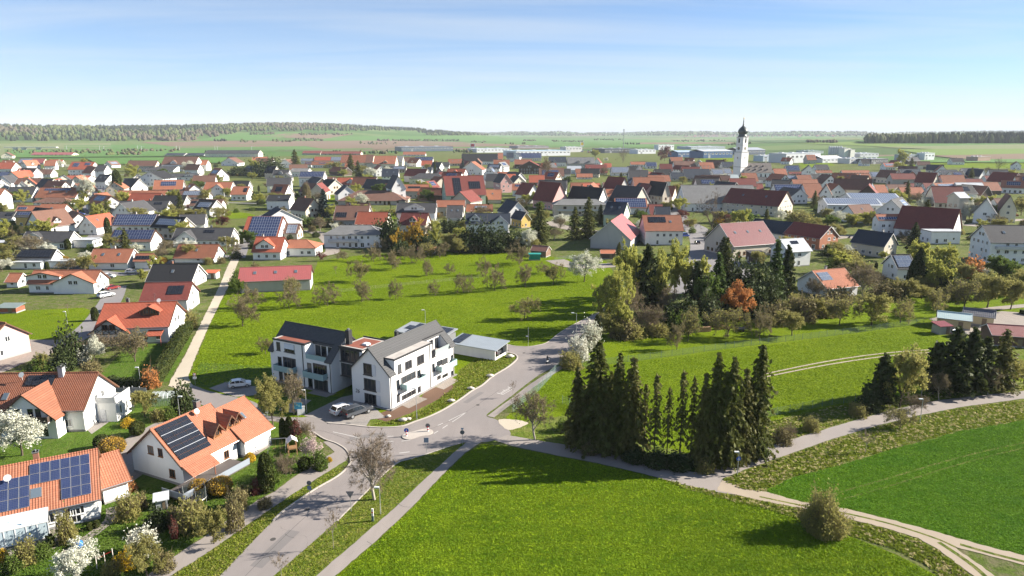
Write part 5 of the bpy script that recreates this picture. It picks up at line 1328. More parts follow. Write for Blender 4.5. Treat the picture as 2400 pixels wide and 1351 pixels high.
# ------------------------------------------------------------------ trees and shrubs
def m_leaf(name, a, b, dark, transl=0.35, rough=0.7):
    """Leaf mass: colour varies by clump and by tree; light shines through a little."""
    t = NT(name); p = t.pos(); r = t.n('ShaderNodeObjectInfo').outputs['Random']
    n = t.noise(p, 0.9, 3); f = t.noise(p, 6.0, 2)
    c = t.mix(t.ramp(n, [(0.35, (0, 0, 0)), (0.65, (1, 1, 1))]), a, b); c = t.mix(t.math('MULTIPLY', f, 0.45), c, dark)
    c = t.mix(t.math('MULTIPLY', r, 0.35), c, dark)
    m = t.base(c, rough, 0.15)
    tr = t.n('ShaderNodeBsdfTranslucent', {0: c}); mx = t.n('ShaderNodeMixShader', {0: transl}); t.l(t.b.outputs[0], mx.inputs[1]); t.l(tr.outputs[0], mx.inputs[2]); t.l(mx.outputs[0], t.out.inputs[0])
    return m
LEAF = {
 'spruce': m_leaf('spruce_needles', (0.105,0.120,0.028), (0.160,0.160,0.040), (0.045,0.056,0.018), 0.35),
 'sprucebrown': m_leaf('spruce_needles_brown', (0.130,0.135,0.038), (0.175,0.155,0.048), (0.055,0.058,0.020), 0.32),
 'pine': m_leaf('pine_needles', (0.062,0.080,0.024), (0.090,0.102,0.030), (0.024,0.034,0.013), 0.25),
 'bluespruce': m_leaf('blue_spruce_needles', (0.045,0.068,0.060), (0.065,0.088,0.076), (0.02,0.03,0.03), 0.12),
 'larch': m_leaf('larch_needles', (0.075,0.125,0.022), (0.11,0.155,0.03), (0.03,0.055,0.014), 0.3),
 'green': m_leaf('green_leaves', (0.12,0.18,0.03), (0.17,0.22,0.042), (0.055,0.09,0.02), 0.4),
 'yellowgreen': m_leaf('young_leaves', (0.40,0.41,0.085), (0.48,0.46,0.11), (0.22,0.23,0.06), 0.5),
 'olive': m_leaf('olive_leaves', (0.31,0.30,0.085), (0.37,0.33,0.10), (0.17,0.16,0.06), 0.5),
 'bud': m_leaf('opening_buds', (0.225,0.20,0.075), (0.26,0.215,0.095), (0.115,0.098,0.048), 0.35),
 'twig': m_leaf('fine_twigs', (0.215,0.165,0.115), (0.26,0.20,0.14), (0.12,0.092,0.068), 0.12),
 'darktwig': m_leaf('dark_twigs', (0.17,0.135,0.095), (0.21,0.16,0.115), (0.10,0.08,0.06), 0.12),
 'white': m_leaf('white_blossom', (0.72,0.71,0.60), (0.80,0.78,0.70), (0.42,0.44,0.28), 0.3),
 'pink': m_leaf('pink_blossom', (0.62,0.46,0.45), (0.72,0.58,0.54), (0.36,0.25,0.24), 0.3),
 'yellow': m_leaf('yellow_leaves', (0.50,0.30,0.035), (0.58,0.38,0.05), (0.26,0.16,0.03), 0.35),
 'forsythia': m_leaf('forsythia_flowers', (0.66,0.42,0.02), (0.72,0.50,0.03), (0.36,0.22,0.02), 0.3),
 'copper': m_leaf('copper_leaves', (0.60,0.25,0.075), (0.68,0.32,0.11), (0.32,0.13,0.05), 0.4),
 'maroon': m_leaf('maroon_leaves', (0.15,0.04,0.035), (0.20,0.06,0.05), (0.06,0.02,0.02), 0.3),
 'dark': m_leaf('dark_leaves', (0.050,0.072,0.022), (0.075,0.092,0.030), (0.022,0.034,0.012), 0.25),
 'thuja': m_leaf('thuja_sprays', (0.050,0.070,0.014), (0.090,0.098,0.020), (0.02,0.03,0.008), 0.2),
}
BARK = m_plain((0.11,0.085,0.065), 0.95, 0.1); BARK_PALE = m_plain((0.30,0.27,0.22), 0.95, 0.1); BIRCH = m_plain((0.55,0.53,0.50), 0.9, 0.1)

def quad_cloud(P, size, rng, flat=0.0, stretch=1.0, D=None):
    """One small quad per point, randomly turned; D gives preferred long directions."""
    n = len(P); s = size * rng.uniform(0.6, 1.4, (n, 1))
    a = rng.normal(size=(n, 3)) if D is None else D + rng.normal(size=(n, 3)) * 0.35
    a /= np.linalg.norm(a, axis=1, keepdims=True) + 1e-9
    b = rng.normal(size=(n, 3)); b[:, 2] *= (1 - flat); b -= a * (a * b).sum(1, keepdims=True); b /= np.linalg.norm(b, axis=1, keepdims=True) + 1e-9
    a = a * s * stretch; b = b * s
    v = np.stack([P - a - b * 0.6, P - a * 0.2 + b, P + a + b * 0.3, P + a * 0.2 - b], 1).reshape(-1, 3)
    return v, np.arange(4 * n).reshape(n, 4)
def strip_cloud(A, B, w, rng):
    """Thin twigs from A to B as narrow quads."""
    n = len(A); d = B - A; b = np.cross(d, rng.normal(size=(n, 3))); b /= np.linalg.norm(b, axis=1, keepdims=True) + 1e-9
    v = np.stack([A - b * w, A + b * w, B + b * w * 0.4, B - b * w * 0.4], 1).reshape(-1, 3)
    return v, np.arange(4 * n).reshape(n, 4)
def join(parts):
    V, Q, M, o = [], [], [], 0
    for v, q, mi in parts:
        V.append(v); Q.append(q + o); M.append(np.full(len(q), mi)); o += len(v)
    return np.concatenate(V), np.concatenate(Q), np.concatenate(M)
def limbs(segs, n=5):
    """Tapered tubes for (p0, p1, r0, r1)."""
    V, Q, o = [], [], 0
    for p0, p1, r0, r1 in segs:
        d = p1 - p0; d = d / (np.linalg.norm(d) + 1e-9); t = np.array([0, 0, 1.0]) if abs(d[2]) < 0.9 else np.array([1.0, 0, 0])
        u = np.cross(d, t); u /= np.linalg.norm(u); w = np.cross(d, u); an = np.arange(n) * 2 * math.pi / n
        ring = np.cos(an)[:, None] * u + np.sin(an)[:, None] * w
        V.append(np.concatenate([p0 - d * r0 * 0.3 + ring * r0, p1 + ring * r1])); i = np.arange(n); j = (i + 1) % n
        Q.append(np.stack([i, i + n, j + n, j], 1) + o); o += 2 * n
    return np.concatenate(V), np.concatenate(Q)
def grow(rng, H, th, nl, spread, gnarl=0.25, levels=3, up=0.35, r0=None, droop=0.0, multi=1, low=0.75):
    """Trunk and limbs by recursive forking; returns segments and the outer shoots (point, direction)."""
    segs, tips = [], []; r0 = r0 or H * 0.022
    def go(p, d, L, r, lev):
        k = 3 if lev < 2 else 2
        for i in range(k):
            d = d + rng.normal(size=3) * gnarl * 0.5; d[2] += (up - droop * lev) * 0.12; d /= np.linalg.norm(d); q = p + d * L / k; r1 = r * (0.80 if i < k - 1 else 0.62)
            segs.append((p, q, r, r1))
            if lev >= 1: tips.append((q, d, lev))
            if lev < levels and (i > 0 or lev == 0):
                for _ in range(2 if lev < 2 else 3):
                    e = d + rng.normal(size=3) * (0.75 + 0.1 * lev); e[2] += 0.1 - droop * 0.5; e /= np.linalg.norm(e); go(q, e, L * rng.uniform(0.5, 0.72), r1 * 0.62, lev + 1)
            p, r = q, r1
        tips.append((p, d, lev + 1))
    base = np.zeros(3)
    for m_ in range(multi):
        top = np.array([rng.normal() * 0.06 * th, rng.normal() * 0.06 * th, th]) + (rng.normal(size=3) * np.array([0.3, 0.3, 0]) if multi > 1 else 0)
        mid = top * 0.5 + np.array([rng.normal() * 0.04 * th, rng.normal() * 0.04 * th, 0])
        segs.append((base, mid, r0 * 1.25, r0)); segs.append((mid, top, r0, r0 * 0.85))
        for k in range(nl):
            az = 6.283 * (k + rng.uniform(-0.3, 0.3)) / nl; sp_ = spread * rng.uniform(0.6, 1.15); d = np.array([math.cos(az) * sp_, math.sin(az) * sp_, 1.0]); d /= np.linalg.norm(d)
            st = top * rng.uniform(low, 1.0) if k else top
            go(st, d if k else np.array([0.05, 0.05, 1.0]), (H - th) * rng.uniform(0.50, 0.66) * (0.8 + 0.35 * sp_), r0 * 0.55, 1)
    return segs, tips
PROTO = {}
def broad(key, H, th, nl, spread, leaf=None, nleaf=0, lsize=0.14, ntwig=6, twlen=0.55, tww=0.012, twig='twig', bark=None, seed=1, gnarl=0.3, levels=3, up=0.35, droop=0.0, r0=None, blow=0.45, multi=1, low=0.75):
    rng = np.random.default_rng(seed); segs, tips = grow(rng, H, th, nl, spread, gnarl, levels, up, r0, droop, multi, low)
    tv, tq = limbs(segs, 5)
    zs = max(s[1][2] for s in segs); sc = H / (zs + twlen * 0.6); tv = tv * np.array([1, 1, sc])
    tr = mesh_np('trunk', tv, tq, bark or BARK, smooth=True)
    P = np.array([t[0] for t in tips]); D = np.array([t[1] for t in tips]); parts = []
    A = np.repeat(P, ntwig, 0); d = np.repeat(D, ntwig, 0) + rng.normal(size=A.shape) * 0.55; d[:, 2] -= droop * 1.2; d /= np.linalg.norm(d, axis=1, keepdims=True); B = A + d * (twlen * rng.uniform(0.5, 1.3, (len(A), 1)))
    v, q = strip_cloud(A, B, tww, rng); parts.append((v, q, 0)); mats = [LEAF[twig]]
    if nleaf:
        per = max(1, nleaf // len(B)); keep = rng.random(len(B)) < min(1, nleaf / len(B)); C = np.repeat(B[keep], per, 0) + rng.normal(size=(keep.sum() * per, 3)) * blow * 0.5 - np.repeat(d[keep], per, 0) * rng.uniform(0, twlen, (keep.sum() * per, 1))
        v, q = quad_cloud(C, lsize, rng); parts.append((v, q, 1)); mats.append(LEAF[leaf])
    V, Q, M = join(parts); V = V * np.array([1, 1, sc]); zmin = 0.12 * H; V[:, 2] = np.maximum(V[:, 2], zmin * 0.6)
    cr = mesh_np('crown', V, Q, mats, M); R = np.percentile(np.hypot(V[:, 0], V[:, 1]), 95)
    PROTO.setdefault(key, []).append((tr, cr, H, R))
def conifer(key, H, R, leaf, seed=1, bare=0.06, whorl=0.42, nb=9, droop=0.35, ragged=0.25, power=0.85, spray=0.30, bark=None, dense=1.0, sz=0.22):
    rng = np.random.default_rng(seed); z = bare * H; A = []; Dr = []; segs = [(np.zeros(3), np.array([0, 0, H * 0.5]), H * 0.014, H * 0.009), (np.array([0, 0, H * 0.5]), np.array([0, 0, H * 0.97]), H * 0.009, H * 0.002)]
    az0 = 0
    while z < H * 0.985:
        f = (z - bare * H) / (H * (1 - bare)); r = R * (1 - f) ** power * (0.85 + 0.15 * min(1, f * 6 + 0.35)); k = max(4, int(nb * (0.5 + 0.5 * (1 - f)))); az0 += 0.7
        for i in range(k):
            az = az0 + 6.283 * i / k + rng.normal() * 0.22; L = r * rng.uniform(1 - ragged, 1 + ragged * 0.6)
            if rng.random() < ragged * 0.25: L *= 0.5
            ns = max(2, int(L / (spray * 0.8) * dense)); t = (np.arange(ns) + rng.uniform(0.3, 1.0)) / ns
            zz = z - droop * L * t * t * 1.1 + 0.12 * L * t; x = math.cos(az) * L * t; y = math.sin(az) * L * t
            base = np.stack([x, y, zz], 1); A.append(base); dd = np.tile([math.cos(az), math.sin(az), -droop * 1.2], (ns, 1)); Dr.append(dd)
            A.append(base + rng.normal(size=base.shape) * spray * 0.4); side = np.tile([-math.sin(az), math.cos(az), -droop - 0.3], (ns, 1)) * rng.choice([-1, 1], (ns, 1)); side[:, 2] = -abs(side[:, 2]); Dr.append(side)
            if r > 0.4: segs.append((np.array([0, 0, z]), np.array([math.cos(az) * L * 0.7, math.sin(az) * L * 0.7, z - droop * L * 0.4]), 0.03, 0.012))
        z += whorl * rng.uniform(0.75, 1.25) * (0.6 + 0.5 * (1 - f))
    P = np.concatenate(A); D = np.concatenate(Dr); v, q = quad_cloud(P, sz, rng, 0.5, 1.7, D)
    tv, tq = limbs(segs, 5); tr = mesh_np('trunk', tv, tq, bark or BARK, smooth=True); cr = mesh_np('crown', v, q, [LEAF[leaf]])
    PROTO.setdefault(key, []).append((tr, cr, H, R))
def shrub(key, H, R, leaf, n=1500, size=0.10, seed=1, shape='ball', twig=None, lump=0.2, fill=0.35):
    """Bush, clipped ball or column: leaf mass over a few stems; one mesh."""
    rng = np.random.default_rng(seed); d = rng.normal(size=(n, 3)); d /= np.linalg.norm(d, axis=1, keepdims=True)
    lumps = rng.normal(size=(9, 3)); lumps /= np.linalg.norm(lumps, axis=1, keepdims=True); b = 1 + lump * (np.max(d @ lumps.T, 1) - 0.7) * 2.2
    rad = (1 - fill * rng.random(n) ** 2) * b * (1 + (0.16 if lump > 0.12 else 0.03) * rng.normal(size=n) * (rng.random(n) < 0.35))
    if lump > 0.25: rad *= 1 + 0.16 * np.sin(d[:, 0] * 7 + seed) * np.sin(d[:, 1] * 6 + 2 * seed) + 0.12 * np.sin(d[:, 2] * 9 + seed)
    if shape == 'ball': P = np.stack([d[:, 0] * R * rad, d[:, 1] * R * rad, H * 0.5 + d[:, 2] * H * 0.5 * rad], 1)
    elif shape == 'dome': P = np.stack([d[:, 0] * R * rad, d[:, 1] * R * rad, np.abs(d[:, 2]) * H * rad], 1)
    else:
        t = rng.random(n) ** 0.8; a = rng.uniform(0, 6.283, n); rr = R * {'cone': (1 - t) ** 0.7, 'column': np.sqrt(np.maximum(0, 1 - (t * 1.02) ** 5)) * (0.8 + 0.2 * np.minimum(1, t * 6))}[shape] * (1 - fill * rng.random(n) ** 2) * (1 + lump * 0.4 * np.sin(a * 3 + t * 9)); P = np.stack([np.cos(a) * rr, np.sin(a) * rr, t * H], 1)
    P[:, 2] = np.maximum(P[:, 2], 0.03); D = None
    if lump > 0.25: P[:, 0] += 0.18 * R * np.sin(seed) * P[:, 2] / H; P[:, :2] *= (0.86 + 0.14 * np.minimum(1, P[:, 2:3] / (0.35 * H)))
    if shape in ('cone', 'column'): D = np.tile([0, 0, 1.0], (n, 1))
    v, q = quad_cloud(P, size, rng, 0.0, 1.2, D); parts = [(v, q, 0)]; mats = [LEAF[leaf]]
    k = 60; az = rng.uniform(0, 6.283, k); A0 = np.stack([np.cos(az) * R * 0.1, np.sin(az) * R * 0.1, np.zeros(k)], 1); B0 = P[rng.integers(0, n, k)] * 0.9
    v, q = strip_cloud(A0, B0, 0.02, rng); parts.append((v, q, 1)); mats.append(LEAF[twig or 'darktwig'])
    if twig:
        k = n // 2; B0 = P[rng.integers(0, n, k)]; A0 = B0 * np.array([0.75, 0.75, 0.7]); v, q = strip_cloud(A0, B0 * (1.0 + 0.22 * rng.random((k, 1))), 0.013, rng); parts.append((v, q, 1))
    V, Q, M = join(parts); PROTO.setdefault(key, []).append((None, mesh_np('foliage', V, Q, mats, M), H, R))

for s in (1, 2, 3, 4): broad('orchard', 6.0, 1.5, 7, 1.0, 'bud', 5600, 0.085, 10, 0.62, 0.024, 'twig', None, s, 0.42, 3, 0.2, 0.12)
for s in (5, 6): broad('orcharddark', 6.0, 1.5, 7, 1.0, 'olive', 5600, 0.09, 10, 0.62, 0.024, 'darktwig', None, s, 0.42, 3, 0.2, 0.12)
for s in (7, 8): broad('bare', 9.0, 4.2, 12, 0.85, 'bud', 3600, 0.075, 9, 0.75, 0.020, 'twig', BARK_PALE, s, 0.25, 3, 0.45, low=0.45)
broad('lime', 10.5, 5.6, 20, 0.95, None, 0, 0.05, 10, 0.8, 0.017, 'twig', BARK_PALE, 9, 0.22, 3, 0.45, low=0.32)
broad('darkbare', 13.0, 3.0, 7, 0.9, None, 0, 0.05, 7, 1.0, 0.03, 'darktwig', None, 10, 0.28, 3, 0.4)
for s in (11, 12): broad('olive', 7.5, 1.8, 6, 0.7, 'olive', 8500, 0.115, 6, 0.5, 0.012, 'twig', None, s, 0.3, 3, 0.4)
for s in (13, 14): broad('leaf', 9.0, 1.8, 6, 0.65, 'yellowgreen', 12000, 0.15, 4, 0.5, 0.012, 'twig', None, s, 0.3, 3, 0.45)
for s in (15, 16): broad('green', 8.0, 1.6, 6, 0.7, 'green', 11000, 0.15, 4, 0.5, 0.012, 'darktwig', None, s, 0.3, 3, 0.45)
for s in (17, 18): broad('blossom', 6.0, 1.5, 6, 0.8, 'white', 8500, 0.095, 4, 0.45, 0.012, 'twig', None, s, 0.32, 3, 0.35)
broad('pinkblossom', 4.5, 1.0, 6, 0.7, 'pink', 3600, 0.075, 5, 0.4, 0.01, 'twig', None, 19, 0.3, 3, 0.4)
broad('yellow', 9.0, 1.2, 7, 0.75, 'yellow', 9000, 0.16, 3, 0.5, 0.012, 'twig', None, 20, 0.28, 3, 0.4)
broad('copper', 7.0, 0.9, 7, 0.75, 'copper', 8000, 0.13, 4, 0.5, 0.012, 'twig', None, 21, 0.28, 3, 0.4)
broad('brownbush', 4.5, 0.3, 7, 0.9, 'bud', 1500, 0.07, 9, 0.6, 0.014, 'twig', None, 22, 0.25, 3, 0.5, 0.0, 0.05, 0.45, 2)
broad('birch', 13.0, 2.5, 7, 0.55, 'yellowgreen', 17000, 0.15, 5, 0.9, 0.012, 'twig', BIRCH, 23, 0.2, 3, 0.5, 0.38)
broad('sapling', 4.6, 1.9, 5, 0.55, None, 0, 0.05, 9, 0.45, 0.016, 'twig', BARK_PALE, 24, 0.2, 2, 0.5, 0.0, 0.05)
broad('maroon', 4.0, 0.8, 6, 0.7, 'maroon', 3500, 0.10, 4, 0.4, 0.01, 'darktwig', None, 25, 0.3, 3, 0.4)
for s in (1, 2, 3): conifer('spruce', 17.0, 3.9, 'spruce', s, 0.04, 0.60, 9, 0.40, 0.48, 0.60, 0.40, None, 1.15, 0.23)
for s in (4, 5): conifer('thinspruce', 14.0, 2.3, 'sprucebrown', s, 0.25, 0.85, 6, 0.5, 0.6, 0.5, 0.40, None, 0.9, 0.23)
conifer('brownspruce', 17.0, 3.9, 'sprucebrown', 6, 0.03, 0.60, 9, 0.44, 0.48, 0.58, 0.40, None, 1.15, 0.23)
conifer('brownspruce', 17.0, 3.9, 'sprucebrown', 16, 0.06, 0.68, 8, 0.5, 0.55, 0.52, 0.40, None, 1.1, 0.23)
for s in (7, 8): conifer('pine', 11.0, 3.6, 'pine', s, 0.10, 0.55, 10, 0.05, 0.4, 0.55, 0.40, None, 1.1, 0.30)
conifer('bluespruce', 12.0, 3.0, 'bluespruce', 9, 0.03, 0.45, 9, 0.2, 0.2, 0.85, 0.42, None, 1.0, 0.24)
conifer('larch', 11.0, 2.6, 'larch', 10, 0.05, 0.5, 9, 0.2, 0.3, 0.8, 0.42, None, 1.0, 0.24)
for s, k in ((1, 'bud'), (2, 'olive')): shrub('bush', 2.0, 1.3, k, 1500, 0.085, s, 'dome', 'twig', 0.35)
for s in (3, 4): shrub('greenbush', 2.0, 1.3, 'green', 1700, 0.09, s, 'dome', None, 0.4)
for s in (5, 6): shrub('darkbush', 2.4, 1.5, 'dark', 1700, 0.11, s, 'dome', None, 0.45)
shrub('ball', 1.5, 0.8, 'thuja', 1500, 0.06, 7, 'ball', None, 0.0, 0.15)
shrub('yellowball', 1.5, 0.9, 'forsythia', 1500, 0.06, 8, 'dome', 'twig', 0.1, 0.3)
shrub('goldball', 1.8, 1.2, 'yellow', 2200, 0.055, 9, 'ball', 'twig', 0.1, 0.25)
shrub('forsythia', 1.8, 1.1, 'forsythia', 1400, 0.075, 10, 'dome', 'twig', 0.5)
for s in (11, 12): shrub('thuja', 3.4, 0.62, 'thuja', 2600, 0.075, s, 'column', None, 0.15, 0.2)
shrub('cone', 8.0, 2.6, 'dark', 4500, 0.17, 13, 'cone', None, 0.2, 0.3)
shrub('whitebush', 2.6, 1.6, 'white', 2200, 0.085, 14, 'dome', 'twig', 0.4)
shrub('orangebush', 2.0, 1.3, 'copper', 1500, 0.08, 15, 'dome', 'twig', 0.35)
shrub('redbush', 1.8, 0.9, 'maroon', 1000, 0.07, 16, 'dome', 'twig', 0.4)
shrub('bigbush', 5.0, 3.4, 'olive', 9000, 0.11, 17, 'dome', 'darktwig', 0.3, 0.5)
shrub('poplar', 10.0, 1.3, 'bud', 3800, 0.10, 18, 'column', 'twig', 0.2, 0.6)

KIND = {  # key: object name, words, category
 'orchard': ('fruit_tree', 'bare twiggy fruit tree', 'tree'), 'orcharddark': ('fruit_tree', 'dark twiggy fruit tree', 'tree'), 'bare': ('bare_tree', 'leafless tree with pale trunk', 'tree'), 'lime': ('lime_tree', 'large leafless lime tree', 'tree'),
 'darkbare': ('bare_tree', 'tall dark leafless tree', 'tree'), 'olive': ('budding_tree', 'olive budding tree', 'tree'), 'leaf': ('leafing_tree', 'yellow-green leafing tree', 'tree'), 'green': ('leafy_tree', 'green leafy tree', 'tree'), 'blossom': ('blossoming_tree', 'white blossoming tree', 'tree'),
 'pinkblossom': ('blossoming_tree', 'pink blossoming tree', 'tree'), 'yellow': ('yellow_tree', 'golden yellow tree', 'tree'), 'copper': ('copper_tree', 'orange copper-leaved tree', 'tree'), 'brownbush': ('shrub', 'brown many-stemmed shrub', 'shrub'), 'birch': ('birch_tree', 'weeping yellow-green birch', 'tree'),
 'sapling': ('sapling', 'thin leafless sapling', 'tree'), 'maroon': ('maroon_tree', 'small maroon-leaved tree', 'tree'), 'spruce': ('spruce_tree', 'tall dark spruce', 'tree'), 'thinspruce': ('spruce_tree', 'thin sparse spruce', 'tree'), 'brownspruce': ('spruce_tree', 'brownish spruce', 'tree'), 'pine': ('pine_tree', 'dark bushy pine', 'tree'),
 'bluespruce': ('spruce_tree', 'blue-grey spruce', 'tree'), 'larch': ('larch_tree', 'bright green larch', 'tree'), 'bush': ('shrub', 'twiggy brown-green shrub', 'shrub'), 'greenbush': ('shrub', 'green leafy shrub', 'shrub'), 'darkbush': ('shrub', 'dark evergreen shrub', 'shrub'), 'ball': ('clipped_shrub', 'clipped round evergreen', 'shrub'),
 'yellowball': ('flowering_shrub', 'low round yellow shrub', 'shrub'), 'goldball': ('flowering_shrub', 'rounded golden brown shrub', 'shrub'), 'forsythia': ('flowering_shrub', 'bright yellow forsythia', 'shrub'), 'thuja': ('columnar_conifer', 'columnar dark green thuja', 'tree'), 'cone': ('conical_conifer', 'dense conical evergreen', 'tree'),
 'whitebush': ('flowering_shrub', 'white flowering bush', 'shrub'), 'orangebush': ('shrub', 'orange-brown shrub', 'shrub'), 'redbush': ('shrub', 'small reddish shrub', 'shrub'), 'bigbush': ('shrub', 'large rounded lone shrub', 'shrub'), 'poplar': ('columnar_tree', 'narrow columnar brown tree', 'tree'),
}
PLANTS = []
tree_rng = random.Random(99)
def plant_at(kind, p, h, wf=1.0, label=None, place=None, variant=None):
    pr = PROTO[kind]; tr, cr, H, R = pr[variant % len(pr) if variant is not None else tree_rng.randrange(len(pr))]; s = h / H; rz = tree_rng.uniform(0, 6.28); name = KIND[kind][0]
    if tr is None:
        o = new_obj(name, cr, None, p, (0, 0, rz), (s * wf, s * wf, s))
    else:
        o = empty(name, p, rz); o.scale = (s * wf, s * wf, s)
        new_obj('trunk', tr, o); new_obj('crown', cr, o)
    PLANTS.append((o, label, kind, place, PX((p[0], p[1], h * 0.5)), Vector(p).length)); return o
def T(kind, x, yb, yt, wpx=None, place=None, label=None, v=None):
    """A plant: foot at pixel x, yb; top at row yt; crown wpx pixels wide."""
    p = G(x, yb, 0); h = max(0.4, top_z(p, yt)); wf = 1.0
    if wpx:
        pr = PROTO[kind][(v or 0) % len(PROTO[kind])]; wf = (wpx / ppm(p + Vector((0, 0, h / 2)))) / (2 * pr[3] * h / pr[2])
    return plant_at(kind, tuple(p), h, min(2.2, max(0.45, wf)), label, place, v)
# ------------------------------------------------------------------ where the plants stand (foot x, foot y, top y, width in pixels)
PL = {}
def row(place, txt):
    for it in txt.split(';'):
        t = it.split()
        if t: T(t[0], float(t[1]), float(t[2]), float(t[3]), float(t[4]) if len(t) > 4 else None, place)
row('in the orchard meadow', '''orchard 569 765 692 78;orchard 593 723 664 62;orchard 678 724 664 56;orcharddark 687 701 645 42;orchard 768 717 662 62;orchard 848 708 655 56;orcharddark 845 662 608 54;orchard 927 701 652 38;orchard 804 611 583 32;
orchard 876 614 572 44;orchard 919 632 582 50;orchard 973 617 570 44;sapling 787 642 622 14;orchard 947 608 576 32;orchard 1001 647 605 36;orchard 1053 642 615 26;orchard 1013 693 655 32;orchard 1086 687 638 48;orchard 1138 647 600 42;
orchard 1160 682 618 56;orchard 1231 674 618 52;orchard 1217 621 564 62;orchard 1275 642 614 34;orcharddark 1297 668 614 46;orcharddark 1230 748 694 60;orchard 1044 600 567 40;olive 1077 597 558 40;orchard 1115 594 570 26;orchard 1030 603 570 30;orchard 1150 590 568 24;orcharddark 622 830 792 40''')
T('blossom', 1369, 661, 588, 72, None, 'white blossoming pear tree at the end of the orchard meadow')
row('in the fenced orchard', 'orchard 1586 820 755 48;orcharddark 1612 800 720 56;orcharddark 1706 790 716 82;orchard 1780 797 711 62;orcharddark 1797 777 733 44;olive 1856 787 732 60;orcharddark 1967 762 690 74;olive 2042 763 690 78;orcharddark 2110 757 698 62;orcharddark 2195 743 672 54;orcharddark 2260 720 648 72;olive 2313 722 643 80;olive 2368 726 655 60')
row('in the front spruce group', 'spruce 1398 1052 800 127;brownspruce 1352 1045 858 74;spruce 1446 1062 826 86;brownspruce 1478 1068 836 90;thinspruce 1532 1078 872 46;thinspruce 1592 1085 863 44;thinspruce 1562 1076 905 35;brownspruce 1642 1092 872 66;spruce 1668 1092 826 90;spruce 1704 1094 836 97;brownspruce 1735 1082 862 74;spruce 1768 1070 803 99;brownspruce 1415 1062 890 79;thinspruce 1618 1075 880 37;thinspruce 1508 1072 900 37;brownspruce 1375 1040 905 68;spruce 1428 1045 870 72;spruce 1690 1075 870 77;brownspruce 1745 1062 885 68')
row('in the pine group by the path', 'pine 2186 925 802 78;pine 2226 928 768 84;pine 2264 925 772 76;pine 2298 922 790 60;brownspruce 2340 915 772 84;olive 2376 910 840 60;olive 2400 900 845 60;bare 2200 938 868 50;bare 2160 930 880 40;bare 2315 925 850 50;pine 2062 955 832 76;olive 2108 955 816 96;darkbush 2040 962 915 50;brownbush 2140 962 925 60')
row('in the mixed stand beside the road', '''birch 1440 776 610 82;leaf 1468 705 568 66;pine 1513 738 577 74;leaf 1580 695 565 66;leaf 1607 700 605 56;leaf 1545 735 590 60;leaf 1425 770 640 56;leaf 1640 700 600 50;leaf 1490 720 585 60;green 1655 745 640 66;pine 1628 738 612 58;spruce 1697 690 556 56;larch 1680 712 592 62;larch 1813 712 562 56;pine 1838 708 578 50;bare 1560 748 668 48;bare 1665 750 688 46;pine 1545 735 640 46;bare 1480 760 660 50;
brownbush 1512 778 712 80;olive 1432 792 738 66;bush 1462 792 748 58;leaf 1450 790 700 60;bush 1480 790 762 60;darkbush 1582 768 724 60;greenbush 1585 775 735 46;bush 1545 786 762 50;darkbush 1650 762 700 66;darkbush 1760 742 682 70;bush 1880 752 700 60;olive 1905 750 698 60;bush 1850 750 712 60;bush 1932 742 700 50;darkbush 1700 740 690 60;greenbush 1620 775 742 40;orangebush 1648 740 694 44;darkbush 1800 735 660 60;darkbush 1720 690 620 60;darkbush 1770 690 630 60;bush 1820 762 722 50;olive 1870 735 690 50;darkbush 1610 770 715 50;bush 1960 712 680 60''')
T('copper', 1722, 748, 662, 76, None, 'orange copper-leaved round tree in front of dark conifers')
row('around the houses above the fenced orchard', '''bare 2020 708 606 72;bare 1902 706 643 30;bare 1917 706 650 26;olive 2120 702 655 60;olive 2160 702 668 52;cone 2147 682 583 62;leaf 2150 640 562 52;leaf 2205 652 572 62;leaf 2185 690 602 62;darkbush 2215 690 632 50;green 2340 672 602 66;olive 2300 702 640 60;olive 2385 692 636 60;
orangebush 2282 652 614 50;whitebush 2297 655 630 30;olive 2250 668 618 50;green 2365 660 612 50;leaf 2330 640 605 44;bush 2080 700 668 60;brownbush 2050 680 640 50;pine 2138 600 524 36;greenbush 1960 640 612 40;bush 1990 615 590 50;darkbush 1950 600 585 70;darkbush 1990 600 588 60;leaf 2070 612 588 24;bush 2230 700 676 60;blossom 2350 652 618 36;olive 2400 670 630 50;pine 2230 640 600 40''')
row('along the hedge behind the orchard meadow', '''darkbush 1100 590 545 60;darkbush 1135 590 540 60;darkbush 1170 590 545 56;darkbush 1205 588 548 50;olive 1050 590 548 40;leaf 1020 582 525 34;bush 1075 590 560 40;darkbush 890 570 530 40;darkbush 915 580 520 46;darkbush 985 588 550 46;darkbush 1010 592 560 40;thuja 905 575 520 16;orchard 895 590 560 40;darkbush 940 598 572 40;bush 1000 598 575 40;darkbush 1080 540 520 44;darkbush 1055 545 522 30;maroon 752 612 588 24;maroon 1068 570 548 30;greenbush 720 530 510 40;greenbush 760 532 514 40;olive 1245 590 556 44''')
T('yellow', 960, 588, 513, 78, None, 'large golden yellow tree behind the orchard meadow')
T('blossom', 1238, 590, 538, 44, None, 'white blossoming tree beside the tall village spruce')
row('in the village street', 'spruce 1265 572 476 62;spruce 1347 562 484 44;spruce 1378 560 462 50;spruce 1450 620 568 30;pine 1695 605 556 0' .replace(' 0', ''))
T('darkbare', 1668, 548, 440, 78, None, 'tall dark leafless tree at the village road bend')
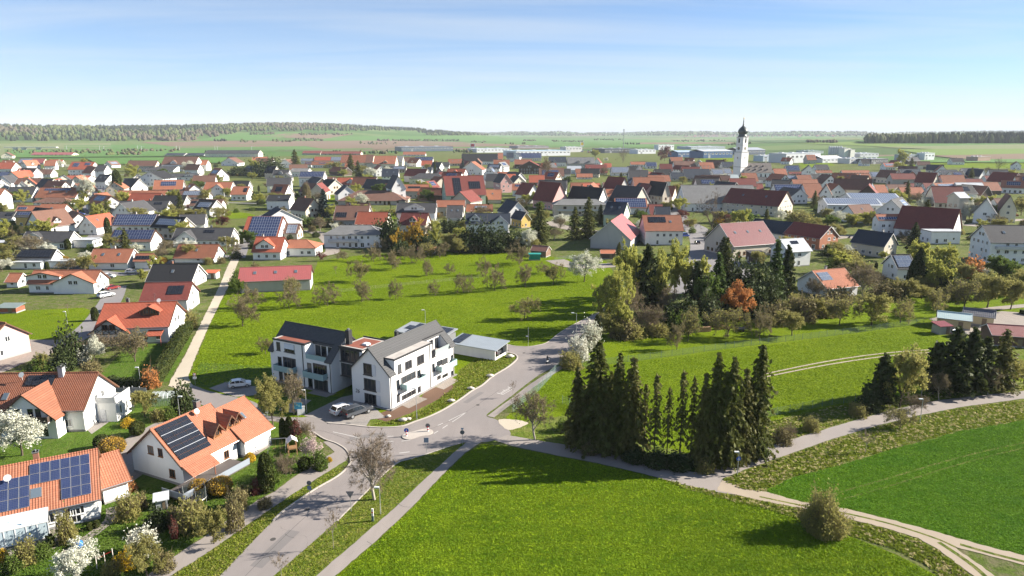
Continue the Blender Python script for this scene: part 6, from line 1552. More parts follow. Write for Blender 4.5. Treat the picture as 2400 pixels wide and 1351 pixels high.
row('in the village gardens', '''spruce 693 398 350 30;spruce 823 408 360 26;spruce 840 415 376 22;bluespruce 760 512 444 44;spruce 735 506 460 30;poplar 721 492 430 20;blossom 850 482 452 44;blossom 772 452 425 36;blossom 208 472 412 40;thuja 278 462 398 20;leaf 597 402 374 30;leaf 312 420 385 40;blossom 140 395 375 26;leaf 510 432 410 34;green 460 450 425 40;blossom 445 405 378 26;darkbush 560 412 395 50;
darkbush 620 415 385 50;darkbush 645 412 380 50;leaf 235 540 475 34;poplar 245 505 478 18;blossom 295 505 480 36;olive 410 525 490 56;olive 460 522 488 50;olive 520 525 488 50;leaf 365 640 600 40;leaf 335 660 630 26;olive 200 640 600 44;blossom 205 612 588 34;olive 0 635 590 70;olive 450 612 572 50;spruce 436 640 618 16;thuja 245 602 575 16;thuja 160 585 560 14;bush 490 620 606 20;bush 518 618 604 18;green 30 475 450 40;leaf 55 478 445 36;thuja 255 560 510 14;
bluespruce 852 440 415 14;bluespruce 845 442 418 18;blossom 905 420 400 30;green 938 470 445 24;blossom 1080 445 420 26;leaf 1260 470 440 34;leaf 1235 480 455 36;blossom 1265 478 445 36;leaf 1460 465 435 36;bare 1280 425 362 30;darkbare 1460 382 345 34;maroon 1558 378 342 34;leaf 1395 372 350 20;leaf 1555 418 402 22;leaf 2110 388 350 26;spruce 2135 395 370 16;darkbare 2340 400 368 36;blossom 2165 500 458 40;blossom 2270 520 470 34;blossom 1960 530 495 40;blossom 1830 520 490 34;bush 1870 530 500 60;greenbush 1740 520 498 60;leaf 1735 530 490 50;bluespruce 1085 400 368 12;
spruce 1020 420 378 12;blossom 1045 410 395 24;olive 780 405 380 40;olive 850 410 388 44;blossom 870 415 392 34;blossom 905 408 390 30;thuja 1040 425 405 10;green 560 690 655 30;greenbush 558 665 640 30;bush 600 640 620 20;blossom 1230 590 552 40;leaf 1020 545 515 26;forsythia 1685 525 512 20;bare 1300 565 530 40''')
row('in the garden of the half-timbered house', 'darkbush 165 855 785 56;whitebush 185 850 818 48;blossom 222 845 788 50;brownbush 245 828 780 54;brownbush 280 820 780 50;brownbush 200 838 795 44;thuja 224 752 720 16;orangebush 355 908 872 38;bush 440 770 735 40;sapling 160 735 710 14;greenbush 95 880 848 50;olive 98 880 828 30;bush 215 878 852 40;darkbush 150 870 830 44;bush 320 800 770 40')
T('orchard', 317, 848, 768, 100, None, 'large bare garden tree in front of the half-timbered house')
row('in the garden of the house with black panels', 'olive 340 978 915 56;darkbush 432 968 912 46;ball 323 1020 988 34;goldball 265 1066 1028 56;ball 240 1052 1020 36;bush 375 985 962 34;greenbush 395 982 956 34;forsythia 300 1000 982 26;thuja 626 1152 1062 34;brownbush 672 1116 1062 52;ball 714 1102 1072 30;thuja 664 1030 980 16;thuja 680 1032 976 18;thuja 694 1026 984 16;redbush 696 1036 996 24;brownbush 722 1028 985 28;goldball 466 1160 1126 44;goldball 517 1158 1120 56;yellowball 586 1080 1062 26;yellowball 772 1082 1072 14;yellowball 757 1092 1084 10;redbush 605 1155 1128 30;bush 555 1192 1155 44;greenbush 750 1100 1065 34;greenbush 640 1130 1100 30;bush 500 1150 1130 26;greenbush 700 1052 1030 40;bush 575 1160 1140 30')
T('pinkblossom', 737, 1082, 1016, 54, None, 'pink blossoming tree beside the side path')
row('in the garden of the solar house', 'bush 456 1240 1182 66;olive 502 1275 1200 66;olive 345 1352 1268 84;forsythia 297 1330 1290 44;whitebush 330 1300 1250 60;bush 160 1270 1210 32;yellowball 10 1322 1288 26;ball 212 1242 1226 16;ball 227 1238 1220 16;bush 60 1320 1275 46;greenbush 30 1340 1310 40;bush 410 1232 1195 30;bush 300 1215 1170 50;darkbush 372 1240 1200 44;bush 550 1240 1180 40;redbush 410 1262 1228 16;bush 265 1345 1318 40;greenbush 100 1310 1280 30;bush 330 1190 1160 30;goldball 325 1190 1172 20;orangebush 305 1150 1130 30;bush 620 1190 1170 30;bush 390 1335 1300 40')
T('blossom', 180, 1368, 1282, 100, None, 'white blossoming tree at the bottom edge of the solar house garden')
T('blossom', 52, 1068, 958, 130, None, 'large white cherry tree in bloom beside the house with tall cross gable')
T('lime', 877, 1172, 1003, 118, None, 'large leafless lime tree between road and foot path')
T('sapling', 782, 1287, 1192, 36, None, 'thin leafless sapling on the verge between road and foot path')
T('sapling', 660, 1360, 1300, 40, None, 'thin leafless sapling at the bottom edge of the verge')
T('olive', 640, 998, 884, 72, None, 'olive budding street tree at the apartment driveway')
T('bare', 690, 972, 862, 66, None, 'brown leafless street tree in front of the apartment building')
T('bare', 1254, 1032, 912, 96, None, 'leafless tree on the gravel corner beside the spruce group')
T('whitebush', 1384, 820, 762, 44, None, 'white flowering bush at the bend of the road, behind another')
T('whitebush', 1358, 842, 795, 44, None, 'white flowering bush at the bend of the road, in front')
T('thuja', 1398, 795, 738, 14, None, 'columnar dark green thuja at the road beside the birch')
T('bigbush', 1930, 1250, 1178, 92, None, 'large rounded lone shrub beside the dirt track')
T('orcharddark', 2108, 1006, 955, 60, None, 'small pruned dark tree below the curved foot path')
T('sapling', 2028, 1062, 1010, 40, None, 'crooked small leafless tree between foot path and crop field')
T('sapling', 1202, 932, 892, 16, None, 'thin leafless sapling on the sidewalk beside the painted number')
T('bush', 1340, 862, 830, 50, None, 'brown-green shrub at the corner of the wire fence')
row('on the rough verge along the foot path', 'bush 1835 1040 1010 40;brownbush 1850 1035 995 40;bush 1650 1105 1080 40;greenbush 1780 1068 1040 40;darkbush 1590 1098 1070 60;darkbush 1540 1092 1065 60;darkbush 1490 1082 1055 50;bush 1380 1062 1038 40;greenbush 1320 1010 985 30;bush 1345 1030 1000 40;bush 1900 1010 985 36;bush 2010 975 950 40')
# filler plants in the gardens between the houses
def scatter():
    fp = [(o.location.copy(), max(8.0, 0.62 * max((v[0] ** 2 + v[1] ** 2) ** 0.5 for c in o.children for v in c.bound_box) if o.children else 8.0)) for o, *_ in HOUSES]
    kinds = ['orchard'] * 5 + ['olive'] * 7 + ['leaf'] * 5 + ['green'] * 2 + ['blossom'] * 4 + ['bush'] * 8 + ['greenbush'] * 6 + ['darkbush'] * 7 + ['thuja'] * 4 + ['spruce'] * 2 + ['bare'] * 3 + ['forsythia', 'maroon', 'goldball', 'whitebush']
    hts = {'orchard': 5, 'olive': 6.5, 'leaf': 8, 'green': 7, 'blossom': 5.5, 'bush': 2.2, 'greenbush': 2.2, 'darkbush': 2.8, 'thuja': 4, 'spruce': 12, 'bare': 8, 'forsythia': 1.8, 'maroon': 4.5, 'goldball': 2.2, 'whitebush': 2.6}
    n = 0; tries = 0
    while n < 430 and tries < 12000:
        tries += 1; x = tree_rng.uniform(-20, 2420); y = tree_rng.uniform(375, 640); 
        if 560 < x < 1660 and y > 585: continue
        if x > 1240 and y > 560: continue
        if tree_rng.random() > 0.25 + (y - 375) / 160: continue
        p = G(x, y, 0)
        if any((p - q).length < r for q, r in fp): continue
        k = tree_rng.choice(kinds); s = S_of(p.length); plant_at(k, tuple(p), hts[k] * s * tree_rng.uniform(0.75, 1.2), tree_rng.uniform(0.9, 1.25), None, 'among the village gardens'); n += 1
scatter()
def scatter_near():
    fp = [(o.location.copy(), 8.5) for o, *_ in HOUSES]; ks = ['bush', 'greenbush', 'olive', 'orchard', 'leaf', 'darkbush', 'blossom', 'thuja', 'bush', 'olive']; hts = {'bush': 2.2, 'greenbush': 2, 'olive': 6, 'orchard': 5, 'leaf': 7, 'darkbush': 2.6, 'blossom': 5, 'thuja': 3.5}; n = t = 0
    while n < 60 and t < 2000:
        t += 1; x = tree_rng.uniform(1720, 2400); y = tree_rng.uniform(540, 700); p = G(x, y, 0)
        if x < 1900 and y > 640 or any((p - q).length < r for q, r in fp): continue
        k = tree_rng.choice(ks); plant_at(k, tuple(p), hts[k] * tree_rng.uniform(0.7, 1.25), tree_rng.uniform(0.9, 1.3), None, 'in the gardens behind the fenced orchard'); n += 1
scatter_near()
# hedges
def hedge(px, w, h, leaf, label, dens=26):
    c = [G(x, y, 0) for x, y in px]; rng = np.random.default_rng(len(PLANTS)); P = []
    m = MB()
    for a, b in zip(c[:-1], c[1:]):
        L = (b - a).length; d = (b - a).normalized(); n = Vector((-d.y, d.x, 0)); k = int(L * dens * (h * 2 + w))
        u = rng.uniform(0, L, k); sidev = rng.choice([-1, 1, 0], k); t = rng.uniform(0, 1, k)
        off = np.where(sidev == 0, rng.uniform(-1, 1, k), sidev * (1 - 0.15 * rng.random(k))) * w / 2; z = np.where(sidev == 0, h * (1 - 0.10 * rng.random(k)) + 0.12 * h * np.sin(u * 2.1), t * h)
        P.append(np.stack([a.x + d.x * u + n.x * off, a.y + d.y * u + n.y * off, z], 1))
        q = [a + n * w * 0.38, b + n * w * 0.38, b - n * w * 0.38, a - n * w * 0.38]; m.prism([(p.x, p.y) for p in q], 0, h * 0.9)
    P = np.concatenate(P); o0 = Vector((float(P[:, 0].mean()), float(P[:, 1].mean()), 0)); v, q = quad_cloud(P - np.array(o0), 0.10, rng, 0, 1.2)
    root = empty('hedge', o0); new_obj('foliage', mesh_np('foliage', v, q, [LEAF[leaf]]), root)
    cr = m.build('stems', LEAF['dark'], root); cr.location = -o0
    tag(root, label, 'hedge', 'garden hedges')
hedge([(446,776),(420,818),(394,862),(366,906)], 1.6, 2.5, 'thuja', 'tall clipped evergreen hedge along the gravel lane')
hedge([(430,782),(404,824),(378,868),(350,912)], 1.2, 2.2, 'thuja', 'second evergreen hedge behind the lane hedge')
hedge([(352,912),(300,912),(258,905)], 1.2, 2.0, 'dark', 'dark clipped hedge across the end of the half-timbered house garden')
hedge([(1092,592),(1150,590),(1228,592)], 2.0, 3.0, 'dark', 'long dark hedge behind the bare orchard trees')
hedge([(905,560),(925,582),(945,590)], 1.6, 4.0, 'dark', 'tall dark hedge beside the golden yellow tree')
hedge([(112,1292),(98,1298)], 1.2, 1.1, 'thuja', 'clipped low hedge block on the terrace of the solar house', 60)
hedge([(128,1278),(112,1284)], 1.2, 1.3, 'thuja', 'clipped taller hedge block on the terrace of the solar house', 60)
hedge([(168,1262),(150,1266)], 1.0, 1.2, 'thuja', 'small clipped hedge block beside the terrace steps', 60)
hedge([(2420,740),(2390,735)], 1.4, 1.2, 'dark', 'low dark hedge by the garden sheds yard')
# ------------------------------------------------------------------ church
def church():
    b = G(1733, 424, 0); root = empty('church', b, math.radians(30)); k = 1 / ppm(b); Z = lambda y: top_z(b, y)
    tag(root, 'village church with tall white tower and dark onion dome', 'church')
    wm = m_wall((0.78, 0.77, 0.74)); cu = m_plain((0.045, 0.060, 0.058), 0.45, 0.4)
    s = 5.0; z1, z2 = Z(357.6), Z(323)
    m = MB(); m.box(-s, s, -s, s, 0, z1); m.build('tower_shaft', wm, root)
    m = MB(); m.box(-s-0.35, s+0.35, -s-0.35, s+0.35, z1, z1+0.8); m.box(-s-0.25, s+0.25, -s-0.25, s+0.25, Z(392), Z(391)+0.3); m.build('cornice', m_wall((0.50,0.49,0.47)), root)
    u = 4.5; c = 1.0; oc = [(-u+c,-u),(u-c,-u),(u,-u+c),(u,u-c),(u-c,u),(-u+c,u),(-u,u-c),(-u,-u+c)]
    m = MB(); m.prism(oc, z1+0.8, z2); up = m.build('belfry', wm, root)
    m = MB(); m.prism([(x*1.08, y*1.08) for x, y in oc], z2, z2+0.7); zb = (z1+z2)/2; m.prism([(x*1.04, y*1.04) for x, y in oc], zb-0.2, zb+0.3); m.build('cornice', m_wall((0.60,0.59,0.57)), up)
    for rot in range(4):
        M = Matrix.Rotation(rot*math.pi/2, 4, 'Z')
        m = MB(); w = 1.0; h0 = zb + 2.2; pts = [(-w, h0), (w, h0), (w, h0+3.6)] + [(w*math.cos(a), h0+3.6+w*math.sin(a)) for a in np.linspace(0.3, 2.84, 6)] + [(-w, h0+3.6)]
        vs = [M @ Vector((x, -u-0.03, z)) for x, z in pts]; m.add(vs, [tuple(range(len(vs)))]); m.build('belfry_window', m_glass(1), up)
        m = MB(); q = [M @ Vector((1.6*math.cos(a), -u-0.05, zb-3.4+1.6*math.sin(a))) for a in np.linspace(0, 6.283, 17)[:-1]]; m.add(q, [tuple(range(16))])
        ck = m.build('clock_face', m_plain((0.20,0.19,0.18)), up)
        m = MB()
        for a, L in ((0.6, 1.3), (2.2, 0.9)):
            d = Vector((math.cos(a), 0, math.sin(a))); n = Vector((-d.z, 0, d.x)) * 0.09; o = Vector((0, -u-0.09, zb-3.4)); m.add([M @ p for p in (o-n, o+n, o+d*L+n, o+d*L-n)], [(0,1,2,3)])
        m.build('clock_hand', m_plain((0.7,0.6,0.2)), ck)
        m = MB(); m.add([M @ Vector(p) for p in ((-0.5,-s-0.04,Z(372)),(0.5,-s-0.04,Z(372)),(0.5,-s-0.04,Z(368)),(-0.5,-s-0.04,Z(368)))], [(0,1,2,3)]); m.build('slit_window', m_glass(1), root)
    m = MB(); R = 5.0
    m.lathe([(5.3, z2+0.7), (4.6, Z(319.5)), (3.7, Z(316)), (3.65, Z(314.5)), (4.6, Z(312.5)), (5.05, Z(309.5)), (4.8, Z(306)), (4.0, Z(302.5)), (2.6, Z(299)), (1.3, Z(296)), (0.7, Z(293.5)), (0.95, Z(292.5)), (0.6, Z(291.5)), (0.5, Z(284)), (0.18, Z(279))], 16, ph=0.2)
    d = m.build('onion_dome', cu, root, smooth=True)
    m = MB(); m.lathe([(0.05, Z(280)), (0.55, Z(279.3)), (0.75, Z(278.4)), (0.55, Z(277.5)), (0.05, Z(276.8))], 10); m.tube((0,0,Z(278)), (0,0,Z(273)), 0.10, n=5); m.tube((-0.7,0,Z(274.6)), (0.7,0,Z(274.6)), 0.10, n=5); m.build('cross', m_plain((0.35,0.28,0.10), 0.3, 0.5, 0.8), d)
    # nave
    hr, he = top_z(b, 382), top_z(b, 403); L = 62 * k; Wd = 18.0; yaw = math.radians(-30)
    M = Matrix.Translation((0, 0, 0)) @ Matrix.Rotation(math.radians(-34), 4, 'Z') @ Matrix.Translation((s*0.6 + L/2, 1.5, 0))
    hold = []
    for o in (wall_body(None, L, Wd, he, hr, wm, True, 'nave_wall'), gable_roof(None, L, Wd, he, hr, m_tile((0.24,0.205,0.18), 0.3, 0.3), 0.5, 0.3, trim='w', name='nave_roof')):
        o.parent = root; o.matrix_local = M; hold.append(o)
    pl = [o for o in bpy.data.objects if o.name.startswith('plinth') and o.parent is None]
    for o in pl: o.parent = root; o.matrix_local = M
    for i in range(6):
        w = put_window(hold[0], -L/2 + (i+0.7)*L/6.2, -Wd/2, 3.0, 1.6, 4.5, 0, 'w', False, 1)
    for j in range(2):
        for i in range(3 if j else 4):
            t = MB(); x = -L/2 + (i + 0.8 + 0.4*j) * L/4.6; yy = -Wd/2 * (0.72 if not j else 0.36); z = he + (hr-he) * (1 - abs(yy)/(Wd/2))
            t.add([(x-0.7, yy-0.9, z-0.3), (x+0.7, yy-0.9, z-0.3), (x, yy-0.9, z+0.9), (x, yy+1.2, z+0.9), (x-0.7, yy+0.6, z-0.1), (x+0.7, yy+0.6, z-0.1)], [(0,1,2), (0,2,3,4), (1,5,3,2)]); t.build('roof_vent', m_plain((0.06,0.055,0.05)), hold[1])
church()
# ------------------------------------------------------------------ industrial halls
HALL_N = [0]
def hall(x0, x1, yt, yb, c, rc, label, depth=0.7, arch=0.0, win=True, name='industrial_hall'):
    b = G((x0+x1)/2, yb, 0); k = 1 / ppm(b); w = (x1-x0) * k; h = max(4.0, top_z(b, yt + 2.2)); D = min(w * depth, 70)
    root = empty(name, (b.x, b.y + D/2, 0), math.radians(24)); tag(root, label, 'building', 'industrial estate')
    m = MB(); m.box(-w/2, w/2, -D/2, D/2, 0, h); wl = m.build('wall', m_metal_roof(c, 1.2), root)
    m = MB(); m.slab([(-w/2-0.4,-D/2-0.4,h+0.35),(w/2+0.4,-D/2-0.4,h+0.35),(w/2+0.4,0,h+0.35+arch),(-w/2-0.4,0,h+0.35+arch)], 0.34); m.slab([(-w/2-0.4,0,h+0.35+arch),(w/2+0.4,0,h+0.35+arch),(w/2+0.4,D/2+0.4,h+0.35),(-w/2-0.4,D/2+0.4,h+0.35)], 0.34)
    rf = m.build('roof', m_metal_roof(rc, 1.5), root)
    for i in range(3):
        m = MB(); x = -w/2 + w*(i+0.6)/3.4; m.box(x-w*0.03, x+w*0.03, D*0.05, D*0.25, h+0.3+arch*0.6, h+1.8+arch*0.6); m.build('roof_unit', m_plain((0.55,0.56,0.57)), rf)
    if win:
        n = max(3, int(w/9))
        for i in range(n):
            x = -w/2 + (i+0.5)*w/n; put_window(root, x, -D/2, h*0.55, w/n*0.6, h*0.22, 0, 'w', False, 2)
        put_door(root, -w*0.3, -D/2, 0, 5.0, h*0.45, 0, (0.35,0.36,0.37), 'loading_door')
    return root
PW, LB, DG, BL = (0.72,0.73,0.74), (0.45,0.55,0.63), (0.07,0.08,0.095), (0.04,0.10,0.22)
hall(927,1053,342.5,355,(0.14,0.17,0.21),(0.18,0.20,0.23),'long dark grey flat industrial hall beyond the village')
hall(1102,1190,347,358,PW,(0.55,0.57,0.6),'white low shopping hall beside the red sign pylon')
hall(1188,1330,352,366,PW,LB,'wide white hall with pale blue roof behind the village')
hall(1318,1360,343,357,(0.66,0.64,0.62),PW,'tall pale hall at the end of the white shopping halls')
hall(1200,1280,341,348,(0.30,0.28,0.28),(0.12,0.11,0.12),'dark roofed hall behind the pale blue roof')
hall(1400,1482,347,359,DG,(0.10,0.11,0.12),'black box hall beside the radio mast')
hall(1484,1534,349,361,PW,(0.6,0.61,0.62),'white cube hall right of the black hall')
hall(1536,1580,338,352,PW,(0.62,0.62,0.62),'white many-windowed office block on the estate edge',0.4)
hall(1576,1632,355,369,BL,(0.36,0.45,0.55),'blue hall with pale roof left of the striped blue hall',0.7,3)
hall(1630,1716,353,371,BL,(0.52,0.55,0.58),'blue hall with white and red base left of the church tower',0.6,3)
hall(1716,1792,350,363,(0.10,0.12,0.16),(0.36,0.38,0.41),'large grey roofed hall behind the church tower',0.7,5)
hall(1600,1700,342,350,(0.4,0.45,0.5),(0.5,0.54,0.58),'long pale hall behind the blue halls')
hall(1777,1822,363,379,(0.45,0.53,0.60),PW,'pale blue workshop right of the church')
hall(1818,1926,358,382,PW,(0.58,0.60,0.60),'largest white factory hall right of the church',0.5)
hall(1912,1976,370,382,PW,(0.74,0.74,0.74),'white gabled warehouse in front of the silos',0.6,4)
hall(1978,2026,370,384,(0.62,0.62,0.60),(0.55,0.56,0.57),'grey white hall right of the gabled warehouse')
hall(2026,2082,371,385,(0.12,0.12,0.13),(0.30,0.30,0.30),'dark flat hall near the new office block')
hall(2000,2060,358,369,(0.55,0.56,0.57),(0.6,0.62,0.64),'long grey hall behind the beige tower block')
hall(2112,2160,361,377,(0.34,0.36,0.38),(0.30,0.32,0.34),'grey hall left of the new white office block')
hall(2157,2191,357,377,PW,(0.7,0.7,0.7),'new white office block with big square windows in the field',0.6)
hall(2278,2324,366,379,(0.42,0.27,0.20),(0.45,0.36,0.30),'unfinished brick building in the far field',0.6,0,False)
hall(1880,1930,352,362,(0.35,0.42,0.38),(0.25,0.34,0.30),'green roofed hall behind the white factory')
hall(1972,1990,346,370,(0.68,0.65,0.58),(0.62,0.60,0.55),'taller beige concrete block beside the silos',0.9,0,False); hall(1988,2002,349,370,(0.68,0.65,0.58),(0.62,0.60,0.55),'smaller beige concrete block beside the silos',0.9,0,False)
for i in range(6):
    b = G(1943 + i*5.4, 364, 0); z = top_z(b, 346); m = MB(); r = 2.6/ppm(b); m.lathe([(r,0),(r,z),(r*0.8,z+1.5),(r*0.25,z+3)], 12)
    o = m.build('silo', m_plain((0.50,0.52,0.54), 0.5), None, b, smooth=False); tag(o, f'grey cylindrical silo in the row by the beige blocks, {["leftmost","second from left","third from left","third from right","second from right","rightmost"][i]}', 'silo', 'silo row')
def mast(x, yb, yt, label, r=0.5, name='radio_mast'):
    b = G(x, yb, 0); z = top_z(b, yt); root = empty(name, b); tag(root, label, 'mast'); m = MB(); m.tube((0,0,0),(0,0,z),r,r*0.6,8); m.build('pole', m_plain((0.25,0.26,0.27)), root)
    m = MB(); m.tube((0,0,z-4),(0,0,z-1),r*3.2,r*3.2,8); m.tube((0,0,z-8),(0,0,z-6.5),r*2.6,r*2.6,8); m.build('antenna_ring', m_plain((0.30,0.31,0.32)), root)
mast(1461, 352, 303, 'tall slender radio mast rising over the estate', 0.9)
def pylon(x, yb, yt, c, label, w=5):
    b = G(x, yb, 0); z = top_z(b, yt); root = empty('sign_pylon', b); tag(root, label, 'sign'); m = MB(); m.tube((0,0,0),(0,0,z*0.8),0.5,0.5,8); m.build('pole', m_plain((0.6,0.6,0.6)), root)
    m = MB(); m.box(-w/2, w/2, -0.4, 0.4, z*0.55, z); m.build('sign_board', m_plain((0.75,0.75,0.75)), root); m = MB(); m.box(-w*0.36, w*0.36, -0.46, -0.4, z*0.66, z*0.95); m.build('sign_emblem', m_plain(c), root)
pylon(1108, 358, 337, (0.60,0.03,0.03), 'white advertising pylon with red square emblem', 12); pylon(1364, 356, 333, (0.75,0.50,0.02), 'slender pole with small yellow sign by the car park', 9)
# overpass and railway
ob = G(75, 352, 0.0); root = empty('road_bridge', ob); tag(root, 'pale concrete road bridge over the railway', 'bridge'); k = 1/ppm(ob)
m = MB(); m.box(-62*k, 60*k, -6, 6, 7.0, 9.0); m.build('deck', m_plain((0.60,0.58,0.54)), root)
for x in (-42, -22, 12): 
    m = MB(); m.box(x*k, x*k+7*k, -5, 5, 0, 7); m.build('pier', m_plain((0.58,0.56,0.52)), root)
ribbon('railway', [(-100,352),(60,351),(250,350.5),(450,350),(620,351.5),(760,355)], 16, m_field((0.075,0.068,0.06),(0.10,0.09,0.08),'rail_ballast'), 3.2)
for i, x in enumerate((234,244,323,332,414,421,504,510,157,590)):
    b = G(x, 354 if i % 2 else 352.5, 0); z = top_z(b, 343 if i % 2 else 342); root = empty('catenary_mast', b); tag(root, ['grey catenary mast beside the railway, ' + q for q in ('second from left','third from left','fourth from left','fifth from left','fifth from right','fourth from right','third from right','second from right','leftmost','rightmost')][i], 'mast', 'catenary masts along the railway')
    m = MB(); m.tube((0,0,0),(0,0,z),0.45,n=6); m.build('pole', m_plain((0.45,0.46,0.46)), root); m = MB(); m.tube((0,0,z-1.5),(9,0,z-0.5),0.2,n=4); m.build('arm', m_plain((0.45,0.46,0.46)), root)
# ------------------------------------------------------------------ woods: far trees that read as one mass
def m_wood(name, a, b):
    t = NT(name); p = t.pos(); n = t.noise(p, 0.012, 3); f = t.noise(p, 0.15, 3)
    return t.base(t.mix(t.math('MULTIPLY', f, 0.5), t.mix(t.ramp(n, [(0.4, (0,0,0)), (0.6, (1,1,1))]), a, b), tuple(x*0.45 for x in a)), 0.95, 0.05)
WOOD = {'con': m_wood('conifer_wood', (0.022,0.036,0.022), (0.034,0.046,0.026)), 'lea': m_wood('leafing_wood', (0.105,0.125,0.045), (0.075,0.095,0.036)), 'bro': m_wood('bare_wood', (0.10,0.085,0.058), (0.115,0.10,0.066))}
def lump_proto(rng, tall):
    lat = [(0.0, 0.55), (0.45, 1.0), (0.8, 0.62), (1.0, 0.05)] if not tall else [(0.0, 0.7), (0.3, 1.0), (0.65, 0.55), (1.0, 0.03)]
    n = 7; V = []
    for z, r in lat:
        for i in range(n): V.append((r*math.cos(6.283*i/n)*rng.uniform(0.75,1.2), r*math.sin(6.283*i/n)*rng.uniform(0.75,1.2), z + rng.uniform(-0.06,0.06)))
    Q = [(k*n+i, k*n+(i+1)%n, (k+1)*n+(i+1)%n, (k+1)*n+i) for k in range(len(lat)-1) for i in range(n)]
    return np.array(V), np.array(Q)
def wood(pts, label, hmin, hmax, rw=0.42, mixw=(0.35,0.4,0.25), seed=3, name='forest'):
    """pts: world x, y, z of the feet; crowns of three sorts in clumps."""
    rng = np.random.default_rng(seed); rr = random.Random(seed); pr = {k: [lump_proto(rr, k == 'con') for _ in range(4)] for k in ('con','lea','bro')}; keys = list(pr); parts = []
    ph = rng.uniform(0, 6.28, 4)
    for x, y, z in pts:
        c = math.sin(x*0.006+ph[0]) + math.sin(y*0.005+ph[1]) + 0.7*math.sin((x+y)*0.013+ph[2]) + rng.normal()*0.6
        k = 'con' if c > 1.3 - 2.6*mixw[0] + 0.4 else ('bro' if c < -1.3 + 2.2*mixw[2] - 0.2 else 'lea')
        V, Q = pr[k][rng.integers(4)]; h = rng.uniform(hmin, hmax) * (1.15 if k == 'con' else 1.0); w = h * rw * (0.62 if k == 'con' else 1.0); a = rng.uniform(0, 6.28); ca, sa = math.cos(a), math.sin(a)
        parts.append((np.stack([(V[:,0]*ca - V[:,1]*sa)*w + x, (V[:,0]*sa + V[:,1]*ca)*w + y, V[:,2]*h + z - h*0.04], 1), Q, keys.index(k)))
    v, q, mi = join(parts); o = new_obj(name, mesh_np(name, v, q, [WOOD[k] for k in keys], mi, smooth=True)); tag(o, label, 'forest', None, 'stuff'); return o
wr_ = np.random.default_rng(12)
def hill_pts(n, f):
    out = []
    while len(out) < n:
        a = wr_.uniform(-42, 3, 4000); d = np.sqrt(wr_.uniform(2700**2, 5600**2, 4000)); x = d*np.sin(np.radians(a)); y = d*np.cos(np.radians(a)); z = land(x, y)
        for X, Y, Z in zip(x, y, z):
            if Y < 100: continue
            p = PX((X, Y, Z))
            if f(p, X, Y): out.append((X, Y, Z))
    return out[:n]
def in_left(p, X, Y):
    x, y = p; lo = 331 if x < 440 else 331 - (x-440)*0.15 if x < 560 else 309 - (x-560)*0.006
    if x > 1050: return False
    return y < lo
wood(hill_pts(4300, in_left), 'mixed spring woods covering the hills behind the village', 10, 22, 0.48, (0.40,0.38,0.22), 3)
rp_ = [(x, y, z) for x, y, z in hits([wr_.uniform(2030, 2520) for _ in range(900)], [wr_.uniform(333.5, 337.5) for _ in range(900)], 0)]
rp_ = [(x*s, y*s, float(land(x*s, y*s))) for (x, y, z) in rp_ for s in (1.0, 1.03)]
wood(rp_, 'dark wood on the rise beyond the fields at the right', 20, 30, 0.34, (0.62,0.38,0.0), 5)
def strip(x0, x1, y0, y1, n): return hits([wr_.uniform(x0, x1) for _ in range(n)], [wr_.uniform(y0, y1) for _ in range(n)], 0)
hp = []
for a in ((883,1077,329.5,332,120),(1223,1256,329,332,26),(1293,1370,331,334,50),(690,760,327,331,30),(840,930,336,340,20),(1100,1140,333,336,14),(1390,1460,327,330,40),(1700,1760,338,341,20),(503,533,330,332.5,14),(565,582,331,333,6),(640,690,331,334,14),(1455,1500,338,340,14),(585,645,313,317,40),(700,830,315,318,50),(560,600,333,335,6),(1570,1700,330,333,50),(1880,1960,333,336,40),(2140,2190,372,374,6),(1180,1230,338,340,8)): hp += strip(*a)
wood(hp, 'loose hedgerows and copses between the far fields', 5, 11, 0.6, (0.25,0.5,0.25), 7)
fp_ = []
for x0, x1, y0, y1, n in ((1000,1300,312.5,318,420),(1250,1700,313,319,520),(1700,2050,315.5,320,380),(980,1500,308,312,500),(1480,2500,309.5,313,700),(2300,2500,309,312,120)): fp_ += strip(x0, x1, y0, y1, n)
wood(fp_, 'distant blue woods along the horizon', 12, 20, 0.55, (0.5,0.4,0.1), 9)
for i, (x0, x1, y0, y1, n) in enumerate(((20,280,355,362,60),(280,420,353,358,40),(250,330,360,366,30),(780,930,358,362,40),(1060,1110,355,360,16),(480,560,360,364,20))):
    wood(strip(x0, x1, y0, y1, n), ['brushwood between the red barns and the railway','brown scrub beside the railway cutting','scrub behind the red solar shed','scrub along the far village edge','bushes left of the shopping halls','scrub beside the dark farm roofs'][i], 4, 9, 0.6, (0.1,0.5,0.4), 20+i, 'scrub')
# far village at the foot of the horizon
fv = []
for i in range(70):
    (x, y, z), = hits([wr_.uniform(1600, 1960)], [wr_.uniform(318, 323)], 0); fv.append((x, y, z))
m = MB()
for x, y, z in fv:
    w, d, h = wr_.uniform(12, 22), wr_.uniform(10, 14), wr_.uniform(5, 8); m.box(x-w/2, x+w/2, y-d/2, y+d/2, z, z+h, 0); m.add([(x-w/2-0.5,y-d/2-0.5,z+h),(x+w/2+0.5,y-d/2-0.5,z+h),(x+w/2+0.5,y,z+h+5),(x-w/2-0.5,y,z+h+5),(x+w/2+0.5,y+d/2,z+h),(x-w/2-0.5,y+d/2,z+h)], [(0,1,2,3),(3,2,4,5),(1,4,2),(0,3,5)], 1)
tag(m.build('far_village', [m_wall((0.7,0.69,0.66)), m_plain((0.30,0.13,0.09))]), 'tiny pale houses of the next village on the plain', 'village', None, 'stuff')
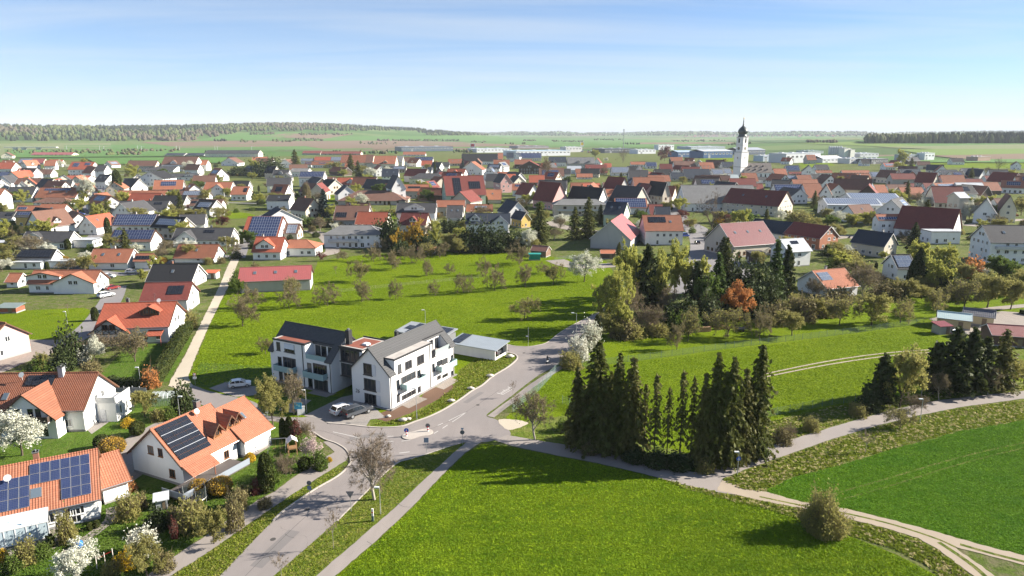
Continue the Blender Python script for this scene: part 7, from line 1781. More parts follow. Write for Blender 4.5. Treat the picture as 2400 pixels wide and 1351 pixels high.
# ------------------------------------------------------------------ haze
HZ = MB(); HZ.box(-11400, 11400, -11400, 11400, -6, 260); hz = HZ.build('haze', []); tag(hz, 'pale blue spring haze over the whole plain', 'haze', None, 'stuff')
hm = bpy.data.materials.new('haze'); hm.use_nodes = True; hn = hm.node_tree; hn.nodes.clear(); ho = hn.nodes.new('ShaderNodeOutputMaterial'); pv = hn.nodes.new('ShaderNodeVolumePrincipled')
pv.inputs['Color'].default_value = (0.86, 0.93, 1.0, 1); pv.inputs['Density'].default_value = 0.000048; pv.inputs['Anisotropy'].default_value = 0.0
hn.links.new(pv.outputs[0], ho.inputs['Volume']); hz.data.materials.append(hm)
# ------------------------------------------------------------------ cars
RUBBER = m_plain((0.02,0.02,0.021), 0.8); RIM = m_plain((0.45,0.46,0.47), 0.35, 0.5, 0.7); CARGLASS = NT('car_glass').base((0.012,0.014,0.017), 0.06, 0.7); LAMP_W = m_plain((0.75,0.75,0.72), 0.2); LAMP_R = m_plain((0.35,0.02,0.02), 0.3)
@cached
def m_car(c):
    t = NT('car_paint'); m = t.base(c, 0.32, 0.5); t.b.inputs['Coat Weight'].default_value = 0.6; t.b.inputs['Coat Roughness'].default_value = 0.06; return m
def car_profile(kind):
    """Side outline (x forward, z up) of body and glass house."""
    if kind == 'hatch': return [(-2.0,0.35),(-2.05,0.75),(-1.95,0.98),(-1.55,1.02),(0.75,0.98),(1.65,0.85),(2.0,0.68),(2.02,0.38)], [(-1.85,0.98),(-1.45,1.42),(-0.3,1.50),(0.25,1.42),(1.05,0.98)], 1.75, (-1.25,1.28), 0.31
    if kind == 'suv': return [(-2.3,0.42),(-2.36,0.9),(-2.25,1.12),(-1.8,1.15),(0.9,1.10),(1.95,1.0),(2.3,0.8),(2.32,0.45)], [(-2.15,1.12),(-1.75,1.62),(-0.4,1.70),(0.35,1.60),(1.2,1.10)], 1.9, (-1.42,1.45), 0.36
    if kind == 'pickup': return [(-2.75,0.55),(-2.78,1.15),(0.7,1.15),(2.35,1.08),(2.7,0.9),(2.72,0.55)], [(-2.68,1.15),(-2.6,1.82),(-0.6,1.86),(0.35,1.80),(1.15,1.13)], 1.92, (-1.65,1.7), 0.40
    return [(-2.3,0.45),(-2.35,1.1),(-2.3,1.2),(1.2,1.15),(2.0,1.0),(2.3,0.8),(2.3,0.45)], [(-2.28,1.2),(-2.2,1.95),(0.7,1.98),(1.25,1.75),(1.75,1.1)], 1.9, (-1.4,1.45), 0.34
CARM = {}
def car_meshes(kind):
    if kind in CARM: return CARM[kind]
    body, cab, w, ax, wr = car_profile(kind); h = w / 2; m = MB()
    def loft(pts, y0, y1, inset, mi=0):
        k = len(pts); A = [(x, -y0 if z < 0.6 else -y0, z) for x, z in pts]; vs = []
        for sgn in (-1, 1):
            vs += [(x, sgn * (y0 if z < pts[0][1] + 0.35 else y1), z) for x, z in pts]
        m.add(vs, [tuple(range(k - 1, -1, -1)), tuple(range(k, 2 * k))] + [(i, (i + 1) % k, (i + 1) % k + k, i + k) for i in range(k)], mi)
    loft(body, h, h * 0.96, 0)
    me_b = m.mesh('body', [None]); me_b.materials.clear()
    g = MB(); k = len(cab); base = [(x, z) for x, z in cab]; top = max(z for _, z in cab); vs = []
    for sgn in (-1, 1): vs += [(x, sgn * (h * 0.93 - (z - cab[0][1]) * 0.28), z) for x, z in base]
    fs = [tuple(range(k - 1, -1, -1)), tuple(range(k, 2 * k))] + [(i, (i + 1) % k, (i + 1) % k + k, i + k) for i in range(k)]; g.add(vs, fs); me_g = g.mesh('window_band', CARGLASS)
    r = MB()    # roof skin and pillars over the glass
    rp = [p for p in base if p[1] > top - 0.14]
    yy = lambda z: h * 0.93 - (z - cab[0][1]) * 0.28 + 0.012
    for (x0, z0), (x1, z1) in zip(rp[:-1], rp[1:]): r.add([(x0, -yy(z0), z0 + 0.015), (x1, -yy(z1), z1 + 0.015), (x1, yy(z1), z1 + 0.015), (x0, yy(z0), z0 + 0.015)], [(0, 1, 2, 3)])
    for i in range(len(base) - 1):
        (x0, z0), (x1, z1) = base[i], base[i + 1]
        for sgn in (-1, 1):
            a = Vector((x0, sgn * yy(z0), z0)); b = Vector((x1, sgn * yy(z1), z1)); r.tube(a, b, 0.045, n=4)
    for f in (0.36, 0.66):
        x = base[0][0] + (base[-1][0] - base[0][0]) * f
        for sgn in (-1, 1): r.tube((x, sgn * yy(cab[0][1]), cab[0][1]), (x - 0.05, sgn * yy(top - 0.03), top - 0.03), 0.05, n=4)
    me_r = r.mesh('roof_skin', [None]); me_r.materials.clear()
    t = MB(); t.lathe([(wr, -0.11), (wr, 0.11)], 14); me_t = t.mesh('wheel', RUBBER); q = MB(); q.lathe([(wr * 0.62, -0.125), (wr * 0.62, 0.125)], 10); me_q = q.mesh('rim', RIM)
    l = MB(); l.box(-0.03, 0.03, -0.2, 0.2, -0.08, 0.08); CARM[kind] = (me_b, me_g, me_r, me_t, me_q, l.mesh('lamp', LAMP_W), l.mesh('lamp', LAMP_R), body, w, ax, wr); return CARM[kind]
def car(x, y, yaw, kind, c, label, z=0.05, S=1.0):
    b, g, r, t, q, lw, lr, body, w, ax, wr = car_meshes(kind); p = G(x, y, 0); root = empty('car', (p.x, p.y, z), math.radians(yaw)); root.scale = (S, S, S); tag(root, label, 'car', 'cars')
    for me, n in ((b, 'body'), (r, 'roof')):
        o = new_obj(n, me.copy(), root); o.data.materials.append(m_car(c))
    new_obj('window_band', g, root)
    for xx in ax:
        for s in (-1, 1):
            o = new_obj('wheel', t, root, (xx, s * (w / 2 - 0.08), wr), (math.pi / 2, 0, 0)); new_obj('rim', q, o)
    fx, fz = body[-2]; bx = body[1][0]; bz = body[1][1]
    for s in (-1, 1):
        new_obj('headlight', lw, root, (fx - 0.02, s * w * 0.36, fz - 0.02)); new_obj('tail_light', lr, root, (bx + 0.02, s * w * 0.40, bz))
    return root
car(563, 907, 20, 'hatch', (0.72,0.72,0.72), 'white hatchback on the grey parking pad beside the gravel lane', 0.06)
car(806, 968, 48, 'suv', (0.72,0.72,0.72), 'white estate car with black roof in front of the apartment gable', 0.06)
car(838, 973, 48, 'pickup', (0.05,0.055,0.065), 'dark blue pickup with canopy parked beside the white estate car', 0.06)
car(1168, 829, 61, 'hatch', (0.08,0.08,0.085), 'dark car inside the open end of the garage row', 0.05)
for i, (x, y, a, k, c, lab) in enumerate(((249,697,60,'suv',(0.62,0.64,0.66),'silver car on the street above the half-timbered house'),(265,679,55,'hatch',(0.20,0.02,0.02),'dark red car behind the silver one'),(309,641,20,'hatch',(0.7,0.7,0.7),'white car on the driveway of the orange roofed house'),(253,653,5,'suv',(0.66,0.68,0.7),'pale silver car at the kerb below the orange roofed house'),
    (189,505,10,'suv',(0.02,0.05,0.30),'blue car at the street by the yellow house'),(216,494,60,'hatch',(0.03,0.03,0.035),'black car at the street corner above the blue car'),(226,482,5,'hatch',(0.45,0.02,0.02),'red car parked in the housing estate street'),(235,467,60,'suv',(0.55,0.57,0.6),'grey car behind the red car'),(247,447,60,'hatch',(0.05,0.05,0.06),'small black car farther up the estate street'),
    (1604,556,15,'van',(0.03,0.06,0.30),'blue van beside the house with outside stairs'),(1634,572,90,'hatch',(0.02,0.02,0.02),'black car driving on the village road'),(776,578,10,'hatch',(0.45,0.46,0.48),'grey car in front of the white balcony house'),(240,460,60,'van',(0.7,0.7,0.7),'white van in the estate street'),(2246,788,30,'hatch',(0.10,0.11,0.12),'dark car by the garden sheds'),(1560,468,80,'hatch',(0.6,0.6,0.6),'silver car in the old village street'))):
    car(x, y, a, k, c, lab, 0.09)
for i in range(14):
    cn, cc = rnd.choice((('pale grey', (0.6,0.6,0.6)), ('black', (0.05,0.05,0.05)), ('red', (0.3,0.02,0.02)), ('blue', (0.05,0.08,0.2)), ('mid grey', (0.35,0.36,0.37))))
    o = car(1362 + rnd.uniform(0, 40), 353.5 + rnd.uniform(0, 5.5), rnd.uniform(0, 180), rnd.choice(('hatch', 'suv')), cc, 'parked car', 0.05, 1.5); o['group'] = 'parked cars by the shopping halls'; o['colour'] = cn

# ------------------------------------------------------------------ motor scooter and rider
def rider():
    p = G(1284, 851, 0.0); yaw = math.radians(62)
    root = empty('motor_scooter', (p.x, p.y, 0.05), yaw); tag(root, 'white motor scooter riding up the road past the apartment building', 'scooter')
    for x in (-0.62, 0.62):
        m = MB(); m.lathe([(0.26,-0.06),(0.28,0),(0.26,0.06)], 14); o = m.build('wheel', RUBBER, root, (x, 0, 0.28), (math.pi/2, 0, 0))
    m = MB(); m.box(-0.75, 0.05, -0.16, 0.16, 0.42, 0.70); m.box(-0.1, 0.5, -0.15, 0.15, 0.28, 0.36); m.box(0.42, 0.58, -0.19, 0.19, 0.35, 1.0); m.box(-0.72, -0.02, -0.14, 0.14, 0.70, 0.80, 1); m.tube((0.5,0,0.9),(0.62,0,0.28),0.05,n=6); m.tube((0.45,-0.33,1.08),(0.45,0.33,1.08),0.025,n=6,mi=1); m.build('body', [m_car((0.7,0.7,0.7)), RUBBER], root)
    # rider: one skinned figure, seated
    J = {'pelvis': (-0.30,0,0.88), 'chest': (-0.22,0,1.22), 'neck': (-0.18,0,1.42), 'head': (-0.14,0,1.60), 'top': (-0.13,0,1.72)}
    for s, n in ((1,'l'), (-1,'r')): J.update({'sh'+n: (-0.20,0.20*s,1.36), 'el'+n: (0.06,0.27*s,1.14), 'ha'+n: (0.42,0.26*s,1.08), 'hi'+n: (-0.30,0.12*s,0.86), 'kn'+n: (0.14,0.16*s,0.86), 'an'+n: (0.10,0.14*s,0.44), 'to'+n: (0.28,0.14*s,0.40)})
    E = [('pelvis','chest'),('chest','neck'),('neck','head'),('head','top')] + [e for n in 'lr' for e in (('chest','sh'+n),('sh'+n,'el'+n),('el'+n,'ha'+n),('pelvis','hi'+n),('hi'+n,'kn'+n),('kn'+n,'an'+n),('an'+n,'to'+n))]
    R = {'pelvis':0.15,'chest':0.17,'neck':0.07,'head':0.13,'top':0.11,'sh':0.085,'el':0.06,'ha':0.045,'hi':0.10,'kn':0.075,'an':0.05,'to':0.045}
    names = list(J); me = bpy.data.meshes.new('person'); me.from_pydata([J[n] for n in names], [(names.index(a), names.index(b)) for a, b in E], []); me.materials.append(m_plain((0.03,0.03,0.035)))
    o = new_obj('person', me, None, (p.x, p.y, 0.05), (0, 0, yaw)); o.modifiers.new('skin', 'SKIN')
    sk = me.skin_vertices[0].data if me.skin_vertices else None
    if sk is None:
        bpy.context.view_layer.update(); import bmesh; bm = bmesh.new(); bm.from_mesh(me); bm.verts.layers.skin.verify(); bm.to_mesh(me); bm.free(); sk = me.skin_vertices[0].data
    for i, n in enumerate(names):
        r = R.get(n, R.get(n[:2], 0.06)); sk[i].radius = (r, r); sk[i].use_root = (n == 'pelvis')
    o.modifiers.new('smooth', 'SUBSURF').render_levels = 1; tag(o, 'person in dark clothes and helmet riding the white scooter', 'person')
rider()

# ------------------------------------------------------------------ lamps, posts and signs
GALV = m_plain((0.42,0.43,0.43), 0.4, 0.5, 0.5); BLUE = m_plain((0.01,0.07,0.42), 0.4); WHITE = m_plain((0.78,0.78,0.76), 0.5); RED = m_plain((0.5,0.02,0.02), 0.5); SIGNBACK = m_plain((0.16,0.165,0.17), 0.5, 0.5, 0.3); SKYBLUE = m_plain((0.05,0.38,0.62), 0.5)
LAMPGLASS = m_plain((0.72,0.78,0.80), 0.25)
def lamp(x, yb, yt, label, arm=0.35, side=-1):
    p = G(x, yb, 0); h = top_z(p, yt); root = empty('street_lamp', p); tag(root, label, 'street lamp', 'street lamps')
    m = MB(); m.tube((0,0,0),(0,0,1.0),0.07,n=8); m.tube((0,0,1.0),(0,0,h-0.08),0.05,n=8); m.tube((0,0,h-0.1),(side*arm,0,h-0.02),0.03,n=6); m.build('pole', GALV, root)
    m = MB(); m.box(side*arm-0.32, side*arm+0.32, -0.16, 0.16, h-0.04, h+0.10); hd = m.build('lamp_head', m_plain((0.62,0.63,0.63), 0.4), root); m = MB(); m.box(side*arm-0.26, side*arm+0.26, -0.12, 0.12, h-0.07, h-0.04); m.build('lamp_glass', LAMPGLASS, hd); return root
lamp(892, 1206, 1143, 'street lamp on the verge near the lime tree'); l2 = lamp(1728, 1114, 1060, 'street lamp with blue sign where the foot path forks'); lamp(2156, 990, 936, 'street lamp beside the curved foot path')
lamp(1350, 802, 734, 'street lamp at the bend of the road beside the white bushes', 0.9); lamp(998, 790, 727, 'street lamp behind the garage row', 0.5); lamp(977, 983, 911, 'street lamp in the flower bed of the apartment building'); lamp(719, 968, 915, 'thin street lamp in front of the apartment left wing')
lamp(140, 797, 777, 'street lamp at the yard corner beside the left meadow'); lamp(158, 760, 731, 'street lamp along the street beside the left meadow'); lamp(331, 912, 862, 'old lamp post behind the dark garden hedge'); lamp(423, 990, 930, 'street lamp behind the chimney of the orange house', 0.4, 1); lamp(533, 605, 555, 'street lamp on the street above the gravel lane'); lamp(388, 555, 518, 'street lamp between the solar roofs'); lamp(214, 555, 520, 'street lamp beside the black roofed house')
def round_sign(parent, z, r, mat, back=None, y=-0.06, name='sign_plate'):
    m = MB(); q = [(r*math.cos(a), y, z + r*math.sin(a)) for a in np.linspace(0, 6.283, 19)[:-1]]; k = len(q); q2 = [(a, y+0.02, c) for a, b, c in q]
    m.add(q + q2, [tuple(range(k)), tuple(range(2*k-1, k-1, -1))] + [(i, i+k, (i+1)%k+k, (i+1)%k) for i in range(k)]); return m.build(name, mat, parent)
def post(x, yb, yt, label, cat='sign', name='road_sign', rz=0.0):
    p = G(x, yb, 0); h = top_z(p, yt); root = empty(name, p, rz); tag(root, label, cat, 'road signs'); m = MB(); m.tube((0,0,0),(0,0,h),0.035,n=7); m.build('post', GALV, root); return root, h
def arrow(parent, z, s, y=-0.09):
    m = MB(); m.add([(-0.12*s,y,z+0.7*s),(0.12*s,y,z+0.7*s),(0.12*s,y,z-0.1*s),(0.4*s,y,z-0.1*s),(0,y,z-0.7*s),(-0.4*s,y,z-0.1*s),(-0.12*s,y,z-0.1*s)], [(0,6,3,2),(1,0,2),(6,5,4,3)] if False else [(0,6,2,1),(5,4,3)]); m.build('arrow', WHITE, parent)
r_, h = post(823, 1200, 1152, 'triangular give-way sign seen from behind on the verge'); m = MB(); a = 0.5; tri = [(-a,h),(a,h),(0,h-0.87)]
for (x0, z0), (x1, z1) in zip(tri, tri[1:] + tri[:1]): m.tube((x0,-0.06,z0),(x1,-0.06,z1),0.05,n=5)
m.add([(-a,-0.04,h),(a,-0.04,h),(0,-0.04,h-0.87)], [(0,2,1)]); m.build('triangle_plate', m_plain((0.30,0.26,0.25)), r_)
r_, h = post(727, 1168, 1127, 'post with round blue cycle path sign and plate below on the grass'); round_sign(r_, h-0.3, 0.32, SIGNBACK); m = MB(); m.box(-0.26,0.26,-0.07,-0.04,h-1.35,h-0.75); m.build('plate', m_plain((0.20,0.25,0.33)), r_)
r_, h = post(1000, 1064, 1026, 'square traffic sign seen from behind at the junction'); m = MB(); m.box(-0.36,0.36,-0.07,-0.04,h-0.8,h+0.0); m.build('sign_plate', m_plain((0.30,0.33,0.40)), r_)
r_, h = post(1084, 1042, 1003, 'round traffic sign seen from behind beside the path junction'); round_sign(r_, h-0.75, 0.36, SIGNBACK); m = MB(); m.box(-0.2,0.2,-0.07,-0.04,h-0.3,h); m.build('plate', m_plain((0.32,0.38,0.46)), r_)
r_, h = post(699, 977, 944, 'light blue town information sign at the apartment driveway'); m = MB(); m.box(-0.55,0.75,-0.07,-0.03,h-1.2,h); m.build('sign_board', SKYBLUE, r_); m = MB(); m.box(-0.3,0.1,-0.08,-0.07,h-0.55,h-0.3); m.box(0.15,0.5,-0.08,-0.07,h-0.8,h-0.4); m.build('emblem', m_plain((0.25,0.65,0.75)), r_)
r_, h = post(628, 985, 957, 'white square sign at the side road behind the orange roof'); m = MB(); m.box(-0.42,0.42,-0.07,-0.03,h-0.9,h); m.build('sign_board', WHITE, r_)
r_, h = post(458, 903, 874, 'round prohibition sign with white plate at the gravel lane'); round_sign(r_, h-0.35, 0.34, RED); round_sign(r_, h-0.35, 0.25, WHITE, None, -0.09, 'sign_face'); m = MB(); m.box(-0.34,0.34,-0.07,-0.04,h-1.3,h-0.8); m.build('plate', WHITE, r_)
r_, h = post(1238, 813, 768, 'tall post with small plate at the parking in front of the garage row'); m = MB(); m.box(-0.55,-0.02,-0.05,-0.02,h-2.2,h-1.95); m.build('plate', WHITE, r_)
for x, yb, yt, lab, mat in ((953,1024,1004,'blue keep-right bollard sign on the traffic island, near end',BLUE),(1003,1013,993,'keep-right bollard sign seen from behind on the traffic island, far end',SIGNBACK)):
    r_, h = post(x, yb, yt, lab); round_sign(r_, h-0.35, 0.38, mat)
    if mat is BLUE: arrow(r_, h-0.35, 0.36)
    for i in range(4):
        m = MB(); m.tube((0,0,0.15+i*0.22),(0,0,0.37+i*0.22),0.14,n=10); m.build('band', RED if i % 2 else WHITE, r_)
round_sign(l2, 2.6, 0.34, BLUE, None, -0.10); m = MB(); m.box(-0.06,0.06,-0.13,-0.12,2.35,2.8); m.box(-0.18,0.18,-0.13,-0.12,2.5,2.6); m.build('emblem', WHITE, l2)
# marker post with reflector, distribution box, traffic island
p = G(874, 1222, 0); root = empty('marker_post', p); tag(root, 'dark and white marker post beside the foot path', 'post'); m = MB(); m.box(-0.14,0.14,-0.12,0.12,0,0.75); m.build('post', m_plain((0.12,0.16,0.14)), root); m = MB(); m.box(-0.12,0.12,-0.1,0.1,0.75,1.75); m.box(-0.1,0.1,-0.125,-0.1,1.2,1.35,1); m.build('reflector_head', [m_plain((0.7,0.66,0.62)), RED], root)
p = G(706, 972, 0); root = empty('distribution_box', p, 0.35); tag(root, 'grey electricity box behind the light blue sign', 'box'); m = MB(); m.box(-0.65,0.65,-0.2,0.2,0.1,1.45); m.build('cabinet', m_plain((0.50,0.51,0.52)), root); m = MB(); m.box(-0.7,0.7,-0.25,0.25,0,0.1); m.box(-0.7,0.7,-0.25,0.25,1.45,1.5); m.build('plinth', m_plain((0.4,0.4,0.4)), root); m = MB(); m.box(-0.62,-0.02,-0.22,-0.2,0.15,1.4); m.box(0.02,0.62,-0.22,-0.2,0.15,1.4); m.build('door', m_plain((0.54,0.55,0.56)), root)
isl = [tuple(G(x, y, 0)[:2]) for x, y in spline([(942,1026),(950,1018),(970,1013),(995,1007),(1010,1009),(1015,1015),(1004,1021),(980,1026),(956,1032)])]
m = MB(); m.prism(isl, 0, 0.15); io = m.build('traffic_island', PAVE['kerb']); tag(io, 'pale raised traffic island in the junction', 'traffic island')
io['kind'] = 'structure'
for x, y, s in ((1150,884,0.9),(1103,913,0.8),(1058,942,0.8),(945,988,0.9),(957,985,0.7),(910,978,0.6),(2240,974,0.0),(1195,838,1.0)):
    if s:
        pr_, q_ = lump_proto(random.Random(int(x)), False); me = mesh_np('boulder', pr_*np.array([s, s*0.6, s*0.75]), q_, m_plain((0.55,0.50,0.43))); o = new_obj('boulder', me, None, G(x, y, 0)); tag(o, f'pale limestone boulder on the apartment bank, {["second from right","fourth from right","third from right","leftmost but one","left of the post","leftmost","","rightmost"][[1150,1103,1058,945,957,910,2240,1195].index(x)]}', 'boulder', 'boulders on the bank')
# ------------------------------------------------------------------ wire fences: posts and mesh
FENCEM = m_plain((0.15,0.21,0.19), 0.6)
def fence(px, h, label, step=2.5, gap=0.22, c=None):
    pts = [G(x, y, 0) for x, y in px]; o0 = pts[0].copy(); root = empty('wire_fence', o0); tag(root, label, 'fence', 'wire fences'); mat = m_plain(c) if c else FENCEM
    pm = MB(); pm.tube((0,0,0),(0,0,h+0.1),0.035,n=6); pme = pm.mesh('post', mat); wires = MB()
    for a, b in zip(pts[:-1], pts[1:]):
        L = (b - a).length; n = max(1, round(L / step)); d = (b - a) / L
        for i in range(n): new_obj('post', pme, root, a + d * L * i / n - o0)
        A, B = a - o0, b - o0
        for k in range(int(h / gap) + 1):
            z = Vector((0, 0, 0.06 + k * gap)); wires.add([A+z, B+z, B+z+Vector((0,0,0.022)), A+z+Vector((0,0,0.022))], [(0,1,2,3)])
        nv = int(L / gap)
        for k in range(nv):
            q = A + d * L * k / nv; wires.add([q+Vector((0,0,0.05)), q+d*0.02+Vector((0,0,0.05)), q+d*0.02+Vector((0,0,h)), q+Vector((0,0,h))], [(0,1,2,3)])
    new_obj('post', pme, root, pts[-1] - o0); o = wires.build('wire_mesh', mat, root); o['kind'] = 'stuff'
fence([(1202,968),(1225,947),(1262,917),(1308,866),(1340,844)], 1.6, 'green-grey wire fence along the sidewalk', 2.5, 0.18, (0.22,0.30,0.28))
fence([(1340,844),(1365,862),(1420,855),(1497,846),(1600,832),(1700,818),(1800,806),(1900,794),(2011,780),(2110,766),(2200,754)], 1.5, 'long green wire fence between meadow and fenced orchard', 2.6, 0.22)
fence([(1790,980),(1880,962),(1950,950),(2030,938)], 1.5, 'wire fence in the shade above the rough verge', 2.6, 0.22)
fence([(1318,946),(1335,952),(1352,960)], 1.5, 'short piece of wire fence left of the spruce group', 2.4, 0.2, (0.22,0.30,0.28))
fence([(1300,612),(1340,606),(1400,606)], 1.3, 'low wire fence by the gravel plot', 2.5, 0.25)
fence([(735,680),(800,684),(880,676),(1000,664),(1130,650)], 0.9, 'low wire fence crossing the orchard meadow', 4.0, 0.4, (0.35,0.33,0.28))
# ------------------------------------------------------------------ sheds, garden things
def shed(x, y, w, d, h, rise, c, rc, label, yaw=0.0, mono=False, name='shed', door=True):
    p = G(x, y, 0); root = empty(name, (p.x, p.y + d/2, 0), math.radians(yaw)); tag(root, label, 'shed', 'sheds'); wall_body(root, w, d, h, h+rise, m_metal_roof(c, 0.25), not mono)
    if mono: m = MB(); m.slab([(-w/2-0.3,-d/2-0.3,h),(w/2+0.3,-d/2-0.3,h),(w/2+0.3,d/2+0.3,h+rise),(-w/2-0.3,d/2+0.3,h+rise)], 0.12); m.build('roof', m_metal_roof(rc, 0.4), root)
    else: gable_roof(root, w, d, h, h+rise, m_metal_roof(rc, 0.4), 0.3, 0.3, 0.12, 'w')
    if door: put_door(root, w*0.2, -d/2, 0.05, min(1.0, w*0.3), min(1.9, h*0.85), 0, (0.20,0.15,0.10))
    return root
shed(2213,785,3.2,2.6,2.2,0.5,(0.38,0.36,0.33),(0.20,0.05,0.05),'small grey shed with dark red roof at the meadow corner',10,True)
shed(2248,772,7,5,2.6,1.1,(0.50,0.42,0.24),(0.45,0.58,0.56),'wooden shed with pale turquoise roof by the yard',-30)
shed(2305,764,6.5,4.5,2.6,1.2,(0.62,0.54,0.34),(0.10,0.10,0.12),'pale wooden shed with black roof panels by the yard',-35)
shed(2380,815,8,7,2.8,1.6,(0.12,0.06,0.05),(0.25,0.085,0.075),'dark shed with red roof at the edge behind the pines',-15)
shed(1268,603,6.5,5,2.6,1.6,(0.22,0.13,0.09),(0.28,0.13,0.09),'brown wooden shed at the back of the orchard meadow',-25)
shed(1253,611,4.4,2.4,2.5,0.05,(0.01,0.26,0.22),(0.02,0.28,0.24),'turquoise container beside the brown shed',0,True,'container',False)
shed(1425,608,5.5,3.5,2.4,1.0,(0.10,0.06,0.05),(0.48,0.17,0.09),'dark hut with bright orange roof by the birch')
shed(375,1196,1.3,1.2,1.5,0.35,(0.30,0.32,0.33),(0.50,0.52,0.53),'small grey garden shed with pale striped roof',25,True)
shed(999,598,7,3.5,2.2,0.6,(0.66,0.64,0.60),(0.40,0.16,0.12),'low white garden hut behind the orchard',0,True)
shed(493,655,4,3,2.2,0.5,(0.75,0.74,0.72),(0.55,0.14,0.06),'small white hut with red roof beside the gravel lane',0,True)
shed(15,735,5.5,3.5,1.6,0.5,(0.35,0.10,0.06),(0.20,0.24,0.22),'low red garden hut with mossy roof by the left meadow',0,True)
def greenhouse():
    p = G(390, 946, 0); root = empty('greenhouse', p, math.radians(8)); tag(root, 'small glass greenhouse with arched roof beside the garden path', 'greenhouse'); w, d, h = 4.2, 2.6, 1.5; fr = MB(); gl = MB(); n = 6
    arc = [(d/2*math.cos(a), h + 0.75*math.sin(a)) for a in np.linspace(0, math.pi, 7)]
    for i in range(n+1):
        x = -w/2 + w*i/n; fr.box(x-0.03, x+0.03, -d/2-0.03, -d/2+0.03, 0, h); fr.box(x-0.03, x+0.03, d/2-0.03, d/2+0.03, 0, h)
        for (y0, z0), (y1, z1) in zip(arc[:-1], arc[1:]): fr.tube((x, y0, z0), (x, y1, z1), 0.03, n=4)
    for (y0, z0), (y1, z1) in zip(arc[:-1], arc[1:]): gl.add([(-w/2,y0,z0),(w/2,y0,z0),(w/2,y1,z1),(-w/2,y1,z1)], [(0,1,2,3)])
    for s in (-1, 1): gl.add([(-w/2,s*d/2,0),(w/2,s*d/2,0),(w/2,s*d/2,h),(-w/2,s*d/2,h)], [(0,1,2,3)])
    fr.build('frame', m_alu(), root)
    t = NT('greenhouse_glass'); m = t.base((0.75,0.82,0.84), 0.08, 0.5); t.b.inputs['Alpha'].default_value = 0.35; gl.build('glazing', m, root)
greenhouse()
def trampoline():
    p = G(458, 1178, 0); root = empty('trampoline', p); tag(root, 'round trampoline with dark safety net in the garden', 'trampoline'); r = 1.5
    m = MB(); k = 20
    for i in range(k):
        a, b = 6.283*i/k, 6.283*(i+1)/k; m.tube((r*math.cos(a), r*math.sin(a), 0.75), (r*math.cos(b), r*math.sin(b), 0.75), 0.04, n=5)
    for i in range(6):
        a = 6.283*i/6; m.tube((r*math.cos(a), r*math.sin(a), 0), (r*math.cos(a), r*math.sin(a), 2.4), 0.03, n=5)
    m.build('frame', GALV, root); m = MB(); m.lathe([(r*0.96, 0.74), (r*0.96, 0.75)], 20); m.build('jumping_mat', RUBBER, root)
    m = MB(); q = [(r*math.cos(6.283*i/20), r*math.sin(6.283*i/20)) for i in range(20)]; m.add([(x,y,0.8) for x,y in q] + [(x,y,2.3) for x,y in q], [(i,(i+1)%20,(i+1)%20+20,i+20) for i in range(20)])
    t = NT('net'); mm = t.base((0.02,0.03,0.028), 0.8); t.b.inputs['Alpha'].default_value = 0.35; m.build('safety_net', mm, root)
trampoline()
def playground():
    p = G(686, 1064, 0); root = empty('play_tower', p, math.radians(25)); tag(root, 'wooden play tower with pale roof and slide in the garden', 'play tower')
    wood_ = m_plain((0.42,0.24,0.12)); m = MB()
    for x in (-0.6, 0.6):
        for y in (-0.6, 0.6): m.box(x-0.05, x+0.05, y-0.05, y+0.05, 0, 2.2)
    m.box(-0.65,0.65,-0.65,0.65,1.0,1.08); m.build('tower_frame', wood_, root)
    for i in range(6): m = MB(); m.box(-0.6+i*0.2, -0.45+i*0.2, -0.68, -0.64, 1.1, 1.7); m.build('slat', wood_, root)
    m = MB(); m.slab([(-0.8,-0.8,2.2),(0,-0.8,2.8),(0,0.8,2.8),(-0.8,0.8,2.2)], 0.05); m.slab([(0,-0.8,2.8),(0.8,-0.8,2.2),(0.8,0.8,2.2),(0,0.8,2.8)], 0.05); m.build('roof', m_plain((0.72,0.70,0.66)), root)
    p = G(652, 1058, 0); root = empty('swing', p, math.radians(10)); tag(root, 'grey swing frame left of the play tower', 'swing'); m = MB()
    for x in (-1.3, 1.3):
        m.tube((x-0.1,-0.8,0),(x,0,2.1),0.04,n=6); m.tube((x-0.1,0.8,0),(x,0,2.1),0.04,n=6)
    m.tube((-1.3,0,2.1),(1.3,0,2.1),0.04,n=6); m.build('frame', GALV, root)
    for x in (-0.5, 0.5): m = MB(); m.tube((x-0.18,0,2.1),(x-0.18,0,0.5),0.012,n=4); m.tube((x+0.18,0,2.1),(x+0.18,0,0.5),0.012,n=4); m.box(x-0.22,x+0.22,-0.1,0.1,0.47,0.5); m.build('swing_seat', wood_, root)
playground()
def climbing():
    p = G(248, 1330, 0); root = empty('climbing_bars', p, 0.35); tag(root, 'red and white climbing bars on the lawn', 'climbing frame'); m = MB()
    for i, h in enumerate((1.6, 1.9, 2.2)): m.tube((i*0.85-0.85,0,0),(i*0.85-0.85,0,h),0.05,n=6)
    m.build('posts', m_plain((0.6,0.55,0.5)), root); m = MB(); m.tube((-0.85,0,1.35),(0,0,1.5),0.03,n=6); m.tube((0,0,1.6),(0.85,0,1.85),0.03,n=6); m.build('bar', RED, root)
climbing()
def tank(x, y, s, c, lab):
    p = G(x, y, 0); m = MB(); m.lathe([(0.5*s,0),(0.62*s,0.2*s),(0.64*s,0.8*s),(0.55*s,1.05*s),(0.2*s,1.2*s)], 14); root = empty('water_tank', p); tag(root, lab, 'tank'); m.build('tank_body', m_plain(c, 0.35), root, smooth=True); m = MB(); m.tube((0,0,1.18*s),(0,0,1.32*s),0.18*s,n=10); m.build('lid', m_plain((0.1,0.1,0.1)), root)
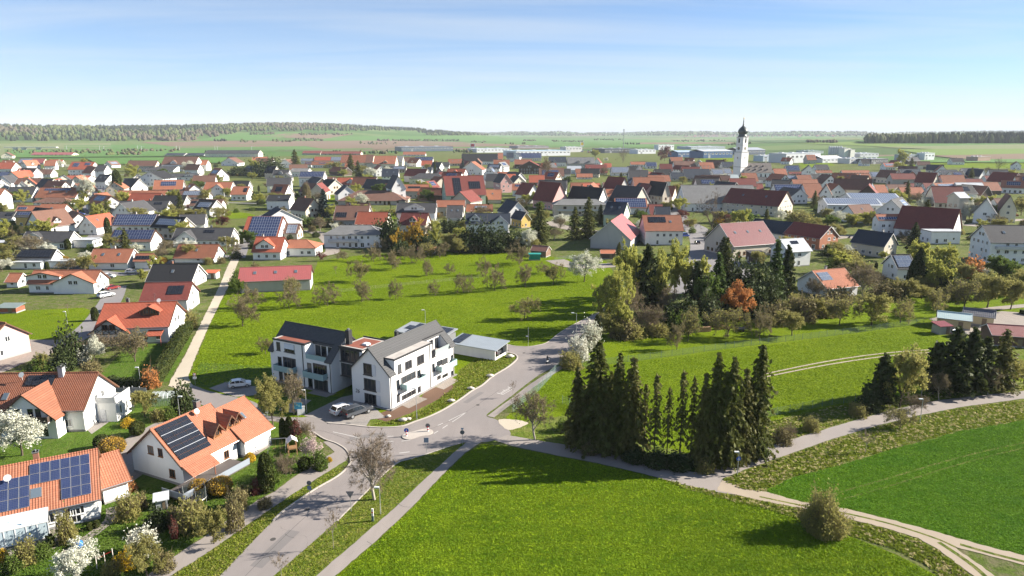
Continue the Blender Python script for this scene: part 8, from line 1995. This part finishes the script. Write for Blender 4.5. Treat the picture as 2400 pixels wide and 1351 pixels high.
tank(123, 872, 1.6, (0.50,0.62,0.60), 'pale green rain water tank behind the tall cross gable house'); tank(147, 870, 1.5, (0.55,0.57,0.58), 'grey rain water tank beside the pale green one'); tank(186, 1283, 0.7, (0.03,0.16,0.42), 'blue water barrel on the terrace edge')
def table_set(x, y, lab, c=(0.45,0.30,0.18), yaw=0.3):
    p = G(x, y, 0); root = empty('garden_table', p, yaw); tag(root, lab, 'table', 'garden furniture'); m = MB(); m.box(-0.9,0.9,-0.45,0.45,0.70,0.75); m.build('table_top', m_plain(c), root)
    for sx in (-0.8, 0.8):
        for sy in (-0.38, 0.38): m = MB(); m.box(sx-0.03,sx+0.03,sy-0.03,sy+0.03,0,0.70); m.build('leg', m_plain(c), root)
    for i, (sx, sy, r) in enumerate(((-0.5,-0.9,0),(0.5,-0.9,0),(-0.5,0.9,math.pi),(0.5,0.9,math.pi))):
        q = p + Matrix.Rotation(yaw, 3, 'Z') @ Vector((sx, sy, 0)); ch = empty('garden_chair', q, yaw + r); tag(ch, f'dark garden chair at the {lab}, {["near left", "near right", "far left", "far right"][i]} seat', 'chair', 'chairs at the ' + lab)
        m = MB(); m.box(-0.25,0.25,-0.25,0.25,0.42,0.46); m.build('seat', m_plain((0.05,0.05,0.05)), ch); m = MB(); m.box(-0.25,0.25,-0.29,-0.25,0.46,0.95); m.build('backrest', m_plain((0.05,0.05,0.05)), ch)
        for lx in (-0.22, 0.22):
            for ly in (-0.22, 0.22): m = MB(); m.box(lx-0.02,lx+0.02,ly-0.02,ly+0.02,0,0.42); m.build('leg', m_plain((0.05,0.05,0.05)), ch)
table_set(278, 942, 'wooden table on the paved terrace', (0.62,0.44,0.28)); table_set(58, 1255, 'wooden table before the conservatory', (0.60,0.42,0.25), 0.5); table_set(302, 962, 'dark garden bench table on the lawn', (0.08,0.08,0.08))
# log stacks and trailer at the edge of the fenced orchard
for x, y, w, lab in ((1643,778,5.5,'long stacked firewood pile under the orchard trees'),(1692,772,4.0,'loose heap of pale logs beside the trailer')):
    p = G(x, y, 0); root = empty('firewood_pile', p, 0.2); tag(root, lab, 'firewood', 'firewood piles'); lm = MB(); lm.tube((0,-0.5,0),(0,0.5,0),0.11,n=7); lme = lm.mesh('log', m_plain((0.45,0.30,0.18)))
    for j in range(6):
        for i in range(int(w/0.24)):
            if lab[0:5] == 'loose' and rnd.random() < 0.35: continue
            new_obj('log', lme, root, (-w/2 + i*0.24 + (j % 2)*0.12, rnd.uniform(-0.1,0.1), 0.11 + j*0.2))
p = G(1738, 776, 0); root = empty('trailer', p, 0.15); tag(root, 'small dark flatbed trailer beside the firewood', 'trailer'); m = MB(); m.box(-1.4,1.4,-0.75,0.75,0.5,0.6); m.box(-1.4,1.4,-0.75,-0.7,0.6,0.9); m.box(-1.4,1.4,0.7,0.75,0.6,0.9); m.tube((1.4,0,0.5),(2.3,0,0.45),0.05,n=6); m.build('bed', m_plain((0.10,0.10,0.11)), root)
for s in (-1, 1): m = MB(); m.lathe([(0.3,-0.08),(0.3,0.08)], 12); m.build('wheel', RUBBER, root, (0, s*0.85, 0.3), (math.pi/2,0,0))
def panel_fence(px, h, lab, c=(0.30,0.31,0.32), w=1.8):
    """Screen fence of separate boards between posts."""
    pts = [G(x, y, 0) for x, y in px]; o0 = pts[0]; root = empty('screen_fence', o0); tag(root, lab, 'fence', 'screen fences'); mt = m_plain(c)
    for a, b in zip(pts[:-1], pts[1:]):
        L = (b-a).length; d = (b-a)/L; n = max(1, round(L/w)); yaw = math.atan2(d.y, d.x)
        for i in range(n):
            q = a + d*L*i/n - o0; m = MB(); m.box(-0.06,0.06,-0.06,0.06,0,h+0.1); m.build('post', mt, root, q, (0,0,yaw))
            for k in range(int(h/0.3)): m = MB(); m.box(0.07, L/n-0.07, -0.02, 0.02, 0.08+k*0.3, 0.34+k*0.3); m.build('board', mt, root, q, (0,0,yaw))
panel_fence([(272,928),(312,926),(345,928)], 1.7, 'grey screen fence behind the paved terrace')
panel_fence([(560,668),(568,690)], 1.2, 'short grey fence by the red barn')
panel_fence([(735,660),(600,612)], 0.1, 'low edging') if False else None
# ------------------------------------------------------------------ grass tufts standing on the nearer meadows
def inside(poly, X, Y):
    c = np.zeros(len(X), bool); n = len(poly)
    for i in range(n):
        (x0, y0), (x1, y1) = poly[i], poly[(i + 1) % n]
        c ^= ((y0 > Y) != (y1 > Y)) & (X < (x1 - x0) * (Y - y0) / (y1 - y0 + 1e-12) + x0)
    return c
def m_tuft(name, a, b, dark, straw):
    t = NT(name); p = t.pos(); n = t.noise(p, 0.25, 4, 0.65); f = t.noise(p, 4.0, 2); r = t.n('ShaderNodeTexWhiteNoise', {0: t.n('ShaderNodeVectorMath', {0: t.mapping(p, (2.5, 2.5, 0.01))}, operation='FLOOR').outputs[0]}, noise_dimensions='3D').outputs[0]
    c = t.mix(t.ramp(n, [(0.35, (0,0,0)), (0.65, (1,1,1))]), a, b); c = t.mix(t.math('MULTIPLY', f, 0.4), c, dark); lo = t.noise(p, 0.045, 5, 0.62, 0.8); c = t.mix(t.math('MULTIPLY', t.ramp(lo, [(0.42, (0,0,0)), (0.60, (1,1,1))]), 0.42), c, tuple(x * 0.62 for x in a)); st = t.noise(t.mapping(p, (0.05, 0.55, 1), (0, 0, -0.75)), 1.0, 4, 0.6); c = t.mix(t.math('MULTIPLY', t.ramp(st, [(0.45, (0,0,0)), (0.62, (1,1,1))]), 0.30), c, (b[0] * 1.05, b[1] * 1.0, b[2] * 1.2)); c = t.mix(t.math('GREATER_THAN', r, 0.93 if straw is None else 0.76), c, straw or b)
    m = t.base(c, 0.8, 0.1); tr = t.n('ShaderNodeBsdfTranslucent', {0: c}); mx = t.n('ShaderNodeMixShader', {0: 0.35}); t.l(t.b.outputs[0], mx.inputs[1]); t.l(tr.outputs[0], mx.inputs[2]); t.l(mx.outputs[0], t.out.inputs[0]); return m
def tufts(label, poly, n, h, w, mat, seed=1):
    """Upright blade clumps, spread evenly over the piece of ground as it is seen."""
    rng = np.random.default_rng(seed); xs = [p[0] for p in poly]; ys = [p[1] for p in poly]; X = rng.uniform(min(xs), max(xs), n * 3); Y = rng.uniform(min(ys), min(1365, max(ys)), n * 3); k = inside(poly, X, Y); X, Y = X[k][:n], Y[k][:n]
    r = (X - CX) / F; u = -(Y - CY) / F; dy = CP + u * SP; dz = -SP + u * CP; t = -CAMH / dz; P = np.stack([r * t, dy * t, np.zeros(len(X))], 1)
    d = np.linalg.norm(P, axis=1, keepdims=True) / 80; hh = h * rng.uniform(0.4, 1.3, (len(X), 1)); ww = w * rng.uniform(0.6, 1.4, (len(X), 1)) * np.sqrt(d); a = rng.uniform(0, 6.283, len(X)); ax = np.stack([np.cos(a), np.sin(a), a * 0], 1) * ww; lean = rng.normal(size=(len(X), 3)) * 0.12; lean[:, 2] = 0
    up = np.array([0, 0, 1.0]) * hh + lean
    v = np.stack([P - ax * 0.5, P + ax * 0.5, P + ax * 0.35 + up, P - ax * 0.45 + up * 0.8], 1).reshape(-1, 3); q = np.arange(4 * len(X)).reshape(-1, 4)
    o = new_obj('grass', mesh_np('grass', v, q, mat)); tag(o, label, 'grass', None, 'stuff')
g1 = m_tuft('lush_blades', (0.155,0.275,0.010), (0.270,0.385,0.014), (0.070,0.145,0.008), None); g2 = m_tuft('meadow_blades', (0.172,0.262,0.010), (0.232,0.322,0.013), (0.10,0.165,0.008), None); g3 = m_tuft('rough_blades', (0.175,0.235,0.022), (0.245,0.275,0.036), (0.10,0.145,0.016), (0.46,0.40,0.19)); g6 = m_tuft('verge_blades', (0.175,0.225,0.018), (0.235,0.265,0.030), (0.10,0.14,0.014), (0.27,0.265,0.06)); g4 = m_tuft('crop_blades', (0.085,0.215,0.009), (0.140,0.275,0.012), (0.038,0.105,0.006), None); g5 = m_tuft('lawn_blades', (0.075,0.140,0.014), (0.11,0.17,0.02), (0.04,0.07,0.01), None)
tufts('lush grass of the big field in front', [(1132,1042),(1200,1050),(1300,1070),(1400,1089),(1500,1112),(1600,1139),(1700,1167),(1800,1192),(1900,1232),(2000,1262),(2100,1302),(2200,1354),(2230,1380),(770,1380),(883,1271),(968,1191),(1043,1111),(1093,1065)], 130000, 0.085, 0.14, g1, 1)
tufts('young crop in the field at the right', [(1790,1156),(1850,1122),(1950,1097),(2100,1052),(2250,1012),(2410,986),(2410,1303),(2300,1275),(2200,1247),(2100,1219),(1990,1192),(1880,1174)], 60000, 0.06, 0.13, g4, 2)
for i, pl in enumerate(([(1540,1120),(1620,1140),(1720,1162),(1870,1193),(1980,1217),(2080,1243),(2150,1266),(2200,1293),(2245,1325),(2290,1367),(2230,1372),(2170,1325),(2100,1290),(2000,1258),(1900,1228),(1800,1195),(1700,1172),(1600,1145)], [(1692,1127),(1760,1101),(1850,1068),(1950,1033),(2050,1003),(2150,978),(2250,958),(2410,937),(2410,983),(2250,1010),(2100,1050),(1950,1095),(1850,1120),(1790,1154),(1740,1148)], [(1655,1104),(1700,1082),(1780,1052),(1900,1015),(2000,985),(2100,957),(2200,937),(2400,915),(2410,905),(2300,902),(2100,932),(1950,955),(1800,990),(1770,1025),(1640,1072)])):
    tufts(['straw-yellow rough grass below the dirt track','straw-yellow rough grass between foot path and crop','straw-yellow rough grass above the foot path'][i], pl, 14000, 0.17, 0.24, g3, 3 + i)
tufts('verge grass between road and foot path', [(640,1353),(702,1299),(792,1221),(852,1161),(907,1107),(937,1084),(1002,1066),(1060,1047),(1088,1037),(1053,1069),(992,1124),(922,1191),(832,1269),(733,1355),(720,1380),(610,1380)], 14000, 0.08, 0.16, g6, 8)
tufts('verge grass between side path and road', [(816,1090),(790,1119),(735,1151),(668,1197),(600,1263),(515,1353),(490,1380),(370,1380),(402,1351),(482,1300),(562,1245),(642,1190),(702,1150),(772,1106)], 12000, 0.10, 0.16, g6, 9)
tufts('meadow grass behind the apartment building', [(440,900),(464,835),(494,762),(524,700),(550,652),(735,645),(850,600),(1180,592),(1400,620),(1400,730),(1351,755),(1313,777),(1283,800),(1233,808),(1090,800),(900,750),(640,800),(630,880),(500,905)], 75000, 0.08, 0.20, g2, 10)
tufts('meadow grass inside the fence', [(1204,966),(1232,938),(1312,868),(1345,842),(1420,860),(1600,836),(1800,810),(2011,784),(2200,758),(2200,820),(2180,900),(2000,945),(1850,975),(1790,985),(1700,1040),(1400,1000),(1300,965)], 65000, 0.08, 0.18, g2, 11)
tufts('weeds on the bank beside the apartment building', [(880,996),(942,996),(973,985),(1004,974),(1040,957),(1080,932),(1105,914),(1130,900),(1155,879),(1191,857),(1208,841),(1190,833),(1120,840),(1078,868),(1062,910),(1010,950),(960,975)], 9000, 0.16, 0.18, g6, 12)
tufts('lawn grass of the gardens at the left', [(740,1080),(680,1120),(540,1210),(430,1285),(350,1340),(320,1370),(0,1370),(0,1260),(240,1180),(330,1140),(520,1150),(640,1060),(700,1030)], 16000, 0.10, 0.14, g5, 13)
# ------------------------------------------------------------------ labels that single each thing out
ORD = ['', 'second ', 'third ', 'fourth ', 'fifth ', 'sixth ', 'seventh ', 'eighth ', 'ninth ', 'tenth ', 'eleventh ', 'twelfth ']
def zone(px):
    x, y = px
    if x < 760: return 'in the near housing estate' if y > 560 else 'in the housing estate' if y > 440 else 'on the far edge of the housing estate'
    if x < 1240: return 'just behind the orchard meadow' if y > 470 else 'in the middle of the village'
    if x < 1640: return 'in front of the old village core' if y > 480 else 'between industrial halls and village core' if y < 400 else 'in the old village core'
    if x < 1860: return 'by the church'
    return 'on the village side of the pine garden' if y > 480 else 'in the village beyond the church'
def uniquify(items, cat_of, group_of, width=16):
    """items: (object, base label, pixel, name, distance). Adds place and order until every label names one thing."""
    by = {}
    for it in items: by.setdefault(it[1], []).append(it)
    for base, grp in by.items():
        sub = {}
        for it in grp: sub.setdefault(zone(it[2]) if len(grp) > 1 else '', []).append(it)
        for z, lst in sub.items():
            lst.sort(key=lambda it: it[2][0])
            for k, it in enumerate(lst):
                lab = base
                if z: lab = f'{lab} {z}'
                if len(lst) > 1:
                    n = len(lst)
                    if k == 0: o = 'leftmost of these'
                    elif k == n - 1: o = 'rightmost of these'
                    elif k <= n // 2: o = f'{ORD[k] if k < 12 else str(k + 1) + "th "}from left'
                    else: o = f'{ORD[n - 1 - k] if n - 1 - k < 12 else str(n - k) + "th "}from right'
                    lab = f'{lab}, {o}'
                for a, b in ((' tiled', ''), (' sheet metal', ' metal'), (' and a chimney', ' and chimney'), (' and a balcony', ' and balcony'), (', a dormer', ', dormer'), (', a cross gable', ', cross gable'), ('on the far edge of the housing estate', 'at the far estate edge'), ('in the village beyond the church', 'beyond the church'), ('on the village side of the pine garden', 'behind the fenced orchard'), ('between industrial halls and village core', 'behind the village core'), (' in the middle of the village', ' in mid-village'), ('in front of the old village core', 'before the old core'), (' and a dormer', ' and dormer'), (' in the old village core', ' in the old core'), (' of these', ' one')):
                    if len(lab.split()) > width: lab = lab.replace(a, b)
                tag(it[0], lab, cat_of(it), group_of(it))
HOUSES.sort(key=lambda it: it[2][0])
uniquify(HOUSES, lambda it: {'house': 'house', 'barn': 'barn', 'garage': 'garage'}.get(it[3], 'building'), lambda it: 'houses of the village')
def label_plants():
    by = {}
    for it in PLANTS:
        if it[1]: tag(it[0], it[1], KIND[it[2]][2])
        else: by.setdefault((it[2], it[3]), []).append(it)
    for (kind, place), lst in by.items():
        words = KIND[kind][1]; n = len(lst)
        if n == 1: tag(lst[0][0], f'{words} {place}', KIND[kind][2], 'plants ' + place); continue
        if n > 9:      # split into nearer and farther rows first
            lst.sort(key=lambda it: it[5]); k = math.ceil(n / 7); size = math.ceil(n / k); rows = [lst[i * size:(i + 1) * size] for i in range(k)]
        else: rows = [lst]
        names = [w + ' row' for w in 'nearest second third fourth fifth sixth seventh eighth ninth tenth eleventh twelfth'.split()]
        for ri, r in enumerate(rows):
            r.sort(key=lambda it: it[4][0]); m = len(r)
            for i, it in enumerate(r):
                o = 'leftmost' if i == 0 else 'rightmost' if i == m - 1 else (ORD[i] + 'from left' if i <= m // 2 else ORD[m - 1 - i] + 'from right')
                extra = '' if len(rows) == 1 else ' in ' + names[min(ri, 11)]
                if m == 1: o = 'alone'
                lab = f'{words} {place}, {o}{extra}'
                if len(lab.replace('-', ' ').split()) > 16: lab = lab.replace('columnar dark green thuja', 'columnar thuja').replace('leafless tree with pale trunk', 'pale leafless tree').replace('bare twiggy fruit', 'bare fruit').replace('in the garden of', 'at').replace('around the houses', 'houses')
                tag(it[0], lab, KIND[kind][2], 'plants ' + place)
label_plants()
def label_cars():
    by = {}
    for o in bpy.data.objects:
        if o.get('group') == 'parked cars by the shopping halls': by.setdefault(o['colour'], []).append(o)
    for c, lst in by.items():
        lst.sort(key=lambda o: PX(o.location)[0]); m = len(lst)
        for i, o in enumerate(lst):
            w = '' if m == 1 else ', leftmost' if i == 0 else ', rightmost' if i == m - 1 else ', ' + ORD[i] + 'from left'
            o['label'] = f'tiny {c} parked car on the far car park{w}'
            del o['colour']
label_cars()
if DEBUG:
    for o in bpy.data.objects:
        if o.get('label') and not 4 <= len(o['label'].replace('-', ' ').split()) <= 16: print('E long', len(o['label'].split()), o.name, o['label'])
    seen = {}
    for o in bpy.data.objects:
        if o.get('label'): seen.setdefault(o['label'], []).append(o.name)
    for k, v in seen.items():
        if len(v) > 1: print('E dup', v, k)
